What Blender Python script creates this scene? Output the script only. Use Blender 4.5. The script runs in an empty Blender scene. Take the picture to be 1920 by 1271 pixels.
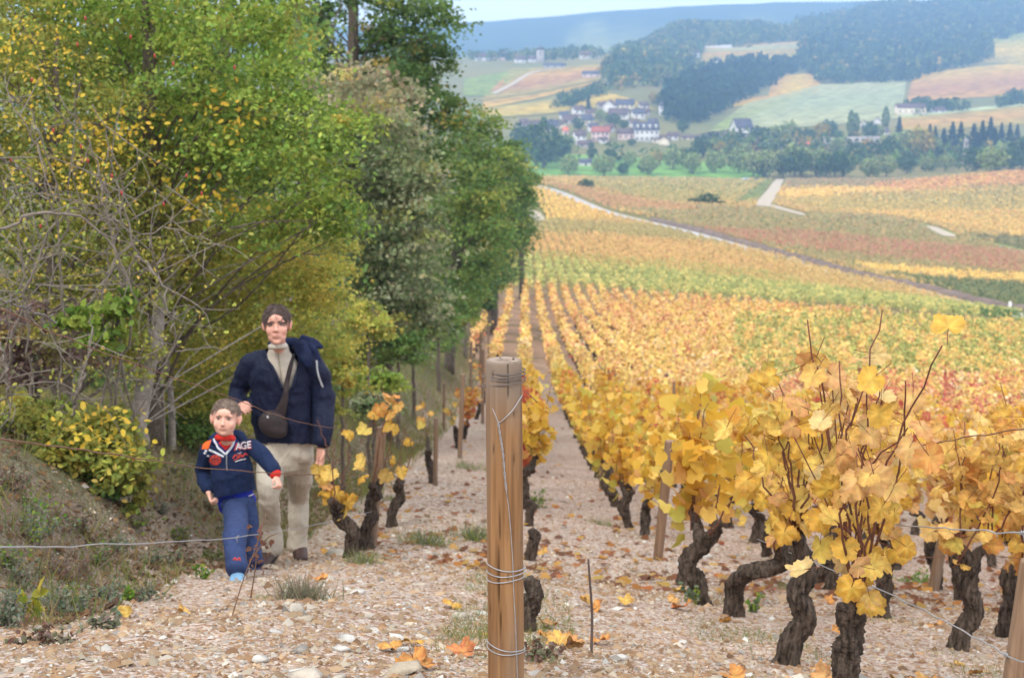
import bpy, bmesh, math, random
import numpy as np
from mathutils import Vector, Matrix, noise as mnoise
from mathutils.bvhtree import BVHTree

S = bpy.context.scene
COL = S.collection
rng = np.random.default_rng(7)
random.seed(7)

# ------------------------------------------------------------------ camera, light, exposure
F = 2850.0                      # focal length in pixels of the 1920 px wide photograph
TH = math.atan((635.5 - 100) / F)
YAW = math.atan(25 / F)
CT, ST = math.cos(TH), math.sin(TH)
cam = bpy.data.cameras.new('camera')
cam.sensor_width = 36.0
cam.lens = 36.0 * F / 1920.0
cam.clip_start = 0.05
cam.clip_end = 30000.0
cam.dof.use_dof = True
cam.dof.focus_distance = 4.3
cam.dof.aperture_fstop = 6.8
cam_ob = bpy.data.objects.new('camera', cam)
cam_ob.location = (0, 0, 0)
cam_ob.rotation_euler = (math.pi / 2 - TH, 0, YAW)
COL.objects.link(cam_ob)
S.camera = cam_ob

SUN_EL, SUN_AZ = math.radians(48), math.radians(205)     # azimuth clockwise from +Y
w = bpy.data.worlds.new('World')
S.world = w
w.use_nodes = True
nt = w.node_tree
for n in list(nt.nodes):
    nt.nodes.remove(n)
sky = nt.nodes.new('ShaderNodeTexSky')
sky.sky_type = 'NISHITA'
sky.sun_disc = False
sky.sun_elevation = SUN_EL
sky.sun_rotation = SUN_AZ
sky.air_density = 1.0
sky.dust_density = 1.0
sky.ozone_density = 1.0
hs = nt.nodes.new('ShaderNodeHueSaturation')
hs.inputs['Saturation'].default_value = 0.28        # high thin overcast: a pale, nearly white sky
bg = nt.nodes.new('ShaderNodeBackground')
bg.inputs['Strength'].default_value = 0.15
wo = nt.nodes.new('ShaderNodeOutputWorld')
nt.links.new(sky.outputs[0], hs.inputs['Color'])
cloud = nt.nodes.new('ShaderNodeMix'); cloud.data_type = 'RGBA'
cloud.inputs[0].default_value = 0.65               # an even veil of white cloud over the blue
cloud.inputs[7].default_value = (12.8, 13.0, 13.4, 1)
nt.links.new(hs.outputs[0], cloud.inputs[6])
nt.links.new(cloud.outputs[2], bg.inputs['Color'])
nt.links.new(bg.outputs[0], wo.inputs['Surface'])

sun = bpy.data.lights.new('sun', 'SUN')
sun.energy = 1.5
sun.angle = math.radians(11)
sun.color = (1.0, 0.95, 0.88)
sun_ob = bpy.data.objects.new('sun', sun)
dirv = Vector((math.sin(SUN_AZ) * math.cos(SUN_EL), math.cos(SUN_AZ) * math.cos(SUN_EL), math.sin(SUN_EL)))
sun_ob.rotation_euler = dirv.to_track_quat('Z', 'Y').to_euler()
sun_ob.location = (0, 0, 60)
COL.objects.link(sun_ob)

S.view_settings.view_transform = 'Standard'
S.view_settings.look = 'None'
S.view_settings.exposure = 0.31
S.view_settings.gamma = 1.0
S.view_settings.use_curve_mapping = False
S.render.engine = 'CYCLES'
S.cycles.use_denoising = True
S.cycles.volume_bounces = 2
S.cycles.max_bounces = 5
S.cycles.diffuse_bounces = 3
S.cycles.glossy_bounces = 2
S.cycles.transmission_bounces = 2
S.cycles.transparent_max_bounces = 8
S.cycles.use_adaptive_sampling = True
S.cycles.adaptive_threshold = 0.02
S.cycles.sample_clamp_indirect = 4.0

# ------------------------------------------------------------------ measuring helpers
def rays(px, py):
    px = np.asarray(px, float); py = np.asarray(py, float)
    a = (px - 960) / F; b = (635.5 - py) / F
    dx, dy, dz = a, CT + b * ST, b * CT - ST
    cy, sy = math.cos(YAW), math.sin(YAW)
    return np.stack([dx * cy - dy * sy, dx * sy + dy * cy, dz], -1)

def U(px, py, y):
    """Point seen at photograph pixel (px, py) that lies y metres ahead."""
    r = rays(px, py)
    return r * (np.asarray(y, float) / r[..., 1])[..., None]

def project(P):
    P = np.asarray(P, float)
    cy, sy = math.cos(YAW), math.sin(YAW)
    x = P[..., 0] * cy + P[..., 1] * sy
    y = -P[..., 0] * sy + P[..., 1] * cy
    z = P[..., 2]
    fw = y * CT - z * ST
    up = y * ST + z * CT
    return 960 + F * x / fw, 635.5 - F * up / fw

def lin(r, g=None, b=None):
    if g is None: r, g, b = r
    c = np.array([r, g, b], float) / 255.0
    return np.where(c <= 0.04045, c / 12.92, ((c + 0.055) / 1.055) ** 2.4)

def pchip(xs, ys, x):
    xs = np.asarray(xs, float); ys = np.asarray(ys, float)
    h = np.diff(xs); d = np.diff(ys) / h
    m = np.zeros_like(ys)
    for i in range(1, len(xs) - 1):
        if d[i - 1] * d[i] > 0:
            w1, w2 = 2 * h[i] + h[i - 1], h[i] + 2 * h[i - 1]
            m[i] = (w1 + w2) / (w1 / d[i - 1] + w2 / d[i])
    m[0], m[-1] = d[0], d[-1]
    x = np.clip(x, xs[0], xs[-1])
    i = np.clip(np.searchsorted(xs, x) - 1, 0, len(xs) - 2)
    t = (x - xs[i]) / h[i]
    return ((1 + 2 * t) * (1 - t) ** 2 * ys[i] + t * (1 - t) ** 2 * h[i] * m[i]
            + t * t * (3 - 2 * t) * ys[i + 1] + t * t * (t - 1) * h[i] * m[i + 1])

def sstep(a, b, x):
    t = np.clip((x - a) / (b - a), 0, 1)
    return t * t * (3 - 2 * t)

# ------------------------------------------------------------------ the terrain
NY = [-60, -12, 0, 2, 3.9, 4.73, 5.69, 7.17, 9.0, 11.5, 13.3, 17.4, 25.5, 38.5, 60, 90, 127, 160]
NZ = [9, -0.6, -1.38, -1.48, -1.72, -1.95, -2.27, -2.65, -3.18, -3.83, -4.2, -5.1, -6.75, -9.1, -12.3, -16.1, -19.9, -23.0]
BX = [-60, -30, -8, -5, -2.95, -2.45, -2.1, -1.85, -1.5, -1.1, 0, 2, 40, 80]
BZ = [5, 3.0, 1.5, 1.15, 0.82, 0.5, 0.16, 0.08, 0.07, 0.10, 0, -0.2, -2.55, -5.2]
TP = [-900, 700, 985, 1150, 1280, 1400, 1650, 1920, 2900]
TY = [110, 127, 180, 253, 360, 480, 620, 700, 800, 950, 1050, 1300, 1700, 2000, 2300, 2700, 3000, 3600, 5000, 9000]
def dep(py):
    b = (635.5 - np.asarray(py, float)) / F
    return (b * CT - ST) / (CT + b * ST)
_c985 = [568, 545, 482, 427, 381, 350, 334, 329, 324, 289, 249, 175, 113, 108, 135, 140, 150, 150, 140, 130]
TT = {
    -900: _c985, 700: _c985, 985: _c985,
    1150: [577, 553, 495, 445, 400, 363, 345, 338, 331, 285, 240, 165, 108, 102, 118, 130, 140, 150, 140, 130],
    1280: [586, 561, 507, 456, 404, 369, 349, 341, 332, 288, 255, 190, 122, 85, 54, 62, 90, 120, 130, 130],
    1400: [594, 569, 518, 465, 410, 375, 352, 343, 334, 290, 262, 205, 135, 88, 62, 54, 70, 110, 130, 130],
    1650: [608, 584, 549, 495, 430, 392, 357, 343, 334, 300, 275, 215, 150, 103, 66, 24, 14, 60, 110, 130],
    1920: [627, 603, 577, 507, 450, 405, 352, 324, 330, 308, 285, 215, 142, 98, 56, 12, 4, 40, 100, 130],
}
TT[2900] = TT[1920]
_u = (np.array(TP) - 985) / F
_LY = np.log(np.array(TY, float))
_gl = np.linspace(math.log(100), math.log(9000), 500)
_gu = np.linspace(_u[0], _u[-1], 260)
_cols = np.array([pchip(_LY, dep(TT[p]) * np.array(TY), _gl) for p in TP])
_tab = np.array([pchip(_u, _cols[:, i], _gu) for i in range(len(_gl))])

def ground(x, y):
    x = np.asarray(x, float); y = np.asarray(y, float)
    x, y = np.broadcast_arrays(x, y)
    zn = pchip(NY, NZ, y) + pchip(BX, BZ, x)
    yy = np.clip(y, 101, 8999)
    u = np.clip(x / yy, _gu[0], _gu[-1] - 1e-6)
    a = (np.log(yy) - _gl[0]) / (_gl[1] - _gl[0]); b = (u - _gu[0]) / (_gu[1] - _gu[0])
    i = np.clip(a.astype(int), 0, len(_gl) - 2); j = np.clip(b.astype(int), 0, len(_gu) - 2)
    fa, fb = np.clip(a - i, 0, 1), np.clip(b - j, 0, 1)
    zt = (_tab[i, j] * (1 - fa) * (1 - fb) + _tab[i + 1, j] * fa * (1 - fb)
          + _tab[i, j + 1] * (1 - fa) * fb + _tab[i + 1, j + 1] * fa * fb)
    k = sstep(108, 135, y)
    return zn * (1 - k) + zt * k

_steps = np.concatenate([np.linspace(1.5, 30, 400), np.geomspace(30.2, 6000, 1100)])
def pix2g(px, py, ymin=0.0):
    """First meeting of the sight lines with the ground (at least ymin ahead)."""
    r = rays(px, py); r = r / r[..., 1:2]
    shp = r.shape[:-1]; r = r.reshape(-1, 3)
    st = _steps[_steps > ymin]
    out = np.zeros((len(r), 3))
    for i in range(len(r)):
        d = r[i, 2] * st - ground(r[i, 0] * st, st)
        neg = np.nonzero(d < 0)[0]
        k = neg[0] if len(neg) else len(st) - 1
        if k == 0: y = st[0]
        else:
            d0, d1 = d[k - 1], d[k]
            y = st[k - 1] + (st[k] - st[k - 1]) * (d0 / (d0 - d1) if d0 != d1 else 0)
        out[i] = r[i] * y
        out[i, 2] = ground(out[i, 0], out[i, 1])
    return out.reshape(shp + (3,))

# ------------------------------------------------------------------ scene-building helpers
def tag(o, label=None, cat=None, group=None, kind=None):
    if label: o['label'] = label
    if cat: o['category'] = cat
    if group: o['group'] = group
    if kind: o['kind'] = kind
    return o

def link(name, data, parent=None, loc=None):
    o = bpy.data.objects.new(name, data)
    COL.objects.link(o)
    if parent is not None: o.parent = parent
    if loc is not None: o.location = loc
    return o

def empty(name, loc=(0, 0, 0), rz=0.0):
    o = link(name, None)
    o.empty_display_size = 0.1
    o.location = loc
    o.rotation_euler = (0, 0, rz)
    return o

def mesh_np(name, V, faces, mat=None, col=None, smooth=False):
    me = bpy.data.meshes.new(name)
    V = np.ascontiguousarray(V, np.float32)
    me.vertices.add(len(V)); me.vertices.foreach_set('co', V.ravel())
    idx = np.concatenate([np.asarray(f, np.int32).ravel() for f in faces])
    cnt = np.concatenate([np.full(len(f), np.asarray(f).shape[1], np.int32) for f in faces])
    me.loops.add(len(idx)); me.loops.foreach_set('vertex_index', idx)
    me.polygons.add(len(cnt))
    st = np.zeros(len(cnt), np.int32); st[1:] = np.cumsum(cnt)[:-1]
    me.polygons.foreach_set('loop_start', st)
    if smooth: me.polygons.foreach_set('use_smooth', np.ones(len(cnt), bool))
    me.update(calc_edges=True)
    if col is not None:
        c = np.ones((len(V), 4), np.float32); c[:, :3] = col
        at = me.attributes.new('Col', 'FLOAT_COLOR', 'POINT')
        at.data.foreach_set('color', c.ravel())
    if mat is not None: me.materials.append(mat)
    return me

class Geo:
    """Collects pieces (vertices, faces, colours) that become one mesh."""
    def __init__(self): self.V, self.F, self.C, self.n = [], {}, [], 0
    def add(self, V, F, c=(0.5, 0.5, 0.5)):
        V = np.asarray(V, float).reshape(-1, 3)
        for f in (F if isinstance(F, list) else [F]):
            f = np.asarray(f, np.int64)
            if len(f): self.F.setdefault(f.shape[1], []).append(f + self.n)
        c = np.asarray(c, float)
        self.C.append(np.broadcast_to(c, V.shape) if c.ndim == 1 else c)
        self.V.append(V); self.n += len(V)
        return self
    def mesh(self, name, mat=None, smooth=False):
        return mesh_np(name, np.concatenate(self.V), [np.concatenate(v) for v in self.F.values()], mat, np.concatenate(self.C), smooth)
    def obj(self, name, mat=None, parent=None, smooth=False, loc=None):
        return link(name, self.mesh(name, mat, smooth), parent, loc)

def unit(v):
    v = np.asarray(v, float)
    return v / np.maximum(np.linalg.norm(v, axis=-1, keepdims=True), 1e-9)

def cr(pts, n):
    """Catmull-Rom through pts (rows may hold any number of columns)."""
    P = np.asarray(pts, float)
    if len(P) == 2: return P[0] + (P[1] - P[0]) * np.linspace(0, 1, n)[:, None]
    Q = np.vstack([2 * P[0] - P[1], P, 2 * P[-1] - P[-2]])
    t = np.linspace(0, len(P) - 1 - 1e-9, n); i = t.astype(int); f = (t - i)[:, None]
    a, b, c, d = Q[i], Q[i + 1], Q[i + 2], Q[i + 3]
    return 0.5 * (2 * b + (c - a) * f + (2 * a - 5 * b + 4 * c - d) * f ** 2 + (3 * b - a - 3 * c + d) * f ** 3)

def tube(P, r, n=6, ref=(0, 1, 0), cap=True, ry=None):
    """Closed tube along P; r half width across, ry half depth towards ref."""
    P = np.asarray(P, float); m = len(P)
    r = np.broadcast_to(np.asarray(r, float), (m,)); ry = r if ry is None else np.broadcast_to(np.asarray(ry, float), (m,))
    T = unit(np.gradient(P, axis=0)); ref = np.asarray(ref, float)
    A = np.cross(T, ref); bad = np.linalg.norm(A, axis=1) < 0.15
    if bad.any(): A[bad] = np.cross(T[bad], np.array([0.3, 0.2, 1.0]))
    A = unit(A)
    for k in range(1, m):
        if A[k] @ A[k - 1] < 0: A[k] = -A[k]
    B = unit(np.cross(A, T))
    a = np.linspace(0, 2 * np.pi, n, endpoint=False)
    V = P[:, None] + (r[:, None] * np.cos(a))[..., None] * A[:, None] + (ry[:, None] * np.sin(a))[..., None] * B[:, None]
    V = V.reshape(-1, 3)
    i = np.arange(m - 1)[:, None] * n; j = np.arange(n)[None]; k = (j + 1) % n
    Fq = np.stack([i + j, i + k, i + n + k, i + n + j], -1).reshape(-1, 4)
    fl = [Fq]
    if cap:
        V = np.vstack([V, P[0], P[-1]]); c0, c1 = m * n, m * n + 1
        jj, kk = np.arange(n), (np.arange(n) + 1) % n
        fl.append(np.vstack([np.stack([kk, jj, np.full(n, c0)], -1), np.stack([(m - 1) * n + jj, (m - 1) * n + kk, np.full(n, c1)], -1)]))
    return V, fl

def box(c, s, rz=0.0):
    c = np.asarray(c, float); s = np.asarray(s, float) / 2
    V = np.array([[x, y, z] for x in (-1, 1) for y in (-1, 1) for z in (-1, 1)], float) * s
    ca, sa = math.cos(rz), math.sin(rz)
    V = np.stack([V[:, 0] * ca - V[:, 1] * sa, V[:, 0] * sa + V[:, 1] * ca, V[:, 2]], -1) + c
    return V, np.array([[0, 1, 3, 2], [4, 6, 7, 5], [0, 4, 5, 1], [2, 3, 7, 6], [0, 2, 6, 4], [1, 5, 7, 3]])

ORD = 'first second third fourth fifth sixth seventh eighth ninth tenth eleventh twelfth thirteenth fourteenth fifteenth sixteenth seventeenth eighteenth nineteenth twentieth'.split()
TENS = {20: 'twenty', 30: 'thirty', 40: 'forty', 50: 'fifty', 60: 'sixty'}
def ordinal(i):
    """0 -> first, 22 -> twenty-third."""
    if i < 20: return ORD[i]
    t, r = (i + 1) // 10 * 10, (i + 1) % 10
    return {30: 'thirtieth', 40: 'fortieth', 50: 'fiftieth', 60: 'sixtieth'}[t] if r == 0 else TENS[t] + '-' + ORD[r - 1]

def rand_unit(n, g=rng):
    return unit(g.normal(size=(n, 3)))

LEAF = {   # local outline (along, across, up) and triangles
    'fold': (np.array([[-.5, 0, 0], [0, -.34, .1], [.5, 0, 0], [0, .34, .1]]), np.array([[0, 1, 2], [0, 2, 3]])),
    'oval': (np.array([[-.5, 0, 0], [-.2, -.27, .07], [.22, -.25, .05], [.5, 0, -.06], [.22, .25, .05], [-.2, .27, .07]]),
             np.array([[0, 1, 2], [0, 2, 3], [0, 3, 4], [0, 4, 5]])),
}
def vine_outline(lobes=True, seed=0):
    g = np.random.default_rng(seed)
    ang = np.radians([180, 205, 238, 262, 290, 318, 342, 0, 18, 42, 70, 98, 122, 155])
    rad = np.array([.20, .46, .46, .53, .44, .54, .49, .60, .49, .54, .44, .53, .46, .46])
    if not lobes:
        ang = ang[[0, 1, 3, 5, 7, 9, 11, 13]]; rad = rad[[0, 1, 3, 5, 7, 9, 11, 13]]
    rad = rad * g.uniform(.9, 1.1, len(rad))
    x, y = rad * np.cos(ang), rad * np.sin(ang)
    z = -.35 * rad ** 2 + .10 * np.cos(ang * 5 + g.uniform(0, 6)) * rad + .18 * abs(y) + g.normal(0, .025, len(x))
    V = np.vstack([[0, 0, .02], np.stack([x, y, z], -1)])
    n = len(x)
    return V, np.array([[0, 1 + i, 1 + (i + 1) % n] for i in range(n)])
def fine_leaf(seed):
    """A grape leaf with toothed lobes, a dished and rippled blade and its stalk: vertices, triangles, rim and vein weights."""
    g = np.random.default_rng(seed)
    ang = np.radians([180, 207, 236, 262, 290, 316, 340, 360, 380, 404, 430, 458, 484, 513])
    rad = np.array([.17, .44, .45, .53, .43, .53, .47, .62, .47, .53, .43, .53, .45, .44]) * g.uniform(.92, 1.08, 14)
    a2 = np.linspace(180, 540, 36, endpoint=False); r2 = np.interp(a2, np.r_[np.degrees(ang), 540], np.r_[rad, rad[0]])
    r2 = r2 * (1 + .055 * (np.arange(36) % 2 * 2 - 1)); r2[0] = .16; a2 = np.radians(a2)
    cup, ph, kk = g.uniform(-.55, .75), g.uniform(0, 6.28), g.uniform(.03, .11)
    def zz(r, a): return -cup * r ** 2 + kk * np.cos(3 * a + ph) * r * 1.6 + .06 * np.cos(7 * a - ph) * r + g.normal(0, .012, len(a)) + .22 * np.abs(r * np.sin(a)) * g.uniform(-.2, 1)
    V = [[[0, 0, 0]]]
    for f in (.55, 1.0):
        r = r2 * f if f == 1 else .5 * r2 * f + .5 * .47 * f
        V.append(np.stack([r * np.cos(a2), r * np.sin(a2), zz(r, a2)], -1))
    V = np.vstack(V); i = np.arange(36); j = (i + 1) % 36
    T = np.vstack([np.stack([0 * i, 1 + i, 1 + j], -1), np.stack([1 + i, 37 + i, 37 + j], -1), np.stack([1 + i, 37 + j, 1 + j], -1)])
    vein = np.zeros(73); vein[0] = 1
    for c in (0, 55, 110, 250, 305):
        d = np.abs((np.degrees(a2) - c + 180) % 360 - 180); vein[1:37] = np.maximum(vein[1:37], np.exp(-(d / 9) ** 2)); vein[37:] = np.maximum(vein[37:], .5 * np.exp(-(d / 7) ** 2))
    rim = np.r_[0, np.full(36, .12), np.full(36, 1.0)] * np.r_[1, g.uniform(.3, 1, 36), g.uniform(.2, 1, 36)]
    n0 = len(V); st = np.array([[-.02, -.012, 0], [-.02, .012, 0], [-.45, -.012, .05], [-.45, .012, .05], [-.85, -.014, .02], [-.85, .014, .02], [-.02, 0, -.02], [-.45, 0, .03], [-.85, 0, 0]])
    T = np.vstack([T, n0 + np.array([[0, 1, 3], [0, 3, 2], [2, 3, 5], [2, 5, 4], [0, 2, 7], [0, 7, 6], [2, 4, 8], [2, 8, 7], [1, 7, 3], [1, 6, 7]])])
    return np.vstack([V, st]), T, np.r_[rim, np.zeros(9)], np.r_[vein, np.full(9, -1.0)]
LEAF['vine'] = vine_outline(True, 3)
LEAF['vine8'] = vine_outline(False, 4)

def leaves(C, size, col, shape='fold', normal=None, spread=1.0, g=rng, jit=0.08, hang=0.0):
    """Leaf blades at C; returns vertices, triangles, colours."""
    C = np.asarray(C, float); n = len(C)
    L, T = LEAF[shape]
    N = rand_unit(n, g) * spread
    if normal is not None: N = N + normal
    N = unit(N)
    X = rand_unit(n, g) + np.array([0, 0, -hang])
    X = unit(X - (X * N).sum(1, keepdims=True) * N)
    Y = np.cross(N, X)
    s = np.broadcast_to(np.asarray(size, float), (n,))[:, None, None]
    V = C[:, None] + s * (L[None, :, 0:1] * X[:, None] + L[None, :, 1:2] * Y[:, None] + L[None, :, 2:3] * N[:, None])
    Fc = (np.arange(n)[:, None, None] * len(L) + T[None]).reshape(-1, T.shape[1])
    col = np.broadcast_to(np.asarray(col, float), (n, 3)) * g.uniform(1 - jit * 2, 1 + jit * 2, (n, 1)) * g.uniform(1 - jit, 1 + jit, (n, 3))
    return V.reshape(-1, 3), Fc, np.repeat(np.clip(col, 0, 1), len(L), 0)

def pick(pal, wts, n, g=rng):
    pal = np.array([lin(c) for c in pal]); wts = np.array(wts, float)
    return pal[g.choice(len(pal), n, p=wts / wts.sum())]

# ------------------------------------------------------------------ materials
def new_mat(name):
    m = bpy.data.materials.new(name); m.use_nodes = True
    t = m.node_tree
    return m, t, t.nodes['Principled BSDF'], t.nodes['Material Output']

def N_(t, kind, **kw):
    n = t.nodes.new(kind)
    for k, v in kw.items():
        if hasattr(n, k): setattr(n, k, v)
        else: n.inputs[k].default_value = v
    return n

def mat_plain(name, col, rough=0.8, spec=0.3, metal=0.0, bump=0.0, bscale=40.0, vary=0.0, vscale=6.0, stretch=None):
    """A colour with mottling and fine relief."""
    m, t, p, o = new_mat(name)
    c = lin(col)
    p.inputs['Roughness'].default_value = rough
    p.inputs['Specular IOR Level'].default_value = spec
    p.inputs['Metallic'].default_value = metal
    tc = N_(t, 'ShaderNodeTexCoord')
    src = tc.outputs['Object']
    if stretch:
        mp = N_(t, 'ShaderNodeMapping'); mp.inputs['Scale'].default_value = stretch
        t.links.new(src, mp.inputs[0]); src = mp.outputs[0]
    nz = N_(t, 'ShaderNodeTexNoise'); nz.inputs['Scale'].default_value = vscale; nz.inputs['Detail'].default_value = 5
    t.links.new(src, nz.inputs['Vector'])
    rp = N_(t, 'ShaderNodeValToRGB')
    rp.color_ramp.elements[0].position = .3; rp.color_ramp.elements[1].position = .7
    rp.color_ramp.elements[0].color = (*np.clip(c * (1 - vary), 0, 1), 1)
    rp.color_ramp.elements[1].color = (*np.clip(c * (1 + vary), 0, 1), 1)
    t.links.new(nz.outputs[0], rp.inputs[0]); t.links.new(rp.outputs[0], p.inputs['Base Color'])
    if bump:
        n2 = N_(t, 'ShaderNodeTexNoise'); n2.inputs['Scale'].default_value = bscale; n2.inputs['Detail'].default_value = 4
        t.links.new(src, n2.inputs['Vector'])
        b = N_(t, 'ShaderNodeBump'); b.inputs['Strength'].default_value = bump; b.inputs['Distance'].default_value = 0.02
        t.links.new(n2.outputs[0], b.inputs['Height']); t.links.new(b.outputs[0], p.inputs['Normal'])
    return m

def mat_attr(name, rough=0.8, spec=0.25, bump=0.0, bscale=60.0, trans=0.0, objvar=0.0, mottled=0.0, mscale=30.0):
    """Colour from the mesh's own per-vertex colour; thin leaves let light through."""
    m, t, p, o = new_mat(name)
    a = N_(t, 'ShaderNodeAttribute', attribute_name='Col')
    src = a.outputs['Color']
    if mottled:
        tc = N_(t, 'ShaderNodeTexCoord')
        nz = N_(t, 'ShaderNodeTexNoise'); nz.inputs['Scale'].default_value = mscale; nz.inputs['Detail'].default_value = 4
        t.links.new(tc.outputs['Object'], nz.inputs['Vector'])
        mr = N_(t, 'ShaderNodeMapRange'); mr.inputs['From Min'].default_value = .3; mr.inputs['From Max'].default_value = .7
        mr.inputs['To Min'].default_value = 1 - mottled; mr.inputs['To Max'].default_value = 1 + mottled
        t.links.new(nz.outputs[0], mr.inputs[0])
        mx = N_(t, 'ShaderNodeMix', data_type='RGBA', blend_type='MULTIPLY'); mx.inputs[0].default_value = 1
        t.links.new(src, mx.inputs[6]); t.links.new(mr.outputs[0], mx.inputs[7]); src = mx.outputs[2]
    if objvar:
        oi = N_(t, 'ShaderNodeObjectInfo')
        h = N_(t, 'ShaderNodeHueSaturation')
        mr = N_(t, 'ShaderNodeMapRange'); mr.inputs['To Min'].default_value = 1 - objvar; mr.inputs['To Max'].default_value = 1 + objvar * .6
        t.links.new(oi.outputs['Random'], mr.inputs[0]); t.links.new(mr.outputs[0], h.inputs['Value'])
        t.links.new(src, h.inputs['Color']); src = h.outputs[0]
    t.links.new(src, p.inputs['Base Color'])
    p.inputs['Roughness'].default_value = rough
    p.inputs['Specular IOR Level'].default_value = spec
    if bump:
        tc = N_(t, 'ShaderNodeTexCoord')
        n2 = N_(t, 'ShaderNodeTexNoise'); n2.inputs['Scale'].default_value = bscale; n2.inputs['Detail'].default_value = 4
        t.links.new(tc.outputs['Object'], n2.inputs['Vector'])
        b = N_(t, 'ShaderNodeBump'); b.inputs['Strength'].default_value = bump; b.inputs['Distance'].default_value = 0.01
        t.links.new(n2.outputs[0], b.inputs['Height']); t.links.new(b.outputs[0], p.inputs['Normal'])
    if trans:
        tr = N_(t, 'ShaderNodeBsdfTranslucent'); t.links.new(src, tr.inputs['Color'])
        mx = N_(t, 'ShaderNodeMixShader'); mx.inputs[0].default_value = trans
        t.links.new(p.outputs[0], mx.inputs[1]); t.links.new(tr.outputs[0], mx.inputs[2]); t.links.new(mx.outputs[0], o.inputs['Surface'])
    return m

M_LEAF = mat_attr('leaf', rough=.6, spec=.25, trans=.42)
M_VLEAF = mat_attr('vine_leaf', rough=.55, spec=.3, trans=.35)
M_VLEAF1 = mat_attr('single_vine_leaf', rough=.55, spec=.3, trans=.35, objvar=.10, mottled=.28, mscale=3.2)
M_FAR = mat_attr('far_foliage', rough=.85, spec=.1)
M_BARK = mat_plain('bark', (105, 95, 85), rough=.95, spec=.1, bump=.8, bscale=55, vary=.4, vscale=22)
M_VBARK = mat_plain('vine_bark', (82, 71, 62), rough=.95, spec=.12, bump=1.0, bscale=26, vary=.8, vscale=15, stretch=(4, 4, .9))
M_CANE = mat_plain('cane', (108, 70, 54), rough=.7, spec=.25, vary=.3, vscale=30)
M_TWIG = mat_plain('twig', (128, 118, 108), rough=.9, vary=.25, vscale=20)
# ================================================================== THE SETTING
# ------------------------------------------------------------------ ground sheet
def ground_material():
    m, t, p, o = new_mat('stony_soil')
    tc = N_(t, 'ShaderNodeTexCoord'); src = tc.outputs['Object']
    att = N_(t, 'ShaderNodeAttribute', attribute_name='Col')
    n1 = N_(t, 'ShaderNodeTexNoise'); n1.inputs['Scale'].default_value = 1.3; n1.inputs['Detail'].default_value = 8
    n2 = N_(t, 'ShaderNodeTexNoise'); n2.inputs['Scale'].default_value = 38; n2.inputs['Detail'].default_value = 6
    v1 = N_(t, 'ShaderNodeTexVoronoi'); v1.inputs['Scale'].default_value = 55
    for n in (n1, n2, v1): t.links.new(src, n.inputs['Vector'])
    r1 = N_(t, 'ShaderNodeMapRange'); r1.inputs['From Min'].default_value = .3; r1.inputs['From Max'].default_value = .7; r1.inputs['To Min'].default_value = .78; r1.inputs['To Max'].default_value = 1.2
    r2 = N_(t, 'ShaderNodeMapRange'); r2.inputs['From Min'].default_value = .25; r2.inputs['From Max'].default_value = .75; r2.inputs['To Min'].default_value = .6; r2.inputs['To Max'].default_value = 1.35
    t.links.new(n1.outputs[0], r1.inputs[0]); t.links.new(n2.outputs[0], r2.inputs[0])
    mu = N_(t, 'ShaderNodeMath', operation='MULTIPLY'); t.links.new(r1.outputs[0], mu.inputs[0]); t.links.new(r2.outputs[0], mu.inputs[1])
    mx = N_(t, 'ShaderNodeMix', data_type='RGBA', blend_type='MULTIPLY'); mx.inputs[0].default_value = 1
    t.links.new(att.outputs['Color'], mx.inputs[6]); t.links.new(mu.outputs[0], mx.inputs[7])
    # each pebble-sized cell its own tint, from grey white to rust
    sep = N_(t, 'ShaderNodeSeparateColor'); t.links.new(v1.outputs['Color'], sep.inputs[0])
    rp = N_(t, 'ShaderNodeValToRGB')
    for pos, c in ((0, (150, 110, 88)), (.35, (198, 166, 136)), (.6, (176, 134, 102)), (.85, (222, 205, 188)), (1, (235, 228, 218))):
        e = rp.color_ramp.elements[0] if pos == 0 else (rp.color_ramp.elements[1] if pos == 1 else rp.color_ramp.elements.new(pos))
        e.position = pos; e.color = (*lin(c), 1)
    t.links.new(sep.outputs[0], rp.inputs[0])
    m2 = N_(t, 'ShaderNodeMix', data_type='RGBA'); t.links.new(mx.outputs[2], m2.inputs[6]); t.links.new(rp.outputs[0], m2.inputs[7])
    st = N_(t, 'ShaderNodeMath', operation='MULTIPLY'); st.inputs[1].default_value = .55
    t.links.new(att.outputs['Alpha'], st.inputs[0]); t.links.new(st.outputs[0], m2.inputs[0])
    t.links.new(m2.outputs[2], p.inputs['Base Color'])
    p.inputs['Roughness'].default_value = .95; p.inputs['Specular IOR Level'].default_value = .12
    b = N_(t, 'ShaderNodeBump'); b.inputs['Strength'].default_value = .7; b.inputs['Distance'].default_value = .03
    ad = N_(t, 'ShaderNodeMath', operation='SUBTRACT'); t.links.new(n2.outputs[0], ad.inputs[0]); t.links.new(v1.outputs['Distance'], ad.inputs[1])
    t.links.new(ad.outputs[0], b.inputs['Height']); t.links.new(b.outputs[0], p.inputs['Normal'])
    return m
M_GROUND = ground_material()

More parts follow.
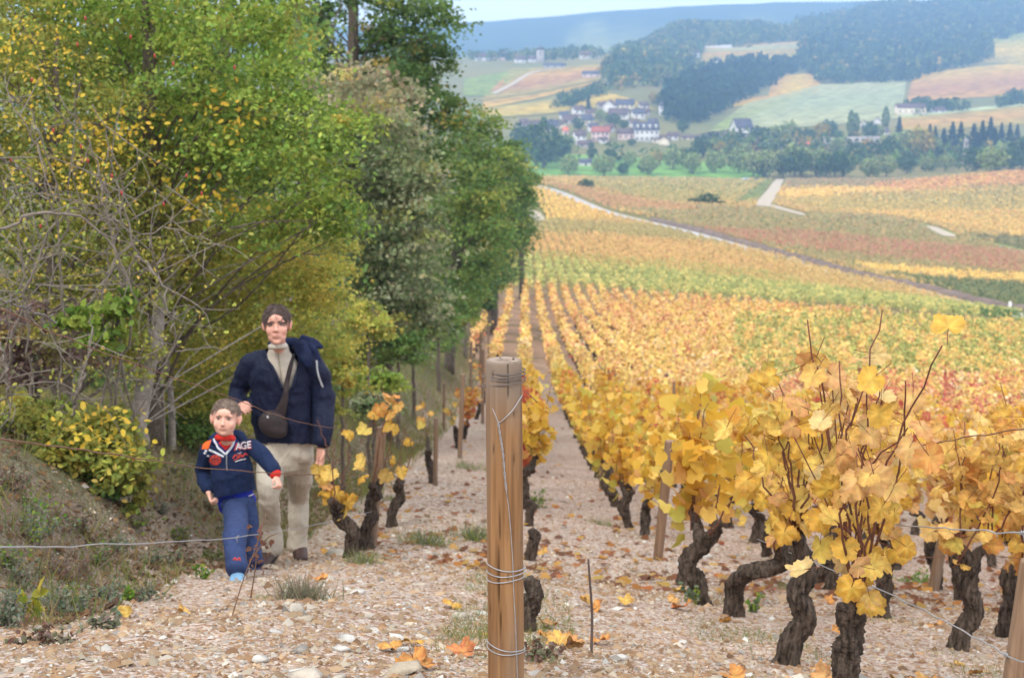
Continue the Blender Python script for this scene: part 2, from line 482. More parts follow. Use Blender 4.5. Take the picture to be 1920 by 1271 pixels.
def vnoise(x, y, f, seed=0):
    """Smooth value noise, vectorised."""
    x = np.asarray(x) * f + seed * 17.3; y = np.asarray(y) * f - seed * 9.1
    i = np.floor(x).astype(np.int64); j = np.floor(y).astype(np.int64); a = x - i; b = y - j
    a = a * a * (3 - 2 * a); b = b * b * (3 - 2 * b)
    def h(i, j):
        k = (i * 374761393 + j * 668265263 + seed * 1442695) & 0x7fffffff
        k = ((k ^ (k >> 13)) * 1274126177) & 0x7fffffff
        return ((k ^ (k >> 16)) & 0xffff) / 65535.0
    return h(i, j) * (1 - a) * (1 - b) + h(i + 1, j) * a * (1 - b) + h(i, j + 1) * (1 - a) * b + h(i + 1, j + 1) * a * b
def fbm(x, y, f, seed=0, o=4):
    return sum(vnoise(x, y, f * 2 ** k, seed + k) * .5 ** k for k in range(o)) / (2 - .5 ** (o - 1))

ys = np.concatenate([np.linspace(-45, 1, 24), np.linspace(1.2, 22, 230), np.geomspace(22.1, 4330, 290)])
ss = np.linspace(-1, 1, 300); ss = np.sign(ss) * (0.22 * abs(ss) + 0.78 * abs(ss) ** 3)
YY, SSg = np.meshgrid(ys, ss, indexing='ij')
XX = SSg * (32 + 0.62 * np.maximum(YY, 0))
ZZ = ground(XX, YY)
near = 1 - sstep(25, 60, YY)
ZZ = ZZ + near * ((fbm(XX, YY, 1.1, 3) - .5) * .10 + (fbm(XX, YY, 4.5, 8, 3) - .5) * .045)
def ground_fine(x, y):
    x = np.asarray(x, float); y = np.asarray(y, float)
    return ground(x, y) + (1 - sstep(25, 60, y)) * ((fbm(x, y, 1.1, 3) - .5) * .10 + (fbm(x, y, 4.5, 8, 3) - .5) * .045)
gcol = np.zeros(YY.shape + (4,))
soil = lin(206, 168, 138) * .57
dirt = lin(138, 116, 92) * .55
grassy = lin(112, 112, 68) * .6
past = lin(118, 128, 72) * .75
tanf = lin(170, 150, 95) * .75
g1 = fbm(XX, YY, .7, 21)
lf = sstep(-1.75, -2.5, XX + (g1 - .5) * .9)[..., None]             # the bank under the trees
c = soil * (1 - lf) + (dirt * (1 - sstep(.45, .62, g1))[..., None] + grassy * sstep(.45, .62, g1)[..., None]) * lf
k = sstep(.56, .68, fbm(XX, YY, .55, 5))[..., None] * .45
c = c * (1 - k) + grassy * k
midk = sstep(110, 150, YY)[..., None]
big = fbm(XX, YY, .012, 40)[..., None]
c = c * (1 - midk) + (past * (1 - big) + tanf * big) * midk
gcol[..., :3] = c
gcol[..., 3] = (1 - lf[..., 0] * .75) * (1 - sstep(30, 70, YY))
nr, nc = YY.shape
ii = np.arange(nr - 1)[:, None] * nc + np.arange(nc - 1)[None]
me = mesh_np('ground', np.stack([XX, YY, ZZ], -1).reshape(-1, 3), [np.stack([ii, ii + 1, ii + nc + 1, ii + nc], -1).reshape(-1, 4)], M_GROUND, smooth=True)
at = me.attributes.new('Col', 'FLOAT_COLOR', 'POINT'); at.data.foreach_set('color', np.ascontiguousarray(gcol.reshape(-1, 4), np.float32).ravel())
GROUND = tag(link('ground', me), 'stony reddish soil slope falling away to the valley', kind='structure')

# ------------------------------------------------------------------ far ridge
rx = np.linspace(-2700, 2700, 200)
crest_px = np.array([-900, 300, 830, 1000, 1200, 1400, 1550, 1700, 2000, 2900]); crest_py = np.array([90, 60, 44, 34, 19, 7, 4, 2, -10, -30])
YR = 4000.0
cz = np.interp(rx / YR * F + 985, crest_px, crest_py)
cz = dep(cz) * YR + (fbm(rx, rx * 0, .004, 2) - .5) * 14 + (vnoise(rx, rx * 0, .02, 4) - .5) * 6
prof = np.array([[-1900, 0.0], [-1500, .10], [-1100, .3], [-700, .56], [-350, .80], [-120, .95], [0, 1.0], [120, 1.0], [200, .9], [330, .5]])
RX, RK = np.meshgrid(rx, np.arange(len(prof)), indexing='ij')
RY = YR + prof[RK, 0] + 120 * (fbm(RX, RK * 400.0, .0022, 9) - .5)
RZ = -95 + prof[RK, 1] * (cz[:, None] + 95) + (fbm(RX, RY, .004, 12) - .5) * 22 * (prof[RK, 1] < .97)
woods, pasture = lin(62, 78, 50) * .7, lin(150, 150, 85) * .7
kf = sstep(.5, .56, fbm(RX, RY * .6, .0035, 31))[..., None]
nc2 = len(prof); i2 = np.arange(len(rx) - 1)[:, None] * nc2 + np.arange(nc2 - 1)[None]
M_HILL = mat_attr('hillside', rough=.95, spec=.05, mottled=.35, mscale=.02)
tag(link('hills', mesh_np('hills', np.stack([RX, RY, RZ], -1).reshape(-1, 3), [np.stack([i2, i2 + 1, i2 + nc2 + 1, i2 + nc2], -1).reshape(-1, 4)],
    M_HILL, (woods * (1 - kf) + pasture * kf).reshape(-1, 3), True)), 'long blue ridge closing the valley', kind='structure')

# ------------------------------------------------------------------ the haze
hm, ht, hp, ho = new_mat('haze')
ht.nodes.remove(hp)
pv = N_(ht, 'ShaderNodeVolumePrincipled')
pv.inputs['Color'].default_value = (0.38, 0.62, 1.0, 1)
pv.inputs['Density'].default_value = 0.00032
pv.inputs['Anisotropy'].default_value = 0.1
ht.links.new(pv.outputs[0], ho.inputs['Volume'])
V, Fb = box((0, 2040, 38), (5700, 4700, 280))
tag(link('haze', mesh_np('haze', V, [Fb], hm)), 'pale blue autumn haze over the whole valley', kind='stuff')

# ------------------------------------------------------------------ plots, roads and tracks laid on the ground
def drape(name, quad, mat, off, n=(14, 8), label=None, ymin=0.0, colr=None):
    """A sheet on the ground between four photographed corners (in order round the quad)."""
    q = pix2g(np.array([a for a, b in quad], float), np.array([b for a, b in quad], float), ymin)[:, :2]
    s, t = np.meshgrid(np.linspace(0, 1, n[0]), np.linspace(0, 1, n[1]), indexing='ij')
    P = ((1 - s) * (1 - t))[..., None] * q[0] + (s * (1 - t))[..., None] * q[1] + (s * t)[..., None] * q[2] + ((1 - s) * t)[..., None] * q[3]
    Z = ground(P[..., 0], P[..., 1]) + off
    i = np.arange(n[0] - 1)[:, None] * n[1] + np.arange(n[1] - 1)[None]
    V = np.concatenate([P, Z[..., None]], -1).reshape(-1, 3)
    me = mesh_np(name, V, [np.stack([i, i + n[1], i + n[1] + 1, i + 1], -1).reshape(-1, 4)], mat, colr, True)
    return tag(link(name, me), label, kind='structure'), q

BARE = []
def ribbon(name, pts, width, mat, off, label, n=90, side=0.0, ymin=0.0):
    """A strip on the ground along photographed points."""
    q = pix2g(np.array([a for a, b in pts], float), np.array([b for a, b in pts], float), ymin)[:, :2]
    L = cr(q, n); T = unit(np.gradient(L, axis=0)); Nn = np.stack([-T[:, 1], T[:, 0]], -1)
    wd = np.broadcast_to(np.asarray(width, float), (n,)) if np.ndim(width) < 1 or len(np.atleast_1d(width)) == n else np.interp(np.linspace(0, 1, n), np.linspace(0, 1, len(width)), width)
    W5 = np.linspace(-.5, .5, 5)
    if name == 'track': BARE.append((L, float(np.max(wd)) / 2 + 1.0))
    P = L[:, None] + Nn[:, None] * (W5[None, :, None] * wd[:, None, None] + side)
    Z = ground(P[..., 0], P[..., 1]) + off
    i = np.arange(n - 1)[:, None] * 5 + np.arange(4)[None]
    me = mesh_np(name, np.concatenate([P, Z[..., None]], -1).reshape(-1, 3), [np.stack([i, i + 1, i + 6, i + 5], -1).reshape(-1, 4)], mat, None, True)
    return tag(link(name, me), label, kind='structure'), L

M_ROAD = mat_plain('road_chippings', (178, 172, 168), rough=.9, vary=.12, vscale=.6, bump=.3, bscale=3)
M_TRACK = mat_plain('pale_track', (182, 168, 148), rough=.95, vary=.12, vscale=.5, bump=.3, bscale=3)
M_EARTH = mat_plain('dark_earth', (118, 102, 92), rough=.98, vary=.3, vscale=.7, bump=.6, bscale=2)
M_VERGE = mat_plain('grass_verge', (128, 142, 74), rough=.95, vary=.3, vscale=.8, bump=.6, bscale=3)
ROAD_PX = [(985, 345), (1040, 358), (1150, 402), (1290, 436), (1400, 466), (1500, 492), (1600, 520), (1750, 553), (1905, 590), (2050, 625)]
road, ROAD_L = ribbon('road', ROAD_PX, 4.2, M_ROAD, .05, 'pale narrow road running down between the vineyards', n=140)
ribbon('grass_verge', ROAD_PX, 1.8, M_VERGE, .03, 'grass strip along the near edge of the road', n=140, side=-3.0)
TRACK_PX = [(1462, 336), (1448, 360), (1425, 386)]
ribbon('track', TRACK_PX, [4, 4.6, 5.2], M_TRACK, .06, 'cream stony track rising from the valley trees', n=40)
ribbon('track', [(1440, 384), (1475, 394), (1512, 404)], 3.4, M_TRACK, .07, 'short pale end of the stony track beside the vines', n=30)
ribbon('grass_verge', [(1515, 402), (1600, 408), (1700, 416), (1790, 440), (1880, 462), (1960, 482)], 5.0, M_VERGE, .03, 'green bank between the far vineyard plots', n=60)
ribbon('track', [(1738, 424), (1760, 433), (1785, 444)], 4.0, M_TRACK, .08, 'short bare patch of pale track on the right slope', n=20)
ribbon('track', [(1862, 460), (1900, 470), (1960, 486)], 3.0, M_TRACK, .08, 'pale track at the right edge below the far plots', n=20)
ribbon('track', [(990, 394), (1004, 402), (1010, 414)], 2.6, M_TRACK, .06, 'pale stony clearing at the end of the wood', n=20)
# ================================================================== THE VALLEY BEYOND THE SLOPE
ALB = 0.80
def soft(c, k=.34):
    c = np.asarray(c, float); return c + (c.mean(-1, keepdims=True) * 1.1 - c) * k
M_PLOT = mat_attr('vineyard_plot', rough=.95, spec=.05, mottled=.30, mscale=.09)
def plot(quad, stripes, label, n=(26, 18), along=True, name='vineyard_plot', off=.6, ymin=700):
    """A far plot whose colour runs in bands of differently turned vines."""
    s, t = np.meshgrid(np.linspace(0, 1, n[0]), np.linspace(0, 1, n[1]), indexing='ij')
    k = (t if along else s)
    k = np.clip(k + (rng.random(k.shape) - .5) * .12, 0, 1) * (len(stripes) - 1)
    P = np.array([lin(c) for c in stripes]); i = np.clip(k.astype(int), 0, len(P) - 2); f = (k - i)[..., None]
    if len(P) == 1: c = np.broadcast_to(P[0], k.shape + (3,))
    else: c = P[i] * (1 - f) + P[i + 1] * f
    c = c * ALB * (.85 + .3 * rng.random(k.shape + (1,)))
    return drape(name, quad, M_PLOT, off, n, label, ymin, c.reshape(-1, 3))
YEL, ORA, RED, OLI, GRE, DGR, PAL = (214, 180, 84), (200, 154, 84), (182, 132, 88), (168, 152, 82), (138, 152, 72), (92, 108, 68), (178, 176, 128)
plot([(905, 222), (1240, 212), (1110, 172), (905, 205)], [OLI, YEL, OLI], 'olive vineyard strip above the village roofs')
plot([(905, 205), (1090, 165), (1130, 152), (905, 190)], [YEL, ORA, OLI], 'pale orange vineyard band below the hill village')
plot([(900, 190), (1130, 150), (1130, 122), (960, 130)], [OLI, RED, ORA, OLI], 'broad orange brown vineyard plot on the left of the hill')
plot([(870, 182), (930, 180), (1000, 128), (870, 150)], [GRE, GRE], 'green meadow left of the orange hillside plot', name='meadow')
plot([(1080, 188), (1240, 160), (1330, 150), (1100, 172)], [GRE, OLI], 'narrow green vineyard above the white village houses')
plot([(1318, 136), (1500, 112), (1500, 92), (1318, 100)], [YEL, OLI, ORA], 'striped vineyard under the long white wall')
plot([(1330, 100), (1500, 98), (1510, 78), (1318, 92)], [OLI, PAL, ORA], 'pale vineyard beside the hilltop chapel')
plot([(1440, 185), (1535, 178), (1540, 138), (1450, 142)], [ORA, YEL, ORA], 'small bright orange vineyard square between the woods', along=False)
plot([(1350, 205), (1440, 190), (1455, 180), (1385, 186)], [YEL, ORA], 'small yellow vineyard scrap below the spruce wood')
plot([(1330, 248), (1690, 222), (1700, 148), (1540, 160)], [PAL, (165, 172, 130), PAL], 'pale grey green meadow in the middle of the hill', name='meadow')
plot([(1330, 246), (1420, 236), (1545, 158), (1400, 195)], [GRE, PAL], 'green grass slope beside the pale meadow', name='meadow')
plot([(1700, 192), (1930, 178), (1930, 118), (1712, 140)], [ORA, RED, ORA, YEL], 'wide orange vineyard below the big wood')
plot([(1845, 118), (1930, 125), (1930, 62), (1858, 72)], [OLI, YEL, GRE], 'olive vineyard at the right edge beside the big wood')
plot([(1690, 248), (1930, 234), (1930, 198), (1690, 222)], [OLI, ORA, OLI], 'olive and orange vineyard band under the farm')
plot([(1690, 222), (1930, 199), (1930, 193), (1690, 217)], [(190, 200, 150), (190, 200, 150)], 'pale grass bank under the hedge', name='meadow', n=(20, 4))
plot([(990, 333), (1440, 334), (1400, 310), (990, 290)], [(120, 165, 75), (128, 168, 80)], 'bright green meadow at the foot of the valley trees', name='meadow', ymin=600)
plot([(1720, 300), (1900, 306), (1900, 290), (1720, 288)], [(120, 165, 75), (128, 158, 80)], 'green meadow between trees at the right', name='meadow', ymin=860)
plot([(1560, 275), (1660, 272), (1660, 255), (1570, 255)], [OLI, GRE], 'small olive plot behind the valley trees', ymin=900)
ribbon('lane', [(925, 178), (960, 160), (1000, 138), (1060, 128)], 5, M_TRACK, 1.0, 'pale lane winding up to the hill village', n=40, ymin=900)

# ------------------------------------------------------------------ far woods (masses)
def in_poly(px, py, poly):
    c = np.zeros(len(px), bool); n = len(poly)
    for i in range(n):
        x1, y1 = poly[i]; x2, y2 = poly[(i + 1) % n]
        if y1 == y2: continue
        k = ((y1 > py) != (y2 > py)) & (px < (x2 - x1) * (py - y1) / (y2 - y1) + x1)
        c ^= k
    return c

def wood(poly, ymin, ymax, spacing, h, pal, wts, conifer, label):
    """A far wood reads as one mass: many small crowns in one mesh."""
    G = Geo(); pp = np.array(poly, float)
    x0 = (pp[:, 0].min() - 985) / F * (ymin if pp[:, 0].min() > 985 else ymax) - 10
    x1 = (pp[:, 0].max() - 985) / F * ymax + 10
    n = int((x1 - x0) * (ymax - ymin) / spacing ** 2)
    x = rng.uniform(x0, x1, n); y = rng.uniform(ymin, ymax, n); z = ground(x, y)
    px, py = project(np.stack([x, y, z], -1))
    px = px + (fbm(x, y, .02, 51) - .5) * 26 + rng.normal(0, 3, n); py = py + (fbm(x, y, .018, 52) - .5) * 12 + rng.normal(0, 1.2, n)
    k = in_poly(px, py, poly); x, y, z = x[k], y[k], z[k]
    n = len(x)
    if n == 0: return
    hh = h * rng.uniform(.65, 1.25, n); base = pick(pal, wts, n) * rng.uniform(.75, 1.25, (n, 1))
    m = 16
    tt = rng.random((n, m)); an = rng.uniform(0, 6.283, (n, m))
    r = hh[:, None] * (.30 * (1 - tt) * rng.uniform(.5, 1, (n, m)) if conifer else .36 * np.sqrt(np.clip(1 - (tt * 1.7 - .85) ** 2, .05, 1)) * rng.uniform(.55, 1, (n, m)))
    C = np.stack([x[:, None] + r * np.cos(an), y[:, None] + r * np.sin(an), z[:, None] + hh[:, None] * (.12 + .9 * tt)], -1).reshape(-1, 3)
    G.add(*leaves(C, np.repeat(hh, m) * rng.uniform(.21, .42, n * m), np.repeat(base, m, 0), 'fold', jit=.1))
    tag(G.obj('woodland', M_FAR), label, kind='stuff')
DECI = [(70, 92, 48), (92, 110, 52), (120, 120, 55), (150, 128, 60), (60, 84, 50)]
CONI = [(42, 66, 46), (50, 74, 50), (60, 84, 50)]
wood([(1500, 92), (1500, 128), (1545, 160), (1700, 152), (1835, 122), (1866, 112), (1850, 78), (1940, 60), (1940, -40), (1700, -25), (1655, 6), (1560, 62)], 1350, 2750, 7.5, 14, DECI + CONI, [2, 2, 1, .6, 3, 3, 3, 3], False, 'big dark wood covering the right hill')
wood([(1238, 195), (1252, 232), (1310, 232), (1380, 196), (1450, 158), (1500, 130), (1490, 112), (1400, 128), (1300, 155)], 1120, 1750, 6, 15, CONI, [3, 2, 1], True, 'dark spruce band running down behind the village')
wood([(1120, 150), (1140, 118), (1185, 98), (1220, 62), (1262, 48), (1330, 44), (1500, 64), (1500, 78), (1400, 88), (1318, 90), (1312, 110), (1290, 142), (1240, 165), (1150, 172)], 1250, 2650, 8, 12, DECI, [3, 3, 2, .5, 2], False, 'mixed wood on the round hill behind the village')
wood([(1480, 74), (1500, 48), (1600, 30), (1655, 8), (1700, -10), (1700, 40), (1560, 70)], 2000, 2900, 8, 13, DECI, [3, 2, 1, .3, 3], False, 'wood along the crest of the right hill')
wood([(870, 150), (880, 112), (960, 112), (1120, 106), (1150, 112), (1130, 124), (980, 132), (930, 148)], 1640, 1950, 9, 10, DECI, [3, 3, 1, .3, 2], False, 'leafy trees round the hill village')
wood([(1030, 206), (1060, 190), (1130, 172), (1135, 180), (1080, 200)], 1050, 1450, 5, 8, DECI, [3, 2, .3, .2, 3], False, 'dark hedge line crossing the hillside vineyards')
wood([(1690, 212), (1720, 196), (1840, 205), (1930, 178), (1930, 194), (1700, 218)], 1150, 1450, 5, 8, DECI, [3, 2, .5, .2, 4], False, 'dark hedge along the upper edge of the right plots')
wood([(1000, 332), (1000, 306), (1290, 306), (1310, 272), (1700, 270), (1930, 280), (1930, 322), (1650, 322), (1400, 312), (1250, 300), (1060, 300)], 840, 1060, 11, 9, DECI, [4, 3, 1, .5, 3], False, 'bushy valley woodland between meadow and houses')

# ------------------------------------------------------------------ single valley trees
def far_tree_mesh(seed, kind, pal):
    g = np.random.default_rng(seed); m = 620
    if kind == 'round':
        d = rand_unit(m, g); rr = g.uniform(.25, 1, (m, 1)) ** .5
        lob = 1 + .22 * np.sin(d[:, :1] * 5 + seed) * np.cos(d[:, 1:2] * 4 - seed)
        C = d * rr * lob * np.array([.48, .48, .42]) + [0, 0, .55]
    elif kind == 'column':
        t = g.random(m); a = g.uniform(0, 6.283, m); r = .17 * np.sin(np.clip(t * .9 + .1, 0, 1) * np.pi) ** .6 * g.uniform(.6, 1, m)
        C = np.stack([r * np.cos(a), r * np.sin(a), .06 + .93 * t], -1)
    else:
        t = g.random(m) ** 1.3; a = g.uniform(0, 6.283, m); r = .24 * (1 - t) * g.uniform(.5, 1.05, m) * (.75 + .25 * np.sin(t * 40))
        C = np.stack([r * np.cos(a), r * np.sin(a), .07 + .93 * t], -1)
    P = np.array([lin(c) for c in pal]); c = P[g.integers(0, len(P), m)] * ALB
    G = Geo().add(*leaves(C, g.uniform(.07, .15, m) if kind == 'round' else g.uniform(.05, .10, m), c, 'fold', g=g, jit=.12))
    return G.mesh('crown', M_FAR)
def far_trunk_mesh():
    return Geo().add(*tube([(0, 0, -.06), (.01, 0, .2), (0, .01, .6)], [.035, .028, .015], 6)).mesh('trunk', M_BARK)
FT = far_trunk_mesh()
FTREE = {
    'pale': ('round pale green tree in the valley line', [far_tree_mesh(i, 'round', [(150, 165, 95), (130, 150, 85), (165, 170, 110)]) for i in range(3)]),
    'dark': ('dark green bushy tree in the valley line', [far_tree_mesh(10 + i, 'round', [(72, 102, 58), (60, 88, 52), (88, 116, 64)]) for i in range(3)]),
    'gold': ('yellow turning tree in the valley line', [far_tree_mesh(20 + i, 'round', [(200, 170, 70), (180, 150, 70), (150, 150, 70)]) for i in range(2)]),
    'poplar': ('slim upright green tree in the valley line', [far_tree_mesh(30 + i, 'column', [(110, 135, 75), (130, 150, 85)]) for i in range(2)]),
    'spruce': ('pointed dark spruce among the valley trees', [far_tree_mesh(40 + i, 'spruce', [(46, 72, 52), (38, 62, 46)]) for i in range(2)]),
    'red': ('small wine red tree by the village roofs', [far_tree_mesh(50, 'round', [(130, 70, 80), (110, 60, 75)])]),
}
def spot(px, py, d):
    P = pix2g(np.array(px, float), np.array(py, float), d * .86)
    if P[1] > d * 1.2:
        P = U(px, py, d); P[2] = ground(P[0], P[1])
    return float(P[0]), float(P[1]), float(P[2])
def far_tree(kind, px, py, hpx, d, wide=1.0, label=None):
    x, y, z = spot(px, py, d); d = y
    h = hpx * d / F
    o = empty('valley_tree', (x, y, z), rng.uniform(0, 6.28))
    if kind == 'spruce': wide *= 1.4
    o.scale = (h * wide, h * wide, h)
    lb, ms = FTREE[kind]
    tag(o, label or lb, 'tree', {'pale': 'pale valley trees', 'dark': 'dark valley trees', 'gold': 'golden valley trees', 'poplar': 'slim valley trees', 'spruce': 'valley spruces', 'red': 'red valley trees'}[kind])
    link('crown', ms[int(rng.integers(len(ms)))], o); link('trunk', FT, o)
for a in [('dark', 1018, 318, 95, 800, .8), ('dark', 1046, 306, 56, 820), ('pale', 1066, 330, 42, 790), ('pale', 1132, 332, 44, 800, 1.2), ('dark', 1168, 330, 26, 800),
          ('pale', 1216, 330, 40, 800), ('dark', 1206, 326, 26, 790), ('pale', 1180, 314, 32, 850), ('gold', 1232, 312, 30, 850), ('dark', 1145, 306, 28, 870), ('dark', 1110, 300, 24, 900),
          ('pale', 1262, 320, 46, 830), ('dark', 1318, 296, 44, 860), ('pale', 1297, 328, 44, 800, .9), ('pale', 1340, 326, 46, 800), ('dark', 1290, 316, 40, 830), ('pale', 1385, 326, 50, 800),
          ('pale', 1412, 334, 52, 780), ('pale', 1440, 334, 54, 785), ('dark', 1432, 334, 38, 770), ('dark', 1468, 334, 44, 775), ('dark', 1500, 334, 54, 780, .9), ('pale', 1490, 330, 60, 810), ('pale', 1530, 332, 56, 800),
          ('dark', 1548, 334, 48, 780), ('dark', 1580, 334, 48, 780), ('dark', 1566, 330, 48, 800), ('pale', 1628, 334, 40, 785), ('pale', 1662, 332, 40, 790, 1.1), ('pale', 1642, 334, 24, 770),
          ('dark', 1700, 326, 36, 800, 1.2), ('pale', 1735, 322, 30, 840), ('dark', 1665, 306, 48, 860), ('pale', 1695, 300, 58, 850), ('gold', 1722, 302, 66, 860, .9), ('pale', 1740, 300, 50, 870),
          ('pale', 1772, 322, 34, 830), ('dark', 1830, 326, 50, 780), ('pale', 1858, 326, 52, 770, 1.2), ('dark', 1895, 322, 46, 780), ('pale', 1880, 314, 50, 830), ('gold', 1903, 282, 18, 930), ('dark', 1915, 318, 60, 790),
          ('pale', 1000, 290, 50, 900), ('dark', 985, 300, 70, 840), ('pale', 1395, 300, 34, 900), ('gold', 1350, 290, 26, 930), ('dark', 1420, 262, 26, 1000, 1.2), ('pale', 1450, 268, 34, 980), ('pale', 1480, 266, 40, 990),
          ('dark', 1555, 262, 38, 1000), ('gold', 1540, 266, 36, 980), ('poplar', 1595, 258, 50, 1020), ('poplar', 1604, 256, 44, 1030), ('dark', 1515, 270, 30, 970), ('pale', 1570, 290, 34, 930), ('dark', 1530, 296, 30, 900), ('dark', 1600, 296, 30, 900),
          ('poplar', 1660, 245, 44, 1060), ('dark', 1630, 262, 34, 1010), ('spruce', 1685, 262, 42, 1000), ('pale', 1645, 262, 30, 1000), ('dark', 1495, 268, 28, 985),
          ('spruce', 1742, 276, 42, 960), ('spruce', 1752, 284, 46, 950), ('spruce', 1768, 288, 46, 950, 1.2), ('spruce', 1784, 286, 56, 960), ('spruce', 1800, 282, 52, 970), ('spruce', 1824, 286, 52, 950, 1.3),
          ('spruce', 1840, 286, 58, 960), ('spruce', 1855, 282, 60, 960), ('spruce', 1876, 278, 46, 970), ('spruce', 1892, 276, 44, 970), ('spruce', 1906, 274, 40, 970), ('spruce', 1864, 288, 46, 945, 1.3), ('spruce', 1832, 290, 40, 940, 1.4),
          ('dark', 1072, 205, 26, 1150, 1.1), ('dark', 1094, 188, 20, 1250), ('dark', 1102, 184, 18, 1260), ('spruce', 1103, 208, 26, 1120), ('red', 1415, 288, 22, 925), ('red', 1550, 276, 14, 950), ('pale', 1126, 230, 26, 1040), ('dark', 1150, 238, 26, 1020, 1.3), ('dark', 1170, 243, 18, 1000, 1.2),
          ('dark', 1280, 250, 26, 1000), ('gold', 1225, 196, 24, 1120), ('dark', 1240, 200, 26, 1110), ('dark', 1085, 246, 26, 1020), ('gold', 1160, 262, 14, 970), ('dark', 1185, 274, 14, 950, 1.4), ('dark', 1108, 280, 14, 940), ('pale', 1060, 286, 34, 900, 1.2),
          ('dark', 990, 108, 22, 1600), ('dark', 1072, 108, 24, 1600), ('dark', 1098, 106, 22, 1600), ('dark', 1024, 112, 16, 1550), ('dark', 1900, 196, 30, 1300), ('dark', 1878, 200, 22, 1300, 1.3), ('dark', 1720, 200, 18, 1350, 1.5), ('dark', 1755, 206, 18, 1320, 1.3)]:
    far_tree(*a)
VT = {}
for o in COL.objects:
    if o.name.startswith('valley_tree'): VT.setdefault(o['label'], []).append(o)
bpy.context.view_layer.update()
for lb, os_ in VT.items():
    os_.sort(key=lambda o: project(np.array(o.location))[0])
    for i, o in enumerate(os_): o['label'] = lb + ', ' + ordinal(i) + ' from the left of these'
for (px, py, hp, d, lb) in [(1099, 355, 26, 560, 'small round dark bush alone at the meadow edge'), (1328, 386, 34, 420, 'largest dark bush of the clump in the middle vineyard'),
                        (1300, 384, 18, 425, 'low bush at the left of the dark clump in the vineyard'), (1352, 388, 16, 415, 'low bush at the right of the dark clump in the vineyard'), (1372, 389, 11, 412, 'smallest bush at the right end of the dark clump in the vineyard')]:
    far_tree('dark', px, py, hp, d, 1.35, lb)
    o = COL.objects[-1].parent; o.name = 'bush'; o['category'] = 'bush'; o['group'] = 'lone bushes in the vineyards'; o.location.z -= .24 * o.scale.z

# ------------------------------------------------------------------ the village
M_WALL = {'white': mat_plain('white_render', (214, 210, 206), vary=.05, vscale=.4), 'cream': mat_plain('cream_render', (226, 212, 186), vary=.06, vscale=.4),
          'pink': mat_plain('pink_render', (212, 186, 176), vary=.06, vscale=.4), 'grey': mat_plain('grey_stone', (176, 166, 160), vary=.12, vscale=.5)}
M_ROOF = {'brown': mat_plain('brown_tiles', (104, 84, 84), vary=.2, vscale=.5, bump=.4, bscale=4), 'slate': mat_plain('dark_slate', (86, 84, 98), vary=.15, vscale=.5),
          'red': mat_plain('red_tiles', (168, 96, 82), vary=.15, vscale=.5, bump=.4, bscale=4), 'orange': mat_plain('orange_tiles', (214, 120, 84), vary=.15, vscale=.5)}
M_PANE = mat_plain('window_pane', (64, 68, 78), rough=.2, spec=.5)
M_CHIM = mat_plain('chimney_brick', (150, 110, 96), vary=.2, vscale=3)
WIN = Geo().add(*box((0, 0, 0), (1.0, .16, 1.5))).mesh('window', M_PANE)
def house(px, py, wpx, wallpx, roofpx, d, depth, wall, roof, label, rz=0.0, wins=(3, 1), name='house', dormers=0):
    x_, d, z = spot(px, py, d); P = U(px, py, d); k = d / F; L, h, rh = wpx * k, wallpx * k, roofpx * k
    zb = P[2]                                                        # seen foot of the wall; the plinth goes on down to the ground
    o = tag(empty(name, (P[0], d, zb), rz), label, 'house')
    lo = min(z - zb, 0) - 3.0
    g = Geo().add(*box((0, 0, (h + lo) / 2), (L, depth, h - lo)))
    g.add([(-L / 2, -depth / 2, h), (-L / 2, depth / 2, h), (-L / 2, 0, h + rh), (L / 2, -depth / 2, h), (L / 2, depth / 2, h), (L / 2, 0, h + rh)], [np.array([[0, 2, 1], [3, 4, 5]])])
    g.obj('wall', M_WALL[wall], o)
    e, tck = .45, .25
    q = Geo()
    for sgn in (-1, 1):
        y0, y1 = sgn * (depth / 2 + e), 0.0
        zz0, zz1 = h - e * rh / (depth / 2), h + rh
        V = [(-L / 2 - e, y0, zz0), (L / 2 + e, y0, zz0), (L / 2 + e, y1, zz1), (-L / 2 - e, y1, zz1)]
        V += [(a, b, c + tck) for a, b, c in V]
        q.add(np.array(V) + [0, 0, .03], np.array([[0, 1, 2, 3], [7, 6, 5, 4], [0, 4, 5, 1], [1, 5, 6, 2], [2, 6, 7, 3], [3, 7, 4, 0]]))
    rf = q.obj('roof', M_ROOF[roof], o)
    c = Geo().add(*box((L * .32, .3, h + rh + .2), (.8, .6, 1.8))).obj('chimney', M_CHIM, rf)
    nx, nz = wins
    for i in range(nx):
        for j in range(nz):
            link('window', WIN, o, (-L / 2 + L * (i + .5) / nx, -depth / 2 - .04, h * (j + .5) / nz + .1))
    for i in range(dormers):
        x = -L / 2 + L * (i + .5) / dormers
        Geo().add(*box((x, -depth / 4 - .6, h + rh * .45), (1.3, depth * .3, rh * .5))).obj('dormer', M_WALL[wall], rf)
    return o
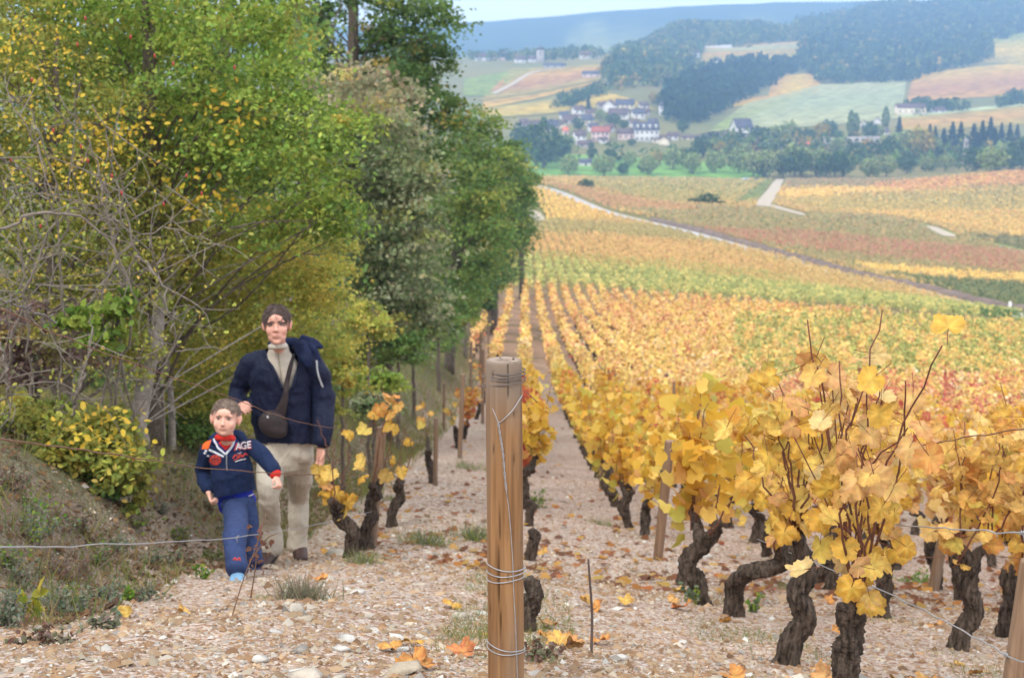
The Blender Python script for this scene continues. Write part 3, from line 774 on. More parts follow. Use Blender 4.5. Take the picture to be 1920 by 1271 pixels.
H = [ # px, foot py, width, wall, roof, distance, depth, wall colour, roof, label
    (1211, 265, 45, 22, 13, 960, 10, 'white', 'slate', 'large white mansion with a grey dormered roof in the village', .05, (5, 2), 4),
    (1126, 264, 33, 17, 9, 962, 9, 'pink', 'red', 'long pinkish house with a red tiled roof', -.08, (4, 2), 0),
    (1086, 269, 20, 15, 9, 950, 9, 'white', 'brown', 'narrow white house left of the red roofed house', .25, (2, 2), 0),
    (1060, 253, 9, 8, 6, 985, 6, 'pink', 'orange', 'little building with a bright orange roof', .1, (1, 1), 0),
    (1173, 262, 30, 12, 8, 975, 8, 'pink', 'brown', 'low pinkish house left of the white mansion', 0, (3, 1), 0),
    (1236, 268, 30, 8, 6, 945, 7, 'cream', 'brown', 'low outbuilding in front of the white mansion', -.1, (2, 1), 0),
    (1246, 272, 10, 9, 6, 940, 7, 'cream', 'brown', 'small cream gabled house at the right foot of the mansion', 1.2, (2, 1), 0),
    (1130, 268, 12, 6, 4, 940, 6, 'white', 'brown', 'tiny white shed below the red roofed house', .2, (1, 1), 0),
    (1097, 276, 26, 6, 6, 935, 7, 'grey', 'brown', 'low brown roofed barn at the lower left of the village', 0, (2, 1), 0),
    (1002, 244, 26, 8, 9, 1010, 8, 'white', 'brown', 'white house with brown roof at the left end of the village', .1, (3, 1), 0),
    (1036, 246, 22, 10, 10, 1015, 8, 'grey', 'slate', 'grey house with slate roof near the left end of the village', -.2, (2, 1), 0),
    (982, 237, 14, 6, 7, 1025, 7, 'grey', 'brown', 'small house with brown roof farthest left in the village', .1, (1, 1), 0),
    (1070, 232, 28, 8, 8, 1035, 8, 'grey', 'brown', 'brown roofed house behind the narrow white one', .15, (3, 1), 0),
    (1098, 234, 24, 9, 9, 1030, 9, 'cream', 'slate', 'cream gabled house above the red roofed one', .5, (2, 1), 0),
    (1084, 214, 20, 8, 7, 1070, 7, 'white', 'brown', 'white house alone above the left roofs', .3, (2, 1), 0),
    (1144, 210, 16, 12, 9, 1075, 9, 'white', 'brown', 'white gable at the top left of the upper village', 1.1, (2, 1), 0),
    (1172, 203, 34, 7, 9, 1090, 8, 'cream', 'slate', 'long cream house at the top of the upper village', -.1, (4, 1), 0),
    (1160, 222, 36, 7, 11, 1055, 9, 'white', 'brown', 'big brown roofed house in front of the upper village', -.25, (3, 1), 0),
    (1196, 222, 22, 9, 7, 1050, 8, 'white', 'slate', 'white house at the right of the upper village', .2, (2, 1), 0),
    (1211, 216, 14, 6, 6, 1065, 7, 'grey', 'brown', 'small grey house at the right end of the upper village', 0, (1, 1), 0),
    (1239, 217, 6, 18, 5, 1065, 5, 'white', 'slate', 'tall narrow white house against the spruce wood', .1, (1, 2), 0),
    (1390, 256, 34, 17, 15, 1000, 10, 'white', 'slate', 'tall white house with a steep dark roof on the meadow', .35, (3, 2), 0),
    (1345, 258, 40, 4, 5, 1000, 6, 'grey', 'brown', 'long low grey shed left of the tall white house', .02, (4, 1), 0),
    (1300, 262, 46, 4, 4, 980, 6, 'cream', 'brown', 'long low cream shed right of the mansion', .05, (4, 1), 0),
    (1392, 272, 34, 4, 6, 940, 7, 'white', 'brown', 'low brown roofed house below the tall white one', -.1, (2, 1), 0),
    (1430, 270, 30, 4, 5, 945, 7, 'white', 'brown', 'low house with a purplish roof beside the red tree', -.1, (2, 1), 0),
    (1507, 277, 20, 5, 6, 935, 7, 'cream', 'orange', 'small house with a salmon roof among the valley trees', 0, (2, 1), 0),
    (1706, 216, 54, 14, 7, 1180, 10, 'cream', 'brown', 'long pale farmhouse on the right hillside', .05, (5, 1), 0),
    (1758, 212, 26, 5, 5, 1180, 7, 'white', 'brown', 'low white barn beside the pale farmhouse', .2, (2, 1), 0),
    (1645, 236, 8, 9, 5, 1080, 6, 'white', 'slate', 'small white gable among trees below the meadow', 1.2, (1, 1), 0),
    (1620, 240, 8, 8, 5, 1070, 6, 'white', 'slate', 'little white house among poplars below the meadow', 1.2, (1, 1), 0),
    (1655, 252, 18, 5, 6, 1045, 6, 'white', 'brown', 'white cottage at the right among poplars', .3, (2, 1), 0),
    (1540, 258, 18, 4, 4, 1040, 6, 'white', 'brown', 'low white cottage behind the valley trees', 0, (2, 1), 0),
    (1760, 298, 44, 5, 5, 900, 8, 'grey', 'slate', 'long grey shed among the right valley trees', .05, (4, 1), 0),
    (1790, 306, 18, 7, 5, 880, 7, 'grey', 'brown', 'small pinkish grey house among the right valley trees', .1, (2, 1), 0),
    (1904, 288, 14, 6, 6, 915, 7, 'pink', 'brown', 'small house under the golden tree at the right edge', .1, (1, 1), 0),
    (1097, 312, 22, 8, 5, 830, 6, 'white', 'slate', 'white hut on the green meadow', .1, (1, 1), 0),
    (905, 115, 30, 7, 7, 1620, 10, 'white', 'brown', 'white house at the left end of the hill village', .1, (2, 1), 0),
    (940, 113, 34, 6, 8, 1650, 10, 'pink', 'brown', 'brown roofed house in the hill village', -.1, (2, 1), 0),
    (975, 118, 20, 6, 6, 1600, 10, 'white', 'brown', 'white house left of the hill village church', .1, (2, 1), 0),
    (1000, 117, 18, 6, 5, 1600, 9, 'white', 'brown', 'second white house left of the hill village church', -.15, (1, 1), 0),
    (1040, 128, 40, 5, 4, 1560, 9, 'grey', 'slate', 'long grey building below the hill village church', 0, (3, 1), 0),
    (1105, 111, 36, 7, 7, 1650, 10, 'white', 'brown', 'white house with wide roof at the right of the hill village', .1, (3, 1), 0),
    (1110, 146, 34, 7, 5, 1420, 9, 'pink', 'slate', 'pale farm building between the hillside plots', -.2, (3, 1), 0),
    (1146, 138, 14, 9, 5, 1440, 8, 'white', 'slate', 'white gabled house beside the pale farm building', .9, (1, 1), 0),
    (1256, 106, 20, 8, 7, 1850, 11, 'white', 'brown', 'white house in the wood on the round hill', .2, (2, 1), 0),
    (1301, 108, 16, 8, 6, 1850, 10, 'white', 'brown', 'white house just below the hilltop chapel', .2, (2, 1), 0),
    (1020, 238, 16, 6, 6, 1030, 7, 'white', 'brown', 'little white house between the two left end houses', .3, (1, 1), 0),
    (1052, 240, 14, 7, 6, 1020, 7, 'cream', 'brown', 'small cream house behind the orange roofed one', -.3, (1, 1), 0),
    (1112, 246, 18, 7, 7, 1005, 8, 'white', 'slate', 'small white house behind the red roofed one', .2, (2, 1), 0),
    (1142, 248, 18, 7, 7, 1000, 8, 'grey', 'brown', 'grey house just right of the red roof and behind it', -.3, (2, 1), 0),
    (1188, 238, 18, 7, 6, 1010, 7, 'white', 'brown', 'white cottage above the left gable of the mansion', .4, (2, 1), 0),
    (1224, 236, 16, 7, 6, 1015, 7, 'cream', 'slate', 'cream cottage above the right end of the mansion', -.2, (1, 1), 0),
    (1058, 222, 16, 6, 6, 1060, 7, 'white', 'slate', 'white cottage below the lone white house', .1, (1, 1), 0),
    (1108, 218, 16, 6, 6, 1065, 7, 'pink', 'brown', 'pinkish cottage between lone white house and upper village', -.2, (1, 1), 0),
    (1128, 204, 14, 6, 6, 1090, 7, 'grey', 'brown', 'grey cottage just left of the top white gable', .3, (1, 1), 0),
    (1206, 204, 16, 6, 6, 1090, 7, 'white', 'brown', 'white cottage at the right of the long cream house', .2, (1, 1), 0),
    (1262, 262, 20, 7, 6, 985, 7, 'white', 'brown', 'white house immediately right of the mansion', -.1, (2, 1), 0),
    (1322, 264, 18, 6, 6, 980, 7, 'white', 'slate', 'small slate roofed house along the low sheds', .2, (1, 1), 0),
    (1345, 122, 12, 8, 4, 1750, 8, 'white', 'slate', 'white hut standing in the striped vineyard', .3, (1, 1), 0),
]
for (px, py, wp, wl, rp, d, dp, wc, rc, lb, rz, wins, dor) in H:
    house(px, py, wp, wl, rp, d, dp, wc, rc, lb, rz, wins, 'house', dor)
def tower(px, py, w, h, d, label, name, capw, mat, cone):
    P = U(px, py, d); o = tag(empty(name, (P[0], d, P[2])), label, name.split('_')[-1])
    Geo().add(*box((0, 0, h / 2 - 4), (w, w, h + 8))).obj('wall', mat, o)
    G = Geo(); a = capw / 2
    G.add([(-a, -a, h), (a, -a, h), (a, a, h), (-a, a, h), (0, 0, h + cone)], [np.array([[0, 1, 4], [1, 2, 4], [2, 3, 4], [3, 0, 4]]), np.array([[3, 2, 1, 0]])])
    G.obj('roof', M_ROOF['slate'] if cone > 3 else mat, o)
    for z in (h * .55, h * .8): link('window', WIN, o, (0, -w / 2 - .03, z))
tower(1013, 112, 8, 10, 1620, 'stone church tower rising over the hill village', 'church_tower', 9, M_WALL['grey'], 5)
tower(1297, 94, 7, 9, 1980, 'white chapel tower on the round hill', 'chapel_tower', 7.6, M_WALL['white'], 4)
tower(1810, 290, 2.2, 8, 935, 'small pale tower standing between the dark spruces', 'white_tower', 3.6, M_WALL['grey'], 1.6)
def wall_line(p, q, h, d, mat, label):
    A, B = U(p[0], p[1], d), U(q[0], q[1], d); c = (A + B) / 2
    L = np.linalg.norm(B - A); rz = math.atan2(B[1] - A[1], B[0] - A[0])
    g = Geo().add(*box((0, 0, h / 2 - 3), (L, .8, h + 6)));
    o = tag(g.obj('stone_wall', mat), label, 'wall'); o.location = c; o.rotation_euler = (0, -math.atan2(B[2] - A[2], L), rz)
wall_line((1311, 95), (1372, 90), 4.0, 1960, M_WALL['white'], 'long white wall beside the hilltop chapel')
wall_line((1545, 262), (1650, 260), 1.5, 1020, M_WALL['grey'], 'low pale garden wall behind the valley trees')

# two cars parked by the meadow
M_TYRE = mat_plain('tyre', (40, 40, 42)); M_CARGLASS = mat_plain('car_glass', (50, 58, 70), rough=.1, spec=.6)
def car(px, py, d, col, label, rz):
    P = U(px, py, d); z = float(ground(P[0], d)) + .35
    o = tag(empty('parked_car', (P[0], d, z), rz), label, 'car', 'cars parked by the valley meadow')
    prof = np.array([(-2.1, .3), (-2.15, .75), (-1.3, .95), (-.8, 1.45), (.9, 1.5), (1.6, 1.0), (2.1, .9), (2.15, .3)])
    n = len(prof); V = np.vstack([np.c_[prof[:, 0], np.full(n, -.85), prof[:, 1]], np.c_[prof[:, 0], np.full(n, .85), prof[:, 1]]])
    G = Geo().add(V, [np.array([[i, (i + 1) % n, n + (i + 1) % n, n + i] for i in range(n)]), np.array([list(range(n))[::-1], list(range(n, 2 * n))])])
    G.obj('body', mat_plain('car_paint', col, rough=.3, spec=.5), o)
    for sx in (-.86, .86):
        Geo().add(*box((0, sx, 1.2), (1.5, .04, .38))).obj('window', M_CARGLASS, o)
    wh = Geo().add(*tube([(0, -.1, 0), (0, .1, 0)], [.33, .33], 12)).mesh('wheel', M_TYRE)
    for a in (-1.35, 1.35):
        for b in (-.8, .8): link('wheel', wh, o, (a, b, .32))
car(1398, 333, 765, (205, 220, 240), 'pale blue parked car by the valley meadow', .1)
car(1419, 333, 765, (50, 58, 76), 'dark parked car right of the pale blue one', -.1)

# ------------------------------------------------------------------ vines beyond the first slope (one mass)
BANDS = [  # photographed outline of each plot of vines and the colours its leaves have turned
    ([(940, 560), (940, 300), (2000, 300), (2000, 640), (1500, 600)], [(205, 165, 75), (190, 160, 80), (204, 154, 76)], [3, 2, 1]),
    ([(940, 548), (940, 492), (1020, 492), (1250, 520), (1560, 552), (2000, 600), (2000, 615), (1250, 576)], [(172, 170, 74), (148, 156, 72), (208, 186, 80)], [4, 2.6, 2]),
    ([(1650, 592), (2000, 600), (2000, 616), (1750, 602)], [(88, 120, 62), (100, 125, 60)], [1, 1]),
    ([(940, 492), (980, 470), (1200, 480), (1500, 530), (1500, 548), (1250, 520)], [(168, 160, 70), (200, 160, 72), (196, 164, 76)], [2, 2, 1]),
    ([(940, 478), (980, 440), (1300, 460), (1500, 520), (1300, 500)], [(212, 164, 76), (200, 160, 72), (204, 150, 78)], [3, 2, 1.5]),
    ([(960, 440), (985, 415), (1250, 430), (1400, 470), (1300, 462)], [(180, 158, 80), (170, 150, 80)], [2, 2]),
    ([(985, 418), (990, 350), (1170, 405), (1130, 416)], [(228, 185, 62), (222, 172, 70), (215, 160, 72)], [3, 2, 1]),
    ([(985, 348), (1290, 388), (1480, 400), (1700, 412), (1960, 490), (1960, 592), (1600, 512), (1290, 430)], [(168, 148, 86), (160, 146, 80), (182, 148, 82), (140, 140, 74)], [3, 3, 2, 1]),
    ([(1010, 344), (1280, 386), (1330, 404), (1150, 392)], [(200, 148, 82), (188, 138, 80), (180, 150, 80)], [3, 2, 1]),
    ([(1270, 425), (1500, 440), (1960, 480), (1960, 520), (1600, 480), (1400, 455)], [(190, 124, 86), (182, 132, 84), (174, 146, 84)], [3, 2, 2]),
    ([(1600, 502), (1960, 524), (1960, 540), (1640, 518)], [(235, 190, 66), (225, 170, 70)], [3, 1]),
    ([(1660, 522), (1960, 545), (1960, 596), (1800, 560)], [(112, 124, 72), (130, 130, 74), (96, 112, 66)], [2, 2, 2]),
    ([(1085, 352), (1100, 336), (1450, 336), (1420, 388), (1250, 380)], [(195, 165, 76), (175, 155, 78), (150, 150, 72)], [3, 3, 2]),
    ([(1380, 388), (1430, 372), (1450, 336), (1440, 336), (1390, 376)], [(125, 140, 72), (140, 150, 75)], [1, 1]),
    ([(1455, 336), (1960, 330), (1960, 350), (1480, 360)], [(165, 145, 96), (185, 140, 88), (150, 140, 84)], [3, 2, 2]),
    ([(1455, 362), (1720, 345), (1730, 355), (1480, 376)], [(235, 190, 68), (222, 165, 72)], [3, 1]),
    ([(1600, 352), (1960, 318), (1960, 345), (1740, 356)], [(222, 150, 76), (230, 175, 72), (195, 140, 84)], [3, 2, 2]),
    ([(1480, 378), (1960, 350), (1960, 400), (1700, 405), (1540, 398)], [(190, 165, 78), (175, 155, 78), (215, 175, 70)], [2, 3, 2]),
    ([(1560, 396), (1960, 398), (1960, 450), (1740, 420)], [(230, 184, 66), (222, 165, 70), (190, 160, 78)], [3, 2, 2]),
    ([(1800, 440), (1960, 448), (1960, 486), (1880, 464)], [(140, 130, 80), (120, 120, 72)], [1, 1]),
]
def band_colour(x, y, z, g=rng):
    px, py = project(np.stack([x, y, z], -1))
    py = py + (vnoise(x, y, .05, 3) - .5) * 9 + (rng.random(len(x)) - .5) * 7
    w = np.zeros(len(x), int)
    for i, (poly, _, _) in enumerate(BANDS): w[in_poly(px, py, poly)] = i
    c = np.zeros((len(x), 3))
    for i, (_, pal, wt) in enumerate(BANDS):
        k = w == i
        if k.any(): c[k] = pick(pal, wt, k.sum(), g)
    return np.clip(soft(c, .22) * .97, 0, .85)
def off_road(x, y, dmin):
    keep = np.ones(len(x), bool)
    for i in range(0, len(ROAD_L), 2): keep &= (x - ROAD_L[i, 0]) ** 2 + (y - ROAD_L[i, 1]) ** 2 > dmin ** 2
    return keep
ROAD_X = lambda y: np.interp(y, ROAD_L[::-1, 1] if ROAD_L[0, 1] > ROAD_L[-1, 1] else ROAD_L[:, 1], ROAD_L[::-1, 0] if ROAD_L[0, 1] > ROAD_L[-1, 1] else ROAD_L[:, 0])
VINES = Geo()
def mid_vines(y0, y1, row, step, m, size, h, yoff=0.0):
    xs = np.arange(-6, .40 * y1, row); out = []
    for xr in xs:
        ya = max(y0, xr / .40) if xr > 0 else y0
        if ya >= y1: continue
        y = np.arange(ya, y1, step); y = y + rng.uniform(-.3, .3, len(y)) * step
        out.append(np.stack([np.full(len(y), xr) + rng.normal(0, .1 * row, len(y)), y], -1))
    P = np.concatenate(out); x, y = P[:, 0], P[:, 1]
    k = (x > -.012 * y) & (abs(x - ROAD_X(y)) > 3.6 + 0 * y) & (rng.random(len(x)) > .05)
    # the plain tracks and the earth bank stay bare
    x, y = x[k], y[k]; z = ground(x, y)
    px, py = project(np.stack([x, y, z + .3], -1))
    bare = in_poly(px, py, [(940, 384), (1012, 384), (1026, 412), (1004, 436), (940, 444)]) | (py < 333 - (px > 1600) * (px - 1600) * .035)
    tx, ty = project(np.stack([x, y, z + .75], -1))
    bare |= in_poly(tx, ty, [(1412, 391), (1442, 340), (1448, 332), (1474, 332), (1470, 344), (1442, 391)]) | in_poly(tx, ty, [(1432, 384), (1474, 390), (1522, 402), (1505, 410), (1440, 397)]) | in_poly(tx, ty, [(1728, 420), (1765, 422), (1798, 446), (1768, 449)])
    for Lq, wq in BARE:
        for q in Lq[::2]: bare |= (x - q[0]) ** 2 + (y - q[1]) ** 2 < wq ** 2
    # the dark bank beyond the road
    rx = ROAD_X(y); bare |= (x > rx) & (x < rx + 4.6) & (px > 1170)
    x, y, z = x[~bare], y[~bare], z[~bare]; n = len(x)
    c = band_colour(x, y, z) * rng.uniform(.86, 1.12, (n, 1))
    C = np.stack([x, y, z], -1)[:, None] + np.stack([rng.normal(0, .13 * row, (n, m)), rng.normal(0, step * .35, (n, m)), rng.uniform(.35, 1, (n, m)) * h], -1)
    VINES.add(*leaves(C.reshape(-1, 3), size * rng.uniform(.7, 1.3, n * m), np.repeat(c, m, 0), 'fold', normal=np.array([0, -.45, .75]), spread=.75, jit=.05))
mid_vines(128, 200, 1.05, .9, 13, .28, 1.05)
mid_vines(200, 330, 1.15, 1.1, 11, .36, 1.05)
mid_vines(330, 520, 1.4, 1.8, 7, .62, 1.05)
mid_vines(520, 790, 2.2, 3.0, 6, 1.15, 1.1)
# the dark earth bank above the road
q = ROAD_L[36:]; T = unit(np.gradient(q, axis=0)); Nn = np.stack([-T[:, 1], T[:, 0]], -1)
if (Nn[len(q) // 2] @ np.array([1, 0])) < 0: Nn = -Nn
P = q[:, None] + Nn[:, None] * np.array([2.5, 2.8, 3.2, 3.7, 4.2])[None, :, None]
Z = ground(P[..., 0], P[..., 1]) + np.array([.05, .4, .7, .7, .1])[None] * (.75 + .5 * rng.random(P.shape[:2])); n = len(q)
i = np.arange(n - 1)[:, None] * 5 + np.arange(4)[None]
tag(link('earth_bank', mesh_np('earth_bank', np.concatenate([P, Z[..., None]], -1).reshape(-1, 3), [np.stack([i, i + 1, i + 6, i + 5], -1).reshape(-1, 4)], M_EARTH, None, True)), 'dark earth bank along the far side of the road', kind='structure')
P0 = U(1893, 582, 158); P0[2] = float(ground(P0[0], 158))
tag(Geo().add(*tube([(0, 0, -.3), (0, 0, 1.0), (0.02, 0, 1.5)], [.22, .2, .16], 8)).obj('marker_post', M_WALL['white'], loc=tuple(P0)), 'short white marker post by the road at the right edge', 'post')
# ================================================================== THE NEAR VINEYARD
AUT = {   # leaf colours of a vine: palette and weights
    'yellow': ([(238, 190, 62), (246, 208, 96), (226, 168, 52), (236, 176, 92), (214, 190, 80)], [5, 3, 3, 1.5, 1]),
    'orange': ([(232, 165, 66), (224, 140, 70), (238, 188, 90), (206, 112, 70), (236, 190, 110)], [4, 3, 3, 1, 2]),
    'pale': ([(240, 200, 120), (232, 180, 120), (244, 214, 150), (226, 160, 90), (238, 186, 70)], [3, 3, 2, 2, 3]),
    'red': ([(210, 96, 66), (222, 130, 74), (196, 80, 70), (234, 170, 80)], [3, 3, 2, 2]),
    'green': ([(170, 172, 66), (140, 155, 62), (214, 188, 74), (190, 176, 80)], [3, 3, 3, 2]),
}
VLB = .88
AUT = {k: ([tuple(soft(np.array(c), .10)) for c in p], w) for k, (p, w) in AUT.items()}
def gnarly(P, R, seed, n=26, m=64, knots=.28):
    """A twisted old stump: a tube whose skin bulges and cracks."""
    P = cr(P, m); R = np.interp(np.linspace(0, 1, m), np.linspace(0, 1, len(R)), R)
    V, Fc = tube(P, R, n)
    g = np.random.default_rng(seed)
    ph = g.uniform(0, 6.28, 6); a = np.tile(np.linspace(0, 6.283, n, endpoint=False), m); t = np.repeat(np.linspace(0, 1, m), n)
    R = R * (1 + .35 * np.exp(-np.linspace(0, 1, m) * 9))
    V, Fc = tube(P, R, n)
    d = 1 + knots * (.55 * np.sin(2 * a + 9 * t + ph[0]) * np.sin(7 * t + ph[1]) + .45 * np.sin(3 * a - 15 * t + ph[2]) + .35 * np.sin(5 * a + 31 * t + ph[3]) * np.sin(19 * t + ph[4])) + g.normal(0, .05, m * n) - .16 * np.abs(np.sin(4.5 * a + 6 * t + 1.4 * np.sin(13 * t + ph[5]))) ** 6 + .10 * (vnoise(a * 6 + t * 4, t * 60, 1.0, seed % 97) - .5) + .14 * (vnoise(a * 2.2, t * 17, 1.0, seed % 89) - .5)
    c = np.repeat(P, n, 0)
    V[:m * n] = c + (V[:m * n] - c) * d[:, None]
    return V, Fc

def vine_parts(seed, kind, trunk=None, height=.62, ncanes=6, nleaf=130, shape='vine8', lsize=(.075, .125), spread=.30, g=None):
    """Trunk, canes and foliage of one old goblet-trained vine, foot at the origin. Rows run along y."""
    g = g or np.random.default_rng(seed)
    T = Geo(); Cn = Geo(); heads = []
    if trunk is None:
        b = g.uniform(-.10, .10, 3); hh = g.uniform(.26, .40)
        trunk = [(0, 0, -.08), (b[0] * .4, b[1], hh * .35), (b[0], b[1] * 1.4, hh * .7), (b[0] * .4 + b[2] * .6, b[1] * .6, hh)]
    trunk = np.array(trunk, float); top = trunk[-1]
    T.add(*gnarly(trunk, [.055, .042, .047, .040, .046], seed))
    arms = int(g.integers(1, 4))
    for k in range(arms):
        d = g.uniform(-1, 1, 2) * np.array([.07, .22])
        e = top + [d[0], d[1], g.uniform(.03, .12)]
        T.add(*gnarly([top - [0, 0, .03], (top + e) / 2 + [0, 0, .015], e], [.034, .026, .020], seed + 5 + k, 10, 10))
        heads.append(e)
    pts = []; dirs = []
    for k in range(ncanes):
        s = heads[k % len(heads)] + g.normal(0, .012, 3)
        lean = np.array([g.normal(0, spread * .26), g.normal(0, spread * .85)])
        L = height * g.uniform(.7, 1.15)
        e = s + [lean[0], lean[1], L]
        mid = (s + e) / 2 + [g.normal(0, .05), g.normal(0, .06), .03]
        P = cr([s, mid, e], 14) ; P[1:-1] += g.normal(0, .006, (12, 3))
        Cn.add(*tube(P, np.linspace(.0052, .0022, 14), 5))
        pts.append(P)
    A = np.concatenate(pts)
    i = g.integers(0, len(A), nleaf)
    up = (A[i, 2] - top[2]) / height
    keep = g.random(nleaf) < np.clip(.10 + up * 1.5, 0, 1)
    i = i[keep]
    off = g.normal(0, 1, (len(i), 3)) * [.085, .11, .05]
    off = off * [.62, .8, .9]; off[:, 2] = np.clip(off[:, 2], -.12, .035); C = A[i] + off
    global ANCH; ANCH = A[i]
    return T, Cn, C

def shoot_leaves(C, kind, g, size, shape='vine8'):
    pal, wt = AUT[kind]
    c = pick(pal, wt, len(C), g) * VLB
    # faces look outwards and up, blades hang from their stalks
    return leaves(C, g.uniform(*size, len(C)) * 1.05, c, shape, normal=np.array([0, -.75, .55]), spread=1.0, g=g, jit=.07, hang=.6)

def add_vine(x, y, label, kind='yellow', data=None, rz=0.0, sc=1.0, group='old vines in rows on the slope', single=False, seed=0, **kw):
    z = float(ground_fine(x, y))
    o = tag(empty('vine', (x, y, z), rz), label, 'vine', group); o.scale = (sc, sc, sc)
    if data is None:
        g = np.random.default_rng(seed)
        T, Cn, C = vine_parts(seed, kind, g=g, **kw)
        T.obj('trunk', M_VBARK, o, True); Cn.obj('cane', M_CANE, o, True)
        return o, C, g
    for nm, me in data: link(nm, me, o)
    return o

# leaves that can be picked apart one by one share a few blades
BLADES = {}
for kd in AUT:
    BLADES[kd] = []
    pal, wt = AUT[kd]
    for s in range(9):
        L, Tt, rim, vein = fine_leaf(50 + s)
        g = np.random.default_rng(90 + s); c = pick(pal, wt, 1, g)[0] * VLB; c2 = pick(pal, wt, 1, g)[0] * VLB
        edge = lin(*[(168, 104, 58), (150, 96, 60), (190, 130, 66), (176, 84, 58)][s % 4]) * .8
        mixk = g.random(len(L))[:, None] * .6
        cc = c * (1 - mixk) + c2 * mixk; k = (rim * g.uniform(.2, .75))[:, None]; cc = cc * (1 - k) + edge * k
        v = np.clip(vein, 0, 1)[:, None] * .5; cc = cc * (1 - v) + (c * .6 + lin(222, 214, 120) * .45) * v
        cc[vein < 0] = lin(150, 90, 70) * .7
        BLADES[kd].append(mesh_np('leaf', L, [Tt], M_VLEAF1, np.clip(cc, 0, .9)))
def single_leaves(o, C, kind, g, size=(.075, .12), anchors=None):
    for i_, p in enumerate(C):
        n = unit(rand_unit(1, g)[0] * .75 + np.array([.1, -.75, .45])); xx = rand_unit(1, g)[0] * .5 + np.array([0, 0, -.55])
        if anchors is not None: xx = xx * .7 + unit(p - anchors[i_]) * 1.0
        xx = unit(xx - n * (xx @ n)); yy = np.cross(n, xx)
        s = g.uniform(*size)
        M = Matrix(((*[a for a in (xx[0], yy[0], n[0])], p[0]), (xx[1], yy[1], n[1], p[1]), (xx[2], yy[2], n[2], p[2]), (0, 0, 0, 1)))
        kk = kind; rr = g.random()
        if kind == 'pale': kk = 'pale' if p[2] > .78 and rr < .8 else ('yellow' if rr < .66 else ('pale' if rr < .86 else 'orange'))
        elif rr < .16: kk = 'pale' if kind == 'yellow' else 'yellow'
        elif rr < .26 and kind != 'yellow': kk = 'orange'
        l = link('leaf', BLADES[kk][int(g.integers(9))], o)
        l.matrix_local = M @ Matrix.Diagonal((s, s, s, 1))

# ---- the vines nearest the camera, each with its own stump and its own leaves
CLOSE = [ # photo foot px, py, row x, kind, trunk points, label, kwargs
    (1588, 1285, 1.05, 'pale', [(0, 0, -.1), (-.01, .0, .1), (.005, 0, .2), (0, 0, .31)], 'front vine of the right row on a straight blackened stump with tall sparse shoots',
     dict(height=.80, ncanes=10, nleaf=96, spread=.36)),
    (1482, 1245, 1.05, 'yellow', [(-.02, 0, -.1), (0, 0, .10), (.055, 0, .20), (.015, 0, .30), (.05, .0, .38), (.03, 0, .46)], 'second vine of the right row with an S shaped trunk',
     dict(height=.54, ncanes=9, nleaf=104, spread=.28)),
    (1375, 1155, 1.05, 'yellow', [(-.01, 0, -.1), (.0, 0, .08), (.01, -.05, .2), (.05, -.15, .29), (.14, -.2, .32), (.20, -.2, .36)], 'third vine of the right row whose trunk bends over to the right like an arm',
     dict(height=.58, ncanes=9, nleaf=114, spread=.30)),
    (1280, 1095, 1.05, 'yellow', [(-.02, 0, -.1), (.03, 0, .12), (.08, -.02, .24), (.17, -.05, .33), (.20, -.05, .42)], 'fourth vine of the right row leaning right beside the slanting post',
     dict(height=.66, ncanes=9, nleaf=114, spread=.32)),
    (1808, 1205, 2.1, 'orange', [(-.03, 0, -.1), (-.01, 0, .10), (.04, 0, .2), (0, 0, .32), (.01, 0, .44)], 'thick dark vine standing apart at the lower right with a torn bark collar',
     dict(height=.70, ncanes=7, nleaf=150, spread=.36)),
    (1890, 1120, 2.55, 'orange', [(0, 0, -.1), (0, 0, .12), (.04, 0, .22), (.06, 0, .34)], 'vine at the right edge behind the thick dark one', dict(height=.75, ncanes=7, nleaf=150)),
    (1752, 1060, 3.15, 'red', [(0, 0, -.1), (.02, 0, .16), (-.05, 0, .34), (.02, 0, .5)], 'crooked thin vine beside the short grey stake at the right', dict(height=.62, ncanes=6, nleaf=150)),
    (1660, 1010, 2.1, 'yellow', None, 'vine just right of and behind the tall pale shoots', dict(height=.66, ncanes=7, nleaf=160)),
    (1560, 1035, 2.1, 'yellow', None, 'vine behind the S shaped trunk in the next row', dict(height=.66, ncanes=7, nleaf=160)),
    (1440, 985, 2.1, 'orange', None, 'vine above the bent arm trunk in the next row', dict(height=.66, ncanes=7, nleaf=160)),
]
taken = []
for i, (px, py, rx_, kind, trk, lb, kw) in enumerate(CLOSE):
    r = rays(px, py); y = rx_ / (r[0] / r[1]); taken.append((rx_, y))
    o, C, g = add_vine(rx_, y, lb, kind, None, seed=300 + i, trunk=trk, group='old vines in rows on the slope', **kw)
    C = C + ([.07, 0, 0] if i == 3 else [0, 0, 0])
    if i == 0:                                                        # the faded top leaves, each at the end of a tall shoot
        tp = np.array([U(a, b, 4.72) for a, b in ((1530, 672), (1512, 680), (1548, 690), (1560, 704), (1540, 722), (1600, 716), (1592, 742), (1622, 740), (1640, 760), (1655, 738), (1668, 770), (1500, 760), (1520, 790), (1576, 770), (1612, 800), (1486, 800), (1560, 800), (1650, 810), (1700, 800))]) - np.array(o.location)
        Gx = Geo(); hd = np.array([.0, 0, .33])
        for q_ in tp[::3]: Gx.add(*tube(cr([hd, hd + (q_ - hd) * .5 + g.normal(0, .03, 3), q_ + [0, 0, -.02]], 14), np.linspace(.0042, .002, 14), 5))
        Gx.obj('cane', M_CANE, o, True)
        C = np.vstack([C, tp]); ANCH = np.vstack([ANCH, tp + g.normal(0, .03, tp.shape)])
    single_leaves(o, C, kind, g, (.068, .108) if i else (.064, .10), ANCH)

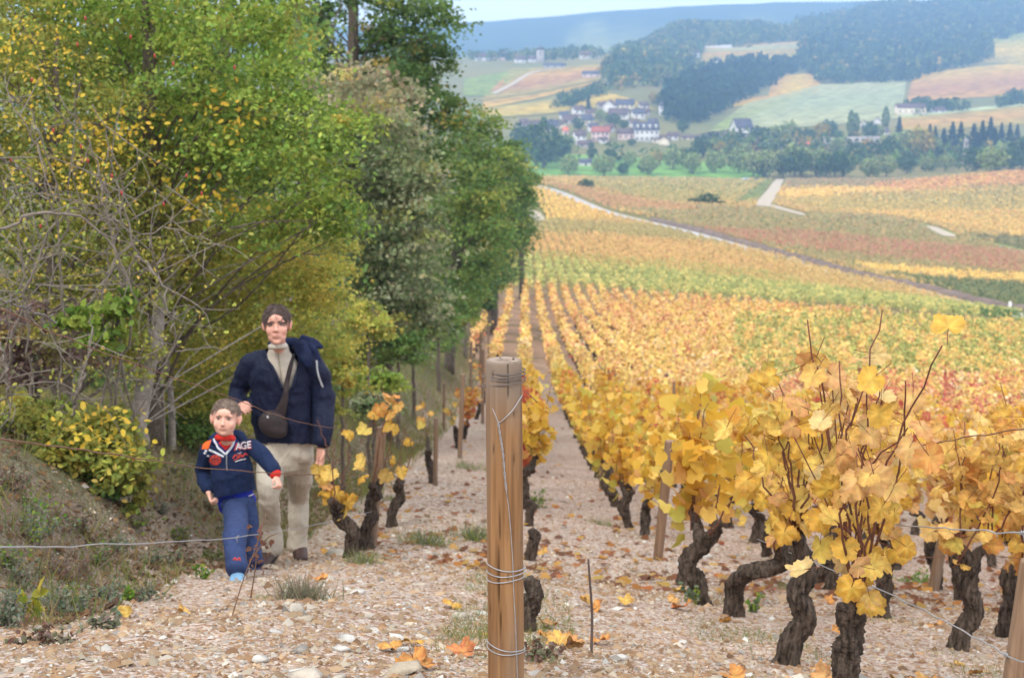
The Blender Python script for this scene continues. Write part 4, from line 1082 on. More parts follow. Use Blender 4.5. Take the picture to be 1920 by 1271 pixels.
# ---- row left of the post: gaps, bare wood, a few leaves
LEFT = [
    (652, 1062, -1.1, [(.0, 0, -.08), (.03, 0, .10), (.03, 0, .18), (-.05, 0, .28), (-.06, 0, .34)], 14, 'yellow', 'small vine left of the path with a tight bunch of bright yellow leaves'),
    (690, 1018, -1.1, [(0, 0, -.08), (-.02, 0, .12), (.03, 0, .24), (.02, 0, .34), (.06, 0, .42)], 9, 'orange', 'knobbly vine climbing the left of the grey stake'),
    (738, 985, -1.1, [(-.02, 0, -.1), (-.01, 0, .12), (.06, 0, .26), (.04, 0, .36)], 6, 'yellow', 'bare vine forked like antlers right of the grey stake'),
    (812, 905, -1.1, None, 10, 'orange', 'small vine at the foot of the thin dark stake in the left row'),
    (860, 868, -1.1, None, 10, 'yellow', 'low bent vine below the tall thin stake in the left row'),
    (893, 815, -1.1, None, 14, 'yellow', 'far small vine near the post in the left row'),
]
for i, (px, py, rx_, trk, nl, kind, lb) in enumerate(LEFT):
    r = rays(px, py); y = rx_ / (r[0] / r[1]); taken.append((rx_, y))
    o, C, g = add_vine(rx_, y, lb, kind, None, seed=400 + i, trunk=trk, height=.62 if i == 1 else .42, ncanes=3, nleaf=nl * 3, spread=.22)
    if i == 0: C = np.array([[-.08, 0, .36], [-.10, -.02, .40], [-.04, 0, .34], [-.12, 0, .47], [-.15, .02, .52], [-.10, 0, .55], [0, 0, .36], [-.05, -.03, .43], [.02, .02, .38], [-.17, 0, .58], [-.02, 0, .30], [-.13, -.02, .43],
                              [.10, 0, .52], [.10, .02, .62], [.02, 0, .80], [.12, 0, .82]])
    elif i == 1: C = np.array([[.10, 0, 1.02], [.16, .02, 1.08], [.22, 0, 1.04], [.06, 0, .98], [.17, 0, .98], [.16, 0, .90], [-.04, 0, .62], [.14, 0, .55], [.18, 0, 1.1]])
    else: C = C[:max(4, nl // 2)]
    single_leaves(o, C, kind, g, (.085, .12))

# ---- shared vine shapes for the rest of the rows
VV = {}
for k, kind in enumerate(['yellow', 'orange', 'pale', 'red', 'green']):
    VV[kind] = []
    for s in range(6 if kind in ('yellow', 'orange') else 3):
        seed = 500 + k * 20 + s; g = np.random.default_rng(seed)
        T, Cn, C = vine_parts(seed, kind, height=.60, ncanes=7, nleaf=200, g=g)
        VV[kind].append([('trunk', T.mesh('trunk', M_VBARK, True)), ('cane', Cn.mesh('cane', M_CANE)), ('foliage', Geo().add(*shoot_leaves(C, kind, g, (.068, .112), 'vine')).mesh('foliage', M_VLEAF))])
KLAB = {'yellow': 'yellow leaved', 'orange': 'orange leaved', 'pale': 'pale faded', 'red': 'reddened', 'green': 'half green'}
def vine_kind(x, y):
    """Which way a vine has turned: drifts of colour across the slope."""
    P = np.array([x, y, float(ground(x, y)) + .6]); px, py = project(P)
    a = fbm(np.array([x]), np.array([y]), .16, 60)[0]; r = rng.random()
    if 1380 < px and 590 < py < 715 and r < .62 and a > .30: return 'green'
    if px > 1600 and 715 < py < 790 and r < .45: return 'red'
    if py > 715 and px > 1450: return ['orange', 'pale', 'yellow', 'red'][int(r * 3.4)]
    if px < 1030 and 14 < y < 24 and r < .3: return 'red'
    if px < 1300 and y < 20 and r < .30: return 'yellow'
    if py < 640 and r < .35 + a * .4: return 'orange'
    return 'orange' if r < .18 else ('pale' if r < .24 else ('red' if r < .27 else 'yellow'))
spots = []
for k in range(-2, 44):
    x0 = 1.05 * k if k != -1 else -1.1
    ya = max(4.5, (x0 - .9) / .345)
    n0 = ya - ((k * .37) % 1.0)
    for y in np.arange(n0, 131, 1.0):
        x = x0 + rng.normal(0, .035); yy = y + rng.uniform(-.12, .12)
        if any(abs(x - a) < .5 and abs(yy - b) < .62 for a, b in taken): continue
        if y > 126 - max(x, 0) * .22: continue
        if x0 > .5 and y < 7.6 and x0 < 1.5: continue                # the row's first stumps are the close ones
        if k == 2 and y < 8.4: continue
        if k == 1 and 9.9 < y < 12.4: continue
        gap = .05
        if k == 1 and y < 30: gap = .06
        if k == 0: gap = .96 if y < 14.5 else .12
        if k == -1: gap = 1.0 if y < 26 else (.86 if y < 45 else .62)
        if k == -2: gap = 1.0 if y < 60 else .8
        if rng.random() < gap: continue
        spots.append((k, x, yy))
spots.sort(key=lambda s: s[2] ** 2 + s[1] ** 2)
NIND = 284
ROWN = {}
GRP = 'old vines in rows on the slope'
for k, x, y in spots[:NIND]:
    kind = vine_kind(x, y)
    d = VV[kind][int(rng.integers(len(VV[kind])))]
    ROWN[k] = ROWN.get(k, -1) + 1
    lb = KLAB[kind] + ' vine, ' + ordinal(ROWN[k]) + (' in the ' + ordinal(k - 1) + ' row right of the path' if k > 0 else (' in the row straight behind the post' if k == 0 else ' in the thin row left of the post'))
    add_vine(x, y, lb, kind, d, rz=(0 if rng.random() < .5 else math.pi) + rng.normal(0, .2), sc=rng.uniform(.88, 1.12), group=GRP)
# bare black stumps just behind the post
for px, py, lb in [(996, 1052, 'black vine stump showing at the right of the post'), (992, 985, 'small dark stump farther behind the post'), (990, 1190, 'low black stump half hidden by the foot of the post')]:
    P = pix2g(np.array(px, float), np.array(py, float))
    o = tag(empty('vine_stump', tuple(P)), lb, 'stump', 'bare stumps in the row behind the post')
    T = Geo().add(*gnarly([(0, 0, -.08), (.0, 0, .08), (.025, 0, .17), (.0, 0, .24)], [.045, .035, .042, .025], 700 + px)).obj('trunk', M_VBARK, o, True)
    Geo().add(*gnarly([(.01, 0, .14), (.03, -.01, .19), (.035, 0, .235)], [.022, .02, .013], px, 8, 8)).obj('spur', M_VBARK, o, True)

# ---- the rest of this slope's vines, one mass
rest = np.array([(x, y) for k, x, y in spots[NIND:]])
kinds = [vine_kind(x, y) for x, y in rest]
zz = ground_fine(rest[:, 0], rest[:, 1]); n = len(rest)
for (lo, hi, m, sz) in [(0, 55, 64, .125), (55, 85, 40, .18), (85, 140, 25, .235)]:
    dist = np.hypot(rest[:, 0], rest[:, 1]); sel = np.nonzero((dist >= lo) & (dist < hi))[0]
    if not len(sel): continue
    base = np.stack([rest[sel, 0], rest[sel, 1], zz[sel]], -1)
    off = rng.normal(0, 1, (len(sel), m, 3)) * [.10, .30, .20]
    hgt = .74 + .22 * rng.random((len(sel), 1)) - .11
    C = base[:, None] + off; C[..., 2] = base[:, None, 2] + np.clip(hgt + off[..., 2], .34, 1.35)
    cc = soft(np.concatenate([pick(*AUT[kinds[i]], m) for i in sel]), .16) * VLB * 1.05
    tint = np.repeat(rng.uniform(.86, 1.1, len(sel)), m)[:, None]
    VINES.add(*leaves(C.reshape(-1, 3), sz * rng.uniform(.7, 1.3, len(sel) * m), cc * tint, 'fold', normal=np.array([0, -.5, .7]), spread=.85, jit=.06))
for i in range(0, n):
    if rest[i, 1] > 95: continue
    b = np.array([rest[i, 0], rest[i, 1], zz[i]]); h = rng.uniform(.3, .45)
    VINES.add(*tube([b - [0, 0, .05], b + [rng.normal(0, .05), rng.normal(0, .07), h * .6], b + [0, rng.normal(0, .08), h + .15]], [.05, .04, .025], 5, cap=False), c=lin(72, 60, 52))
tag(VINES.obj('vine_rows', M_FAR), 'endless rows of yellow, orange and green vines farther down the slope', kind='stuff')

# ------------------------------------------------------------------ posts
def wood_mat(name, c1, c2, grey, greytop=None):
    """Split softwood: long grain, knots' streaks, silvered where the weather reaches."""
    m, t, p, o = new_mat(name)
    tc = N_(t, 'ShaderNodeTexCoord')
    mp = N_(t, 'ShaderNodeMapping'); mp.inputs['Scale'].default_value = (26, 26, 1.1)
    t.links.new(tc.outputs['Object'], mp.inputs[0])
    n1 = N_(t, 'ShaderNodeTexNoise'); n1.inputs['Scale'].default_value = 2.2; n1.inputs['Detail'].default_value = 7; n1.inputs['Distortion'].default_value = .6
    t.links.new(mp.outputs[0], n1.inputs['Vector'])
    mp2 = N_(t, 'ShaderNodeMapping'); mp2.inputs['Scale'].default_value = (9, 9, 1.6)
    t.links.new(tc.outputs['Object'], mp2.inputs[0])
    n2 = N_(t, 'ShaderNodeTexNoise'); n2.inputs['Scale'].default_value = 1.6; n2.inputs['Detail'].default_value = 4
    t.links.new(mp2.outputs[0], n2.inputs['Vector'])
    rp = N_(t, 'ShaderNodeValToRGB')
    rp.color_ramp.elements[0].position = .32; rp.color_ramp.elements[1].position = .66
    rp.color_ramp.elements[0].color = (*(lin(c1)), 1); rp.color_ramp.elements[1].color = (*(lin(c2)), 1)
    t.links.new(n1.outputs[0], rp.inputs[0])
    mx = N_(t, 'ShaderNodeMix', data_type='RGBA'); mx.inputs[7].default_value = (*lin(grey), 1)
    t.links.new(rp.outputs[0], mx.inputs[6])
    k = N_(t, 'ShaderNodeMapRange'); k.inputs['From Min'].default_value = .45; k.inputs['From Max'].default_value = .75; k.inputs['To Max'].default_value = .55
    t.links.new(n2.outputs[0], k.inputs[0]); src = k.outputs[0]
    if greytop is not None:
        sp = N_(t, 'ShaderNodeSeparateXYZ'); t.links.new(tc.outputs['Object'], sp.inputs[0])
        ad = N_(t, 'ShaderNodeMath', operation='MULTIPLY_ADD'); ad.inputs[1].default_value = .22
        t.links.new(n1.outputs[0], ad.inputs[0]); t.links.new(sp.outputs[2], ad.inputs[2])
        g2 = N_(t, 'ShaderNodeMapRange'); g2.inputs['From Min'].default_value = greytop[0]; g2.inputs['From Max'].default_value = greytop[1]; g2.inputs['To Max'].default_value = .9
        t.links.new(ad.outputs[0], g2.inputs[0])
        mm = N_(t, 'ShaderNodeMath', operation='MAXIMUM'); t.links.new(src, mm.inputs[0]); t.links.new(g2.outputs[0], mm.inputs[1]); src = mm.outputs[0]
    t.links.new(src, mx.inputs[0])
    at = N_(t, 'ShaderNodeAttribute', attribute_name='Col')
    ml = N_(t, 'ShaderNodeMix', data_type='RGBA', blend_type='MULTIPLY'); ml.inputs[0].default_value = 1
    t.links.new(mx.outputs[2], ml.inputs[6]); t.links.new(at.outputs['Color'], ml.inputs[7])
    t.links.new(ml.outputs[2], p.inputs['Base Color'])
    p.inputs['Roughness'].default_value = .8; p.inputs['Specular IOR Level'].default_value = .2
    b = N_(t, 'ShaderNodeBump'); b.inputs['Strength'].default_value = .35; b.inputs['Distance'].default_value = .004
    t.links.new(n1.outputs[0], b.inputs['Height']); t.links.new(b.outputs[0], p.inputs['Normal'])
    return m
M_POST = wood_mat('post_wood', (112, 80, 52), (158, 119, 80), (132, 118, 104), (.84, .98))
M_STAKE = wood_mat('stake_wood', (112, 88, 68), (146, 120, 96), (132, 124, 116))
M_STAKE2 = wood_mat('brown_stake_wood', (108, 82, 62), (142, 114, 90), (140, 120, 104))
M_WIRE = mat_plain('galvanised_wire', (168, 168, 170), rough=.45, spec=.5, metal=.5, vary=.15, vscale=60)
M_RUST = mat_plain('rusty_wire', (118, 84, 66), rough=.8, metal=.15, vary=.3, vscale=80)

def log_mesh(h, r, seed, n=72, m=170, cracks=(), taper=.02):
    g = np.random.default_rng(seed)
    z = np.concatenate([np.linspace(-.25, h - .012, m), [h - .006, h - .001]]); a = np.linspace(0, 2 * np.pi, n, endpoint=False)
    Z, A = np.meshgrid(z, a, indexing='ij')
    R = r * (1 - taper * Z / h) * (1 + .012 * np.sin(2 * A + 1) + .01 * np.sin(3 * A + 2.5 * Z) + .006 * np.sin(7 * A + 5 * Z) + g.normal(0, .0025, (1, n)) + .006 * np.sin(11 * A + 13 * Z))
    R[-2] *= .985; R[-1] *= .955
    dark = np.ones_like(R)
    for a0, z0, z1, drift, wdt, deep in cracks:
        t = np.clip((Z - z0) / (z1 - z0), 0, 1); c = a0 + drift * t + .035 * np.sin(21 * Z + a0) ; on = (Z > z0) & (Z < z1)
        wv = wdt * np.sin(np.pi * t) ** .5
        k = np.exp(-((A - c) / np.maximum(wv, 1e-4)) ** 2) * on
        R = R - deep * k; dark = np.minimum(dark, 1 - .72 * k)
    V = np.stack([R * np.cos(A), R * np.sin(A), Z], -1).reshape(-1, 3)
    mm = len(z); i = np.arange(mm - 1)[:, None] * n; j = np.arange(n)[None]; k = (j + 1) % n
    Fq = np.stack([i + j, i + k, i + n + k, i + n + j], -1).reshape(-1, 4)
    # end grain: rings with a worn edge
    rings = []; base = len(V); dk = [np.repeat(dark.reshape(-1, 1), 3, 1)]
    last = (mm - 1) * n; Ft = []
    for q in (.82, .62, .42, .22, .08):
        rr = R[-1] * q * (1 + .02 * np.sin(5 * a)); V = np.vstack([V, np.stack([rr * np.cos(a), rr * np.sin(a), np.full(n, h - .001 + .0015 * math.sin(q * 40)) + g.normal(0, .0006, n)], -1)])
        cur = len(V) - n; jj = np.arange(n); kk = (jj + 1) % n
        Ft.append(np.stack([last + jj, last + kk, cur + kk, cur + jj], -1)); last = cur
        tone = 1.0 + .25 * math.sin(q * 23)
        chk = 1 - .55 * (abs(((a - 1.9 + np.pi) % (2 * np.pi)) - np.pi) < .10) - .4 * (abs(((a - 5.2 + np.pi) % (2 * np.pi)) - np.pi) < .07)
        dk.append(np.repeat((tone * 1.25 * np.clip(chk, .3, 1))[:, None], 3, 1) * [.98, 1.0, 1.06])
    V = np.vstack([V, [[0, 0, h]]]); dk.append(np.ones((1, 3)))
    Fc = np.stack([last + np.arange(n), last + (np.arange(n) + 1) % n, np.full(n, len(V) - 1)], -1)
    return V, [Fq] + Ft + [Fc], np.concatenate(dk)

def post(name, x, y, zb, h, r, lean, mat, label, group=None, seed=0, cracks=(), hi=False, cat='post'):
    if hi: V, Fl, c = log_mesh(h, r, seed, cracks=cracks)
    else: V, Fl, c = log_mesh(h, r, seed, 14, 16)
    V = V.copy(); V[:, 0] += lean[0] * V[:, 2] / h; V[:, 1] += lean[1] * V[:, 2] / h
    o = link(name, mesh_np(name, V, Fl, mat, c, True), None, (x, y, zb))
    return tag(o, label, cat, group)

# the main post in the middle of the picture
PX, PY = float(U(948.5, 900, 3.95)[0]), 3.95
ptop = float(U(948, 674, 3.95)[2]); pz = float(ground(PX, PY)); PH = ptop - pz; PR = 35.5 * 3.95 / F
MP = post('post', PX, PY, pz, PH, PR, (-.006, 0), M_POST, 'thick round wooden post in front, bound with wire, silver grey at its top', seed=5, hi=True,
          cracks=[(4.52, .02, .44, -.18, .035, .006), (4.40, .42, .64, .05, .022, .004), (5.3, .55, .80, .02, .012, .003), (4.1, .60, PH - .02, .03, .012, .003), (5.55, .2, .5, .06, .012, .003),
                  (5.0, PH - .10, PH - .001, .0, .020, .003), (3.75, .1, .5, -.05, .014, .003), (4.9, .30, .52, .03, .010, .002)])
def ppos(px, py, out=.0025):
    """Point on the post's front skin seen at a photograph pixel (relative to the post)."""
    dx = (px - 948.5) / F * PY; z = float(U(px, py, PY - PR * .8)[2]) - pz
    s = max(-.995, min(.995, dx / PR)); r = PR + out
    return (r * s, -r * math.sqrt(1 - s * s), z)
def coil(py_list, name, mat, rad=.0016, kinks=()):
    pts = []
    for q, (pl, pr) in enumerate(py_list):
        zl, zr = float(U(948, pl, PY - PR)[2]) - pz, float(U(948, pr, PY - PR)[2]) - pz
        for a in np.linspace(math.pi, 2 * math.pi, 14):
            f = (a - math.pi) / math.pi
            pts.append(((PR + .003) * math.cos(a), (PR + .003) * math.sin(a), zl + (zr - zl) * f + .0015 * math.sin(9 * f + q)))
        zn = float(U(948, py_list[min(q + 1, len(py_list) - 1)][0], PY - PR)[2]) - pz
        if q < len(py_list) - 1:
            for a in np.linspace(0, math.pi, 12)[1:-1]:
                f = a / math.pi; pts.append(((PR + .003) * math.cos(a), (PR + .003) * math.sin(a), zr + (zn - zr) * f))
    P = np.array(pts); V, Fl = tube(P, rad, 6, ref=(0, 0, 1))
    return Geo().add(V, Fl).obj(name, mat, MP, True)
M_OLDW = mat_plain('old_wire', (112, 104, 100), rough=.6, metal=.4, vary=.25, vscale=90)
coil([(703, 700), (709, 707), (714, 714), (727, 717)], 'wire_coil', M_OLDW)
coil([(1064, 1075), (1081, 1080), (1096, 1086)], 'wire_coil', M_WIRE)
coil([(1210, 1228), (1222, 1231)], 'wire_coil', M_WIRE)
# knobs of wire at the left of the top coil, the bent nail end at the right
for zc in (709, 728):
    c = np.array(ppos(913, zc, .004)); a = np.linspace(0, 5.4, 16)
    Geo().add(*tube(np.stack([c[0] - .003 + .006 * np.cos(a), np.full(16, c[1] - .004) + .004 * np.sin(a), c[2] + .0035 * np.sin(a)], -1), .0014, 5)).obj('wire_knot', M_OLDW, MP, True)
e0 = np.array(ppos(982, 737, .002)); Geo().add(*tube(cr([e0, e0 + [.012, -.004, -.006], e0 + [.036, -.01, -.028]], 8), [.0014] * 8, 5)).obj('wire_end', M_RUST, MP, True)
# two strands meeting and twisting down the face of the post
la = cr([ppos(921, 758), ppos(929, 775), ppos(935, 790)], 10); ra = cr([ppos(979, 742), ppos(963, 765), ppos(947, 782), ppos(937, 791)], 14)
path = cr([ppos(935, 790), ppos(940, 822), ppos(944, 850), ppos(948, 900), ppos(955, 960), ppos(961, 1040), ppos(963, 1100), ppos(967, 1180), ppos(971, 1290)], 90)
tw = np.linspace(0, 1, 90); ph = 34 * np.minimum(tw, .42)
amp = .0017 * (tw < .42)
s1 = path + np.stack([amp * np.sin(ph * 2), -.001 + amp * np.cos(ph * 2) * .6, 0 * tw], -1); s2 = path + np.stack([-amp * np.sin(ph * 2), -.001 - amp * np.cos(ph * 2) * .6, 0 * tw], -1)
Geo().add(*tube(np.vstack([la[:-1], s1]), .0013, 6)).add(*tube(np.vstack([ra[:-1], s2[:40]]), .0013, 6)).obj('twisted_wire', M_WIRE, MP, True)
for px, py in [(917, 693), (963, 672)]:
    c = np.array(ppos(px, py, .001)); Geo().add(*tube([c + [0, .004, 0], c + [0, -.002, 0]], [.0035, .0035], 8, ref=(0, 0, 1))).obj('nail', M_EARTH, MP)

def stake(px0, py0, px1, py1, y, wpx, mat, label, group='stakes along the vine rows'):
    """A stake from its foot pixel to its head pixel, y metres ahead."""
    P = pix2g(np.array(px0, float), np.array(py0, float)); yy = P[1] if y is None else y
    B = U(px0, py0, yy); Tp = U(px1, py1, yy); zb = min(B[2], float(ground_fine(B[0], yy)) + .02)
    post('stake', B[0], yy, zb, Tp[2] - zb, wpx / 2 * yy / F, (Tp[0] - B[0], 0), mat, label, group, seed=int(px0), cat='stake')
stake(1233, 1052, 1256, 826, 11.3, 19, M_STAKE2, 'slanting brown stake standing right of the stony path')
stake(1129, 915, 1133, 795, 19.5, 13, M_STAKE, 'grey stake in the first row farther up from the slanting brown one')
stake(1500, 1010, 1508, 905, 9.5, 18, M_STAKE, 'grey stake behind the S shaped vine')
stake(1752, 1075, 1772, 985, 11.0, 22, M_STAKE, 'short thick grey stake behind the torn bark vine')
stake(697, 1018, 716, 800, 10.3, 20, M_STAKE, 'grey leaning stake with yellow leaves at its head left of the post')
stake(816, 908, 818, 783, 17.2, 9, M_STAKE, 'thin dark stake at the edge of the left row')
stake(862, 850, 868, 702, 22, 9, M_STAKE, 'tall thin stake in the left row')
stake(832, 785, 833, 718, 30, 6, M_STAKE, 'short thin stake near the forest edge')
stake(905, 790, 906, 655, 32, 7, M_STAKE, 'thin stake just left of the post')
stake(882, 690, 884, 640, 45, 5, M_STAKE, 'first of the small distant stakes by the wood')
stake(900, 668, 902, 622, 50, 5, M_STAKE, 'second of the small distant stakes by the wood')
stake(915, 655, 916, 612, 54, 4, M_STAKE, 'third of the small distant stakes by the wood')
stake(1395, 800, 1397, 752, 29, 8, M_STAKE, 'dark stake among the yellow vines in mid slope')
stake(1262, 760, 1264, 715, 35, 6, M_STAKE, 'small stake among yellow vines right of the path')
stake(1885, 1300, 1935, 1050, 3.5, 46, M_STAKE, 'thick leaning end post cut off by the right edge', None)

# ------------------------------------------------------------------ wires
def wire(pts, r, mat, label, name='wire', barbs=(), sagn=40):
    """pts: (photo x, photo y, metres ahead)."""
    P = np.array([U(a, b, c) for a, b, c in pts]); P = cr(P, sagn); P[1:-1] += rng.normal(0, .0018, (sagn - 2, 3))
    G = Geo().add(*tube(P, r, 5, ref=(0, 0, 1)))
    for f in barbs:
        q = P[int(f * (sagn - 1))]; d = P[min(int(f * (sagn - 1)) + 1, sagn - 1)] - P[max(int(f * (sagn - 1)) - 1, 0)]; d = unit(d)
        a = np.linspace(0, 18, 40); hx = q + np.outer(np.linspace(-.02, .02, 40), d) + .004 * np.stack([0 * a, np.cos(a), np.sin(a)], -1)
        G.add(*tube(hx, r * .8, 4, ref=(0, 0, 1)))
        G.add(*tube([q, q + [.006, 0, -.026]], r * .8, 4)).add(*tube([q, q + [.012, 0, .012]], r * .8, 4))
    return tag(G.obj(name, mat, None, True), label, 'wire')
wire([(-120, 520, 3.0), (0, 578, 3.5), (180, 655, 4.6), (430, 745, 6.6), (560, 790, 8.4), (705, 815, 10.2)], .0020, M_RUST, 'uppermost rusty wire running down from the left to the grey stake')
wire([(-120, 802, 3.0), (0, 822, 3.4), (200, 850, 4.6), (370, 875, 6.3), (540, 888, 8.4), (708, 892, 10.2)], .0024, M_RUST, 'middle rusty wire crossing in front of the boy')
wire([(-120, 1035, 3.0), (0, 1027, 3.4), (210, 1021, 4.6), (430, 1008, 6.9), (580, 986, 9.0), (700, 958, 10.2)], .0022, M_WIRE, 'lowest silvery wire crossing in front of both walkers', barbs=(.18, .62))
wire([(-60, 540, 3.3), (0, 562, 3.5), (60, 584, 3.7), (105, 604, 3.9)], .0028, M_OLDW, 'thick twisted wire end at the upper left', barbs=(.3, .6, .9))
wire([(2000, 786, 3.0), (1920, 803, 3.25), (1742, 832, 4.1), (1560, 865, 5.4), (1400, 890, 7.2)], .0016, M_RUST, 'thin upper wire of the right row')
wire([(2000, 1004, 3.0), (1920, 999, 3.2), (1760, 990, 4.0), (1600, 975, 5.2), (1420, 960, 7.2)], .0020, M_WIRE, 'middle silvery wire of the right row', barbs=(.28,))
wire([(2000, 1275, 3.2), (1908, 1236, 3.4), (1830, 1196, 3.9), (1690, 1122, 4.9), (1560, 1068, 6.2), (1420, 1010, 8.5)], .0022, M_WIRE, 'lowest silvery wire of the right row tied to the leaning end post', barbs=(.16, .26))
wire([(1660, 1040, 6.4), (1730, 1045, 6.6), (1830, 1040, 6.9), (1960, 1052, 7.0)], .0016, M_RUST, 'short thin wire behind the torn bark vine')
# a single dead shoot in the path and the dry weed by the boy
def stem(pts, r0, r1, mat): return tube(cr([U(*p) for p in pts], 16), np.linspace(r0, r1, 16), 6)
G = Geo().add(*stem([(1108, 1300, 4.9), (1109, 1220, 4.95), (1110, 1150, 5.0), (1106, 1090, 5.0), (1103, 1048, 5.0)], .0055, .0035, M_TWIG))
tag(G.obj('dead_shoot', mat_plain('dead_shoot', (84, 70, 64), vary=.2), None, True), 'upright dead shoot sticking out of the stony path', 'stick')
o = tag(empty('dry_weed', tuple(pix2g(np.array(402., ), np.array(1268., )))), 'tall dry weed with shrivelled brown leaves in front of the boy', 'plant'); B0 = np.array(o.location)
G = Geo()
for pts in ([(402, 1275, 4.9), (428, 1180, 4.95), (455, 1090, 5.0), (478, 1030, 5.05), (500, 960, 5.1)], [(470, 1120, 5.2), (478, 1070, 5.2), (484, 1010, 5.2), (492, 985, 5.2)], [(470, 1050, 5.1), (500, 1010, 5.1), (520, 1000, 5.1)]):
    V, Fl = stem(pts, .0028, .0012, M_TWIG); G.add(V - B0, Fl)
G.obj('stem', mat_plain('weed_stem', (112, 84, 66)), o, True)
C = np.array([U(rng.uniform(465, 512), rng.uniform(985, 1075), rng.uniform(5.0, 5.2)) for _ in range(46)]) - B0
Geo().add(*leaves(C, rng.uniform(.015, .03, 46), lin(124, 86, 70) * .8, 'oval')).obj('leaves', M_LEAF, o)
# ================================================================== THE WOOD ALONG THE LEFT
LA = 1.22
GREEN1 = ([(128, 156, 52), (108, 142, 50), (152, 168, 60), (168, 170, 64), (88, 124, 48)], [4, 4, 3, 1.5, 2])
YELGR = ([(182, 178, 70), (200, 178, 70), (164, 168, 66), (208, 166, 72), (142, 156, 62)], [4, 2.5, 4, .9, 3])
OLIVE = ([(150, 150, 56), (128, 138, 54), (176, 160, 60), (104, 122, 50), (190, 166, 66)], [4, 4, 2, 2, 1])
GREYG = ([(118, 134, 84), (138, 146, 100), (102, 124, 72), (166, 164, 128), (164, 148, 110)], [4, 3, 4, 1.6, .7])
DARKG = ([(84, 116, 52), (70, 102, 48), (100, 130, 58), (122, 142, 62)], [3, 3, 3, 1])
MIDG = ([(98, 132, 58), (84, 118, 54), (118, 146, 62), (140, 152, 66)], [3, 3, 3, 1.5])
PINKB = ([(176, 146, 112), (160, 138, 104), (190, 160, 124), (138, 134, 90)], [3, 3, 2, 2])
TOPB = ([(128, 138, 92), (166, 146, 112), (148, 150, 108), (176, 152, 118)], [3, 3, 2, 2])
PURP = ([(122, 92, 88), (138, 108, 94), (104, 82, 78), (140, 118, 76)], [3, 2, 2, 1])

ALLP = []
for nm_ in ('GREEN1', 'YELGR', 'OLIVE', 'GREYG', 'DARKG', 'MIDG', 'PINKB', 'TOPB', 'PURP'):
    p_, w_ = globals()[nm_]; globals()[nm_] = ([tuple(soft(np.array(c), .16)) for c in p_], w_)
YM, GM = YELGR, GREEN1

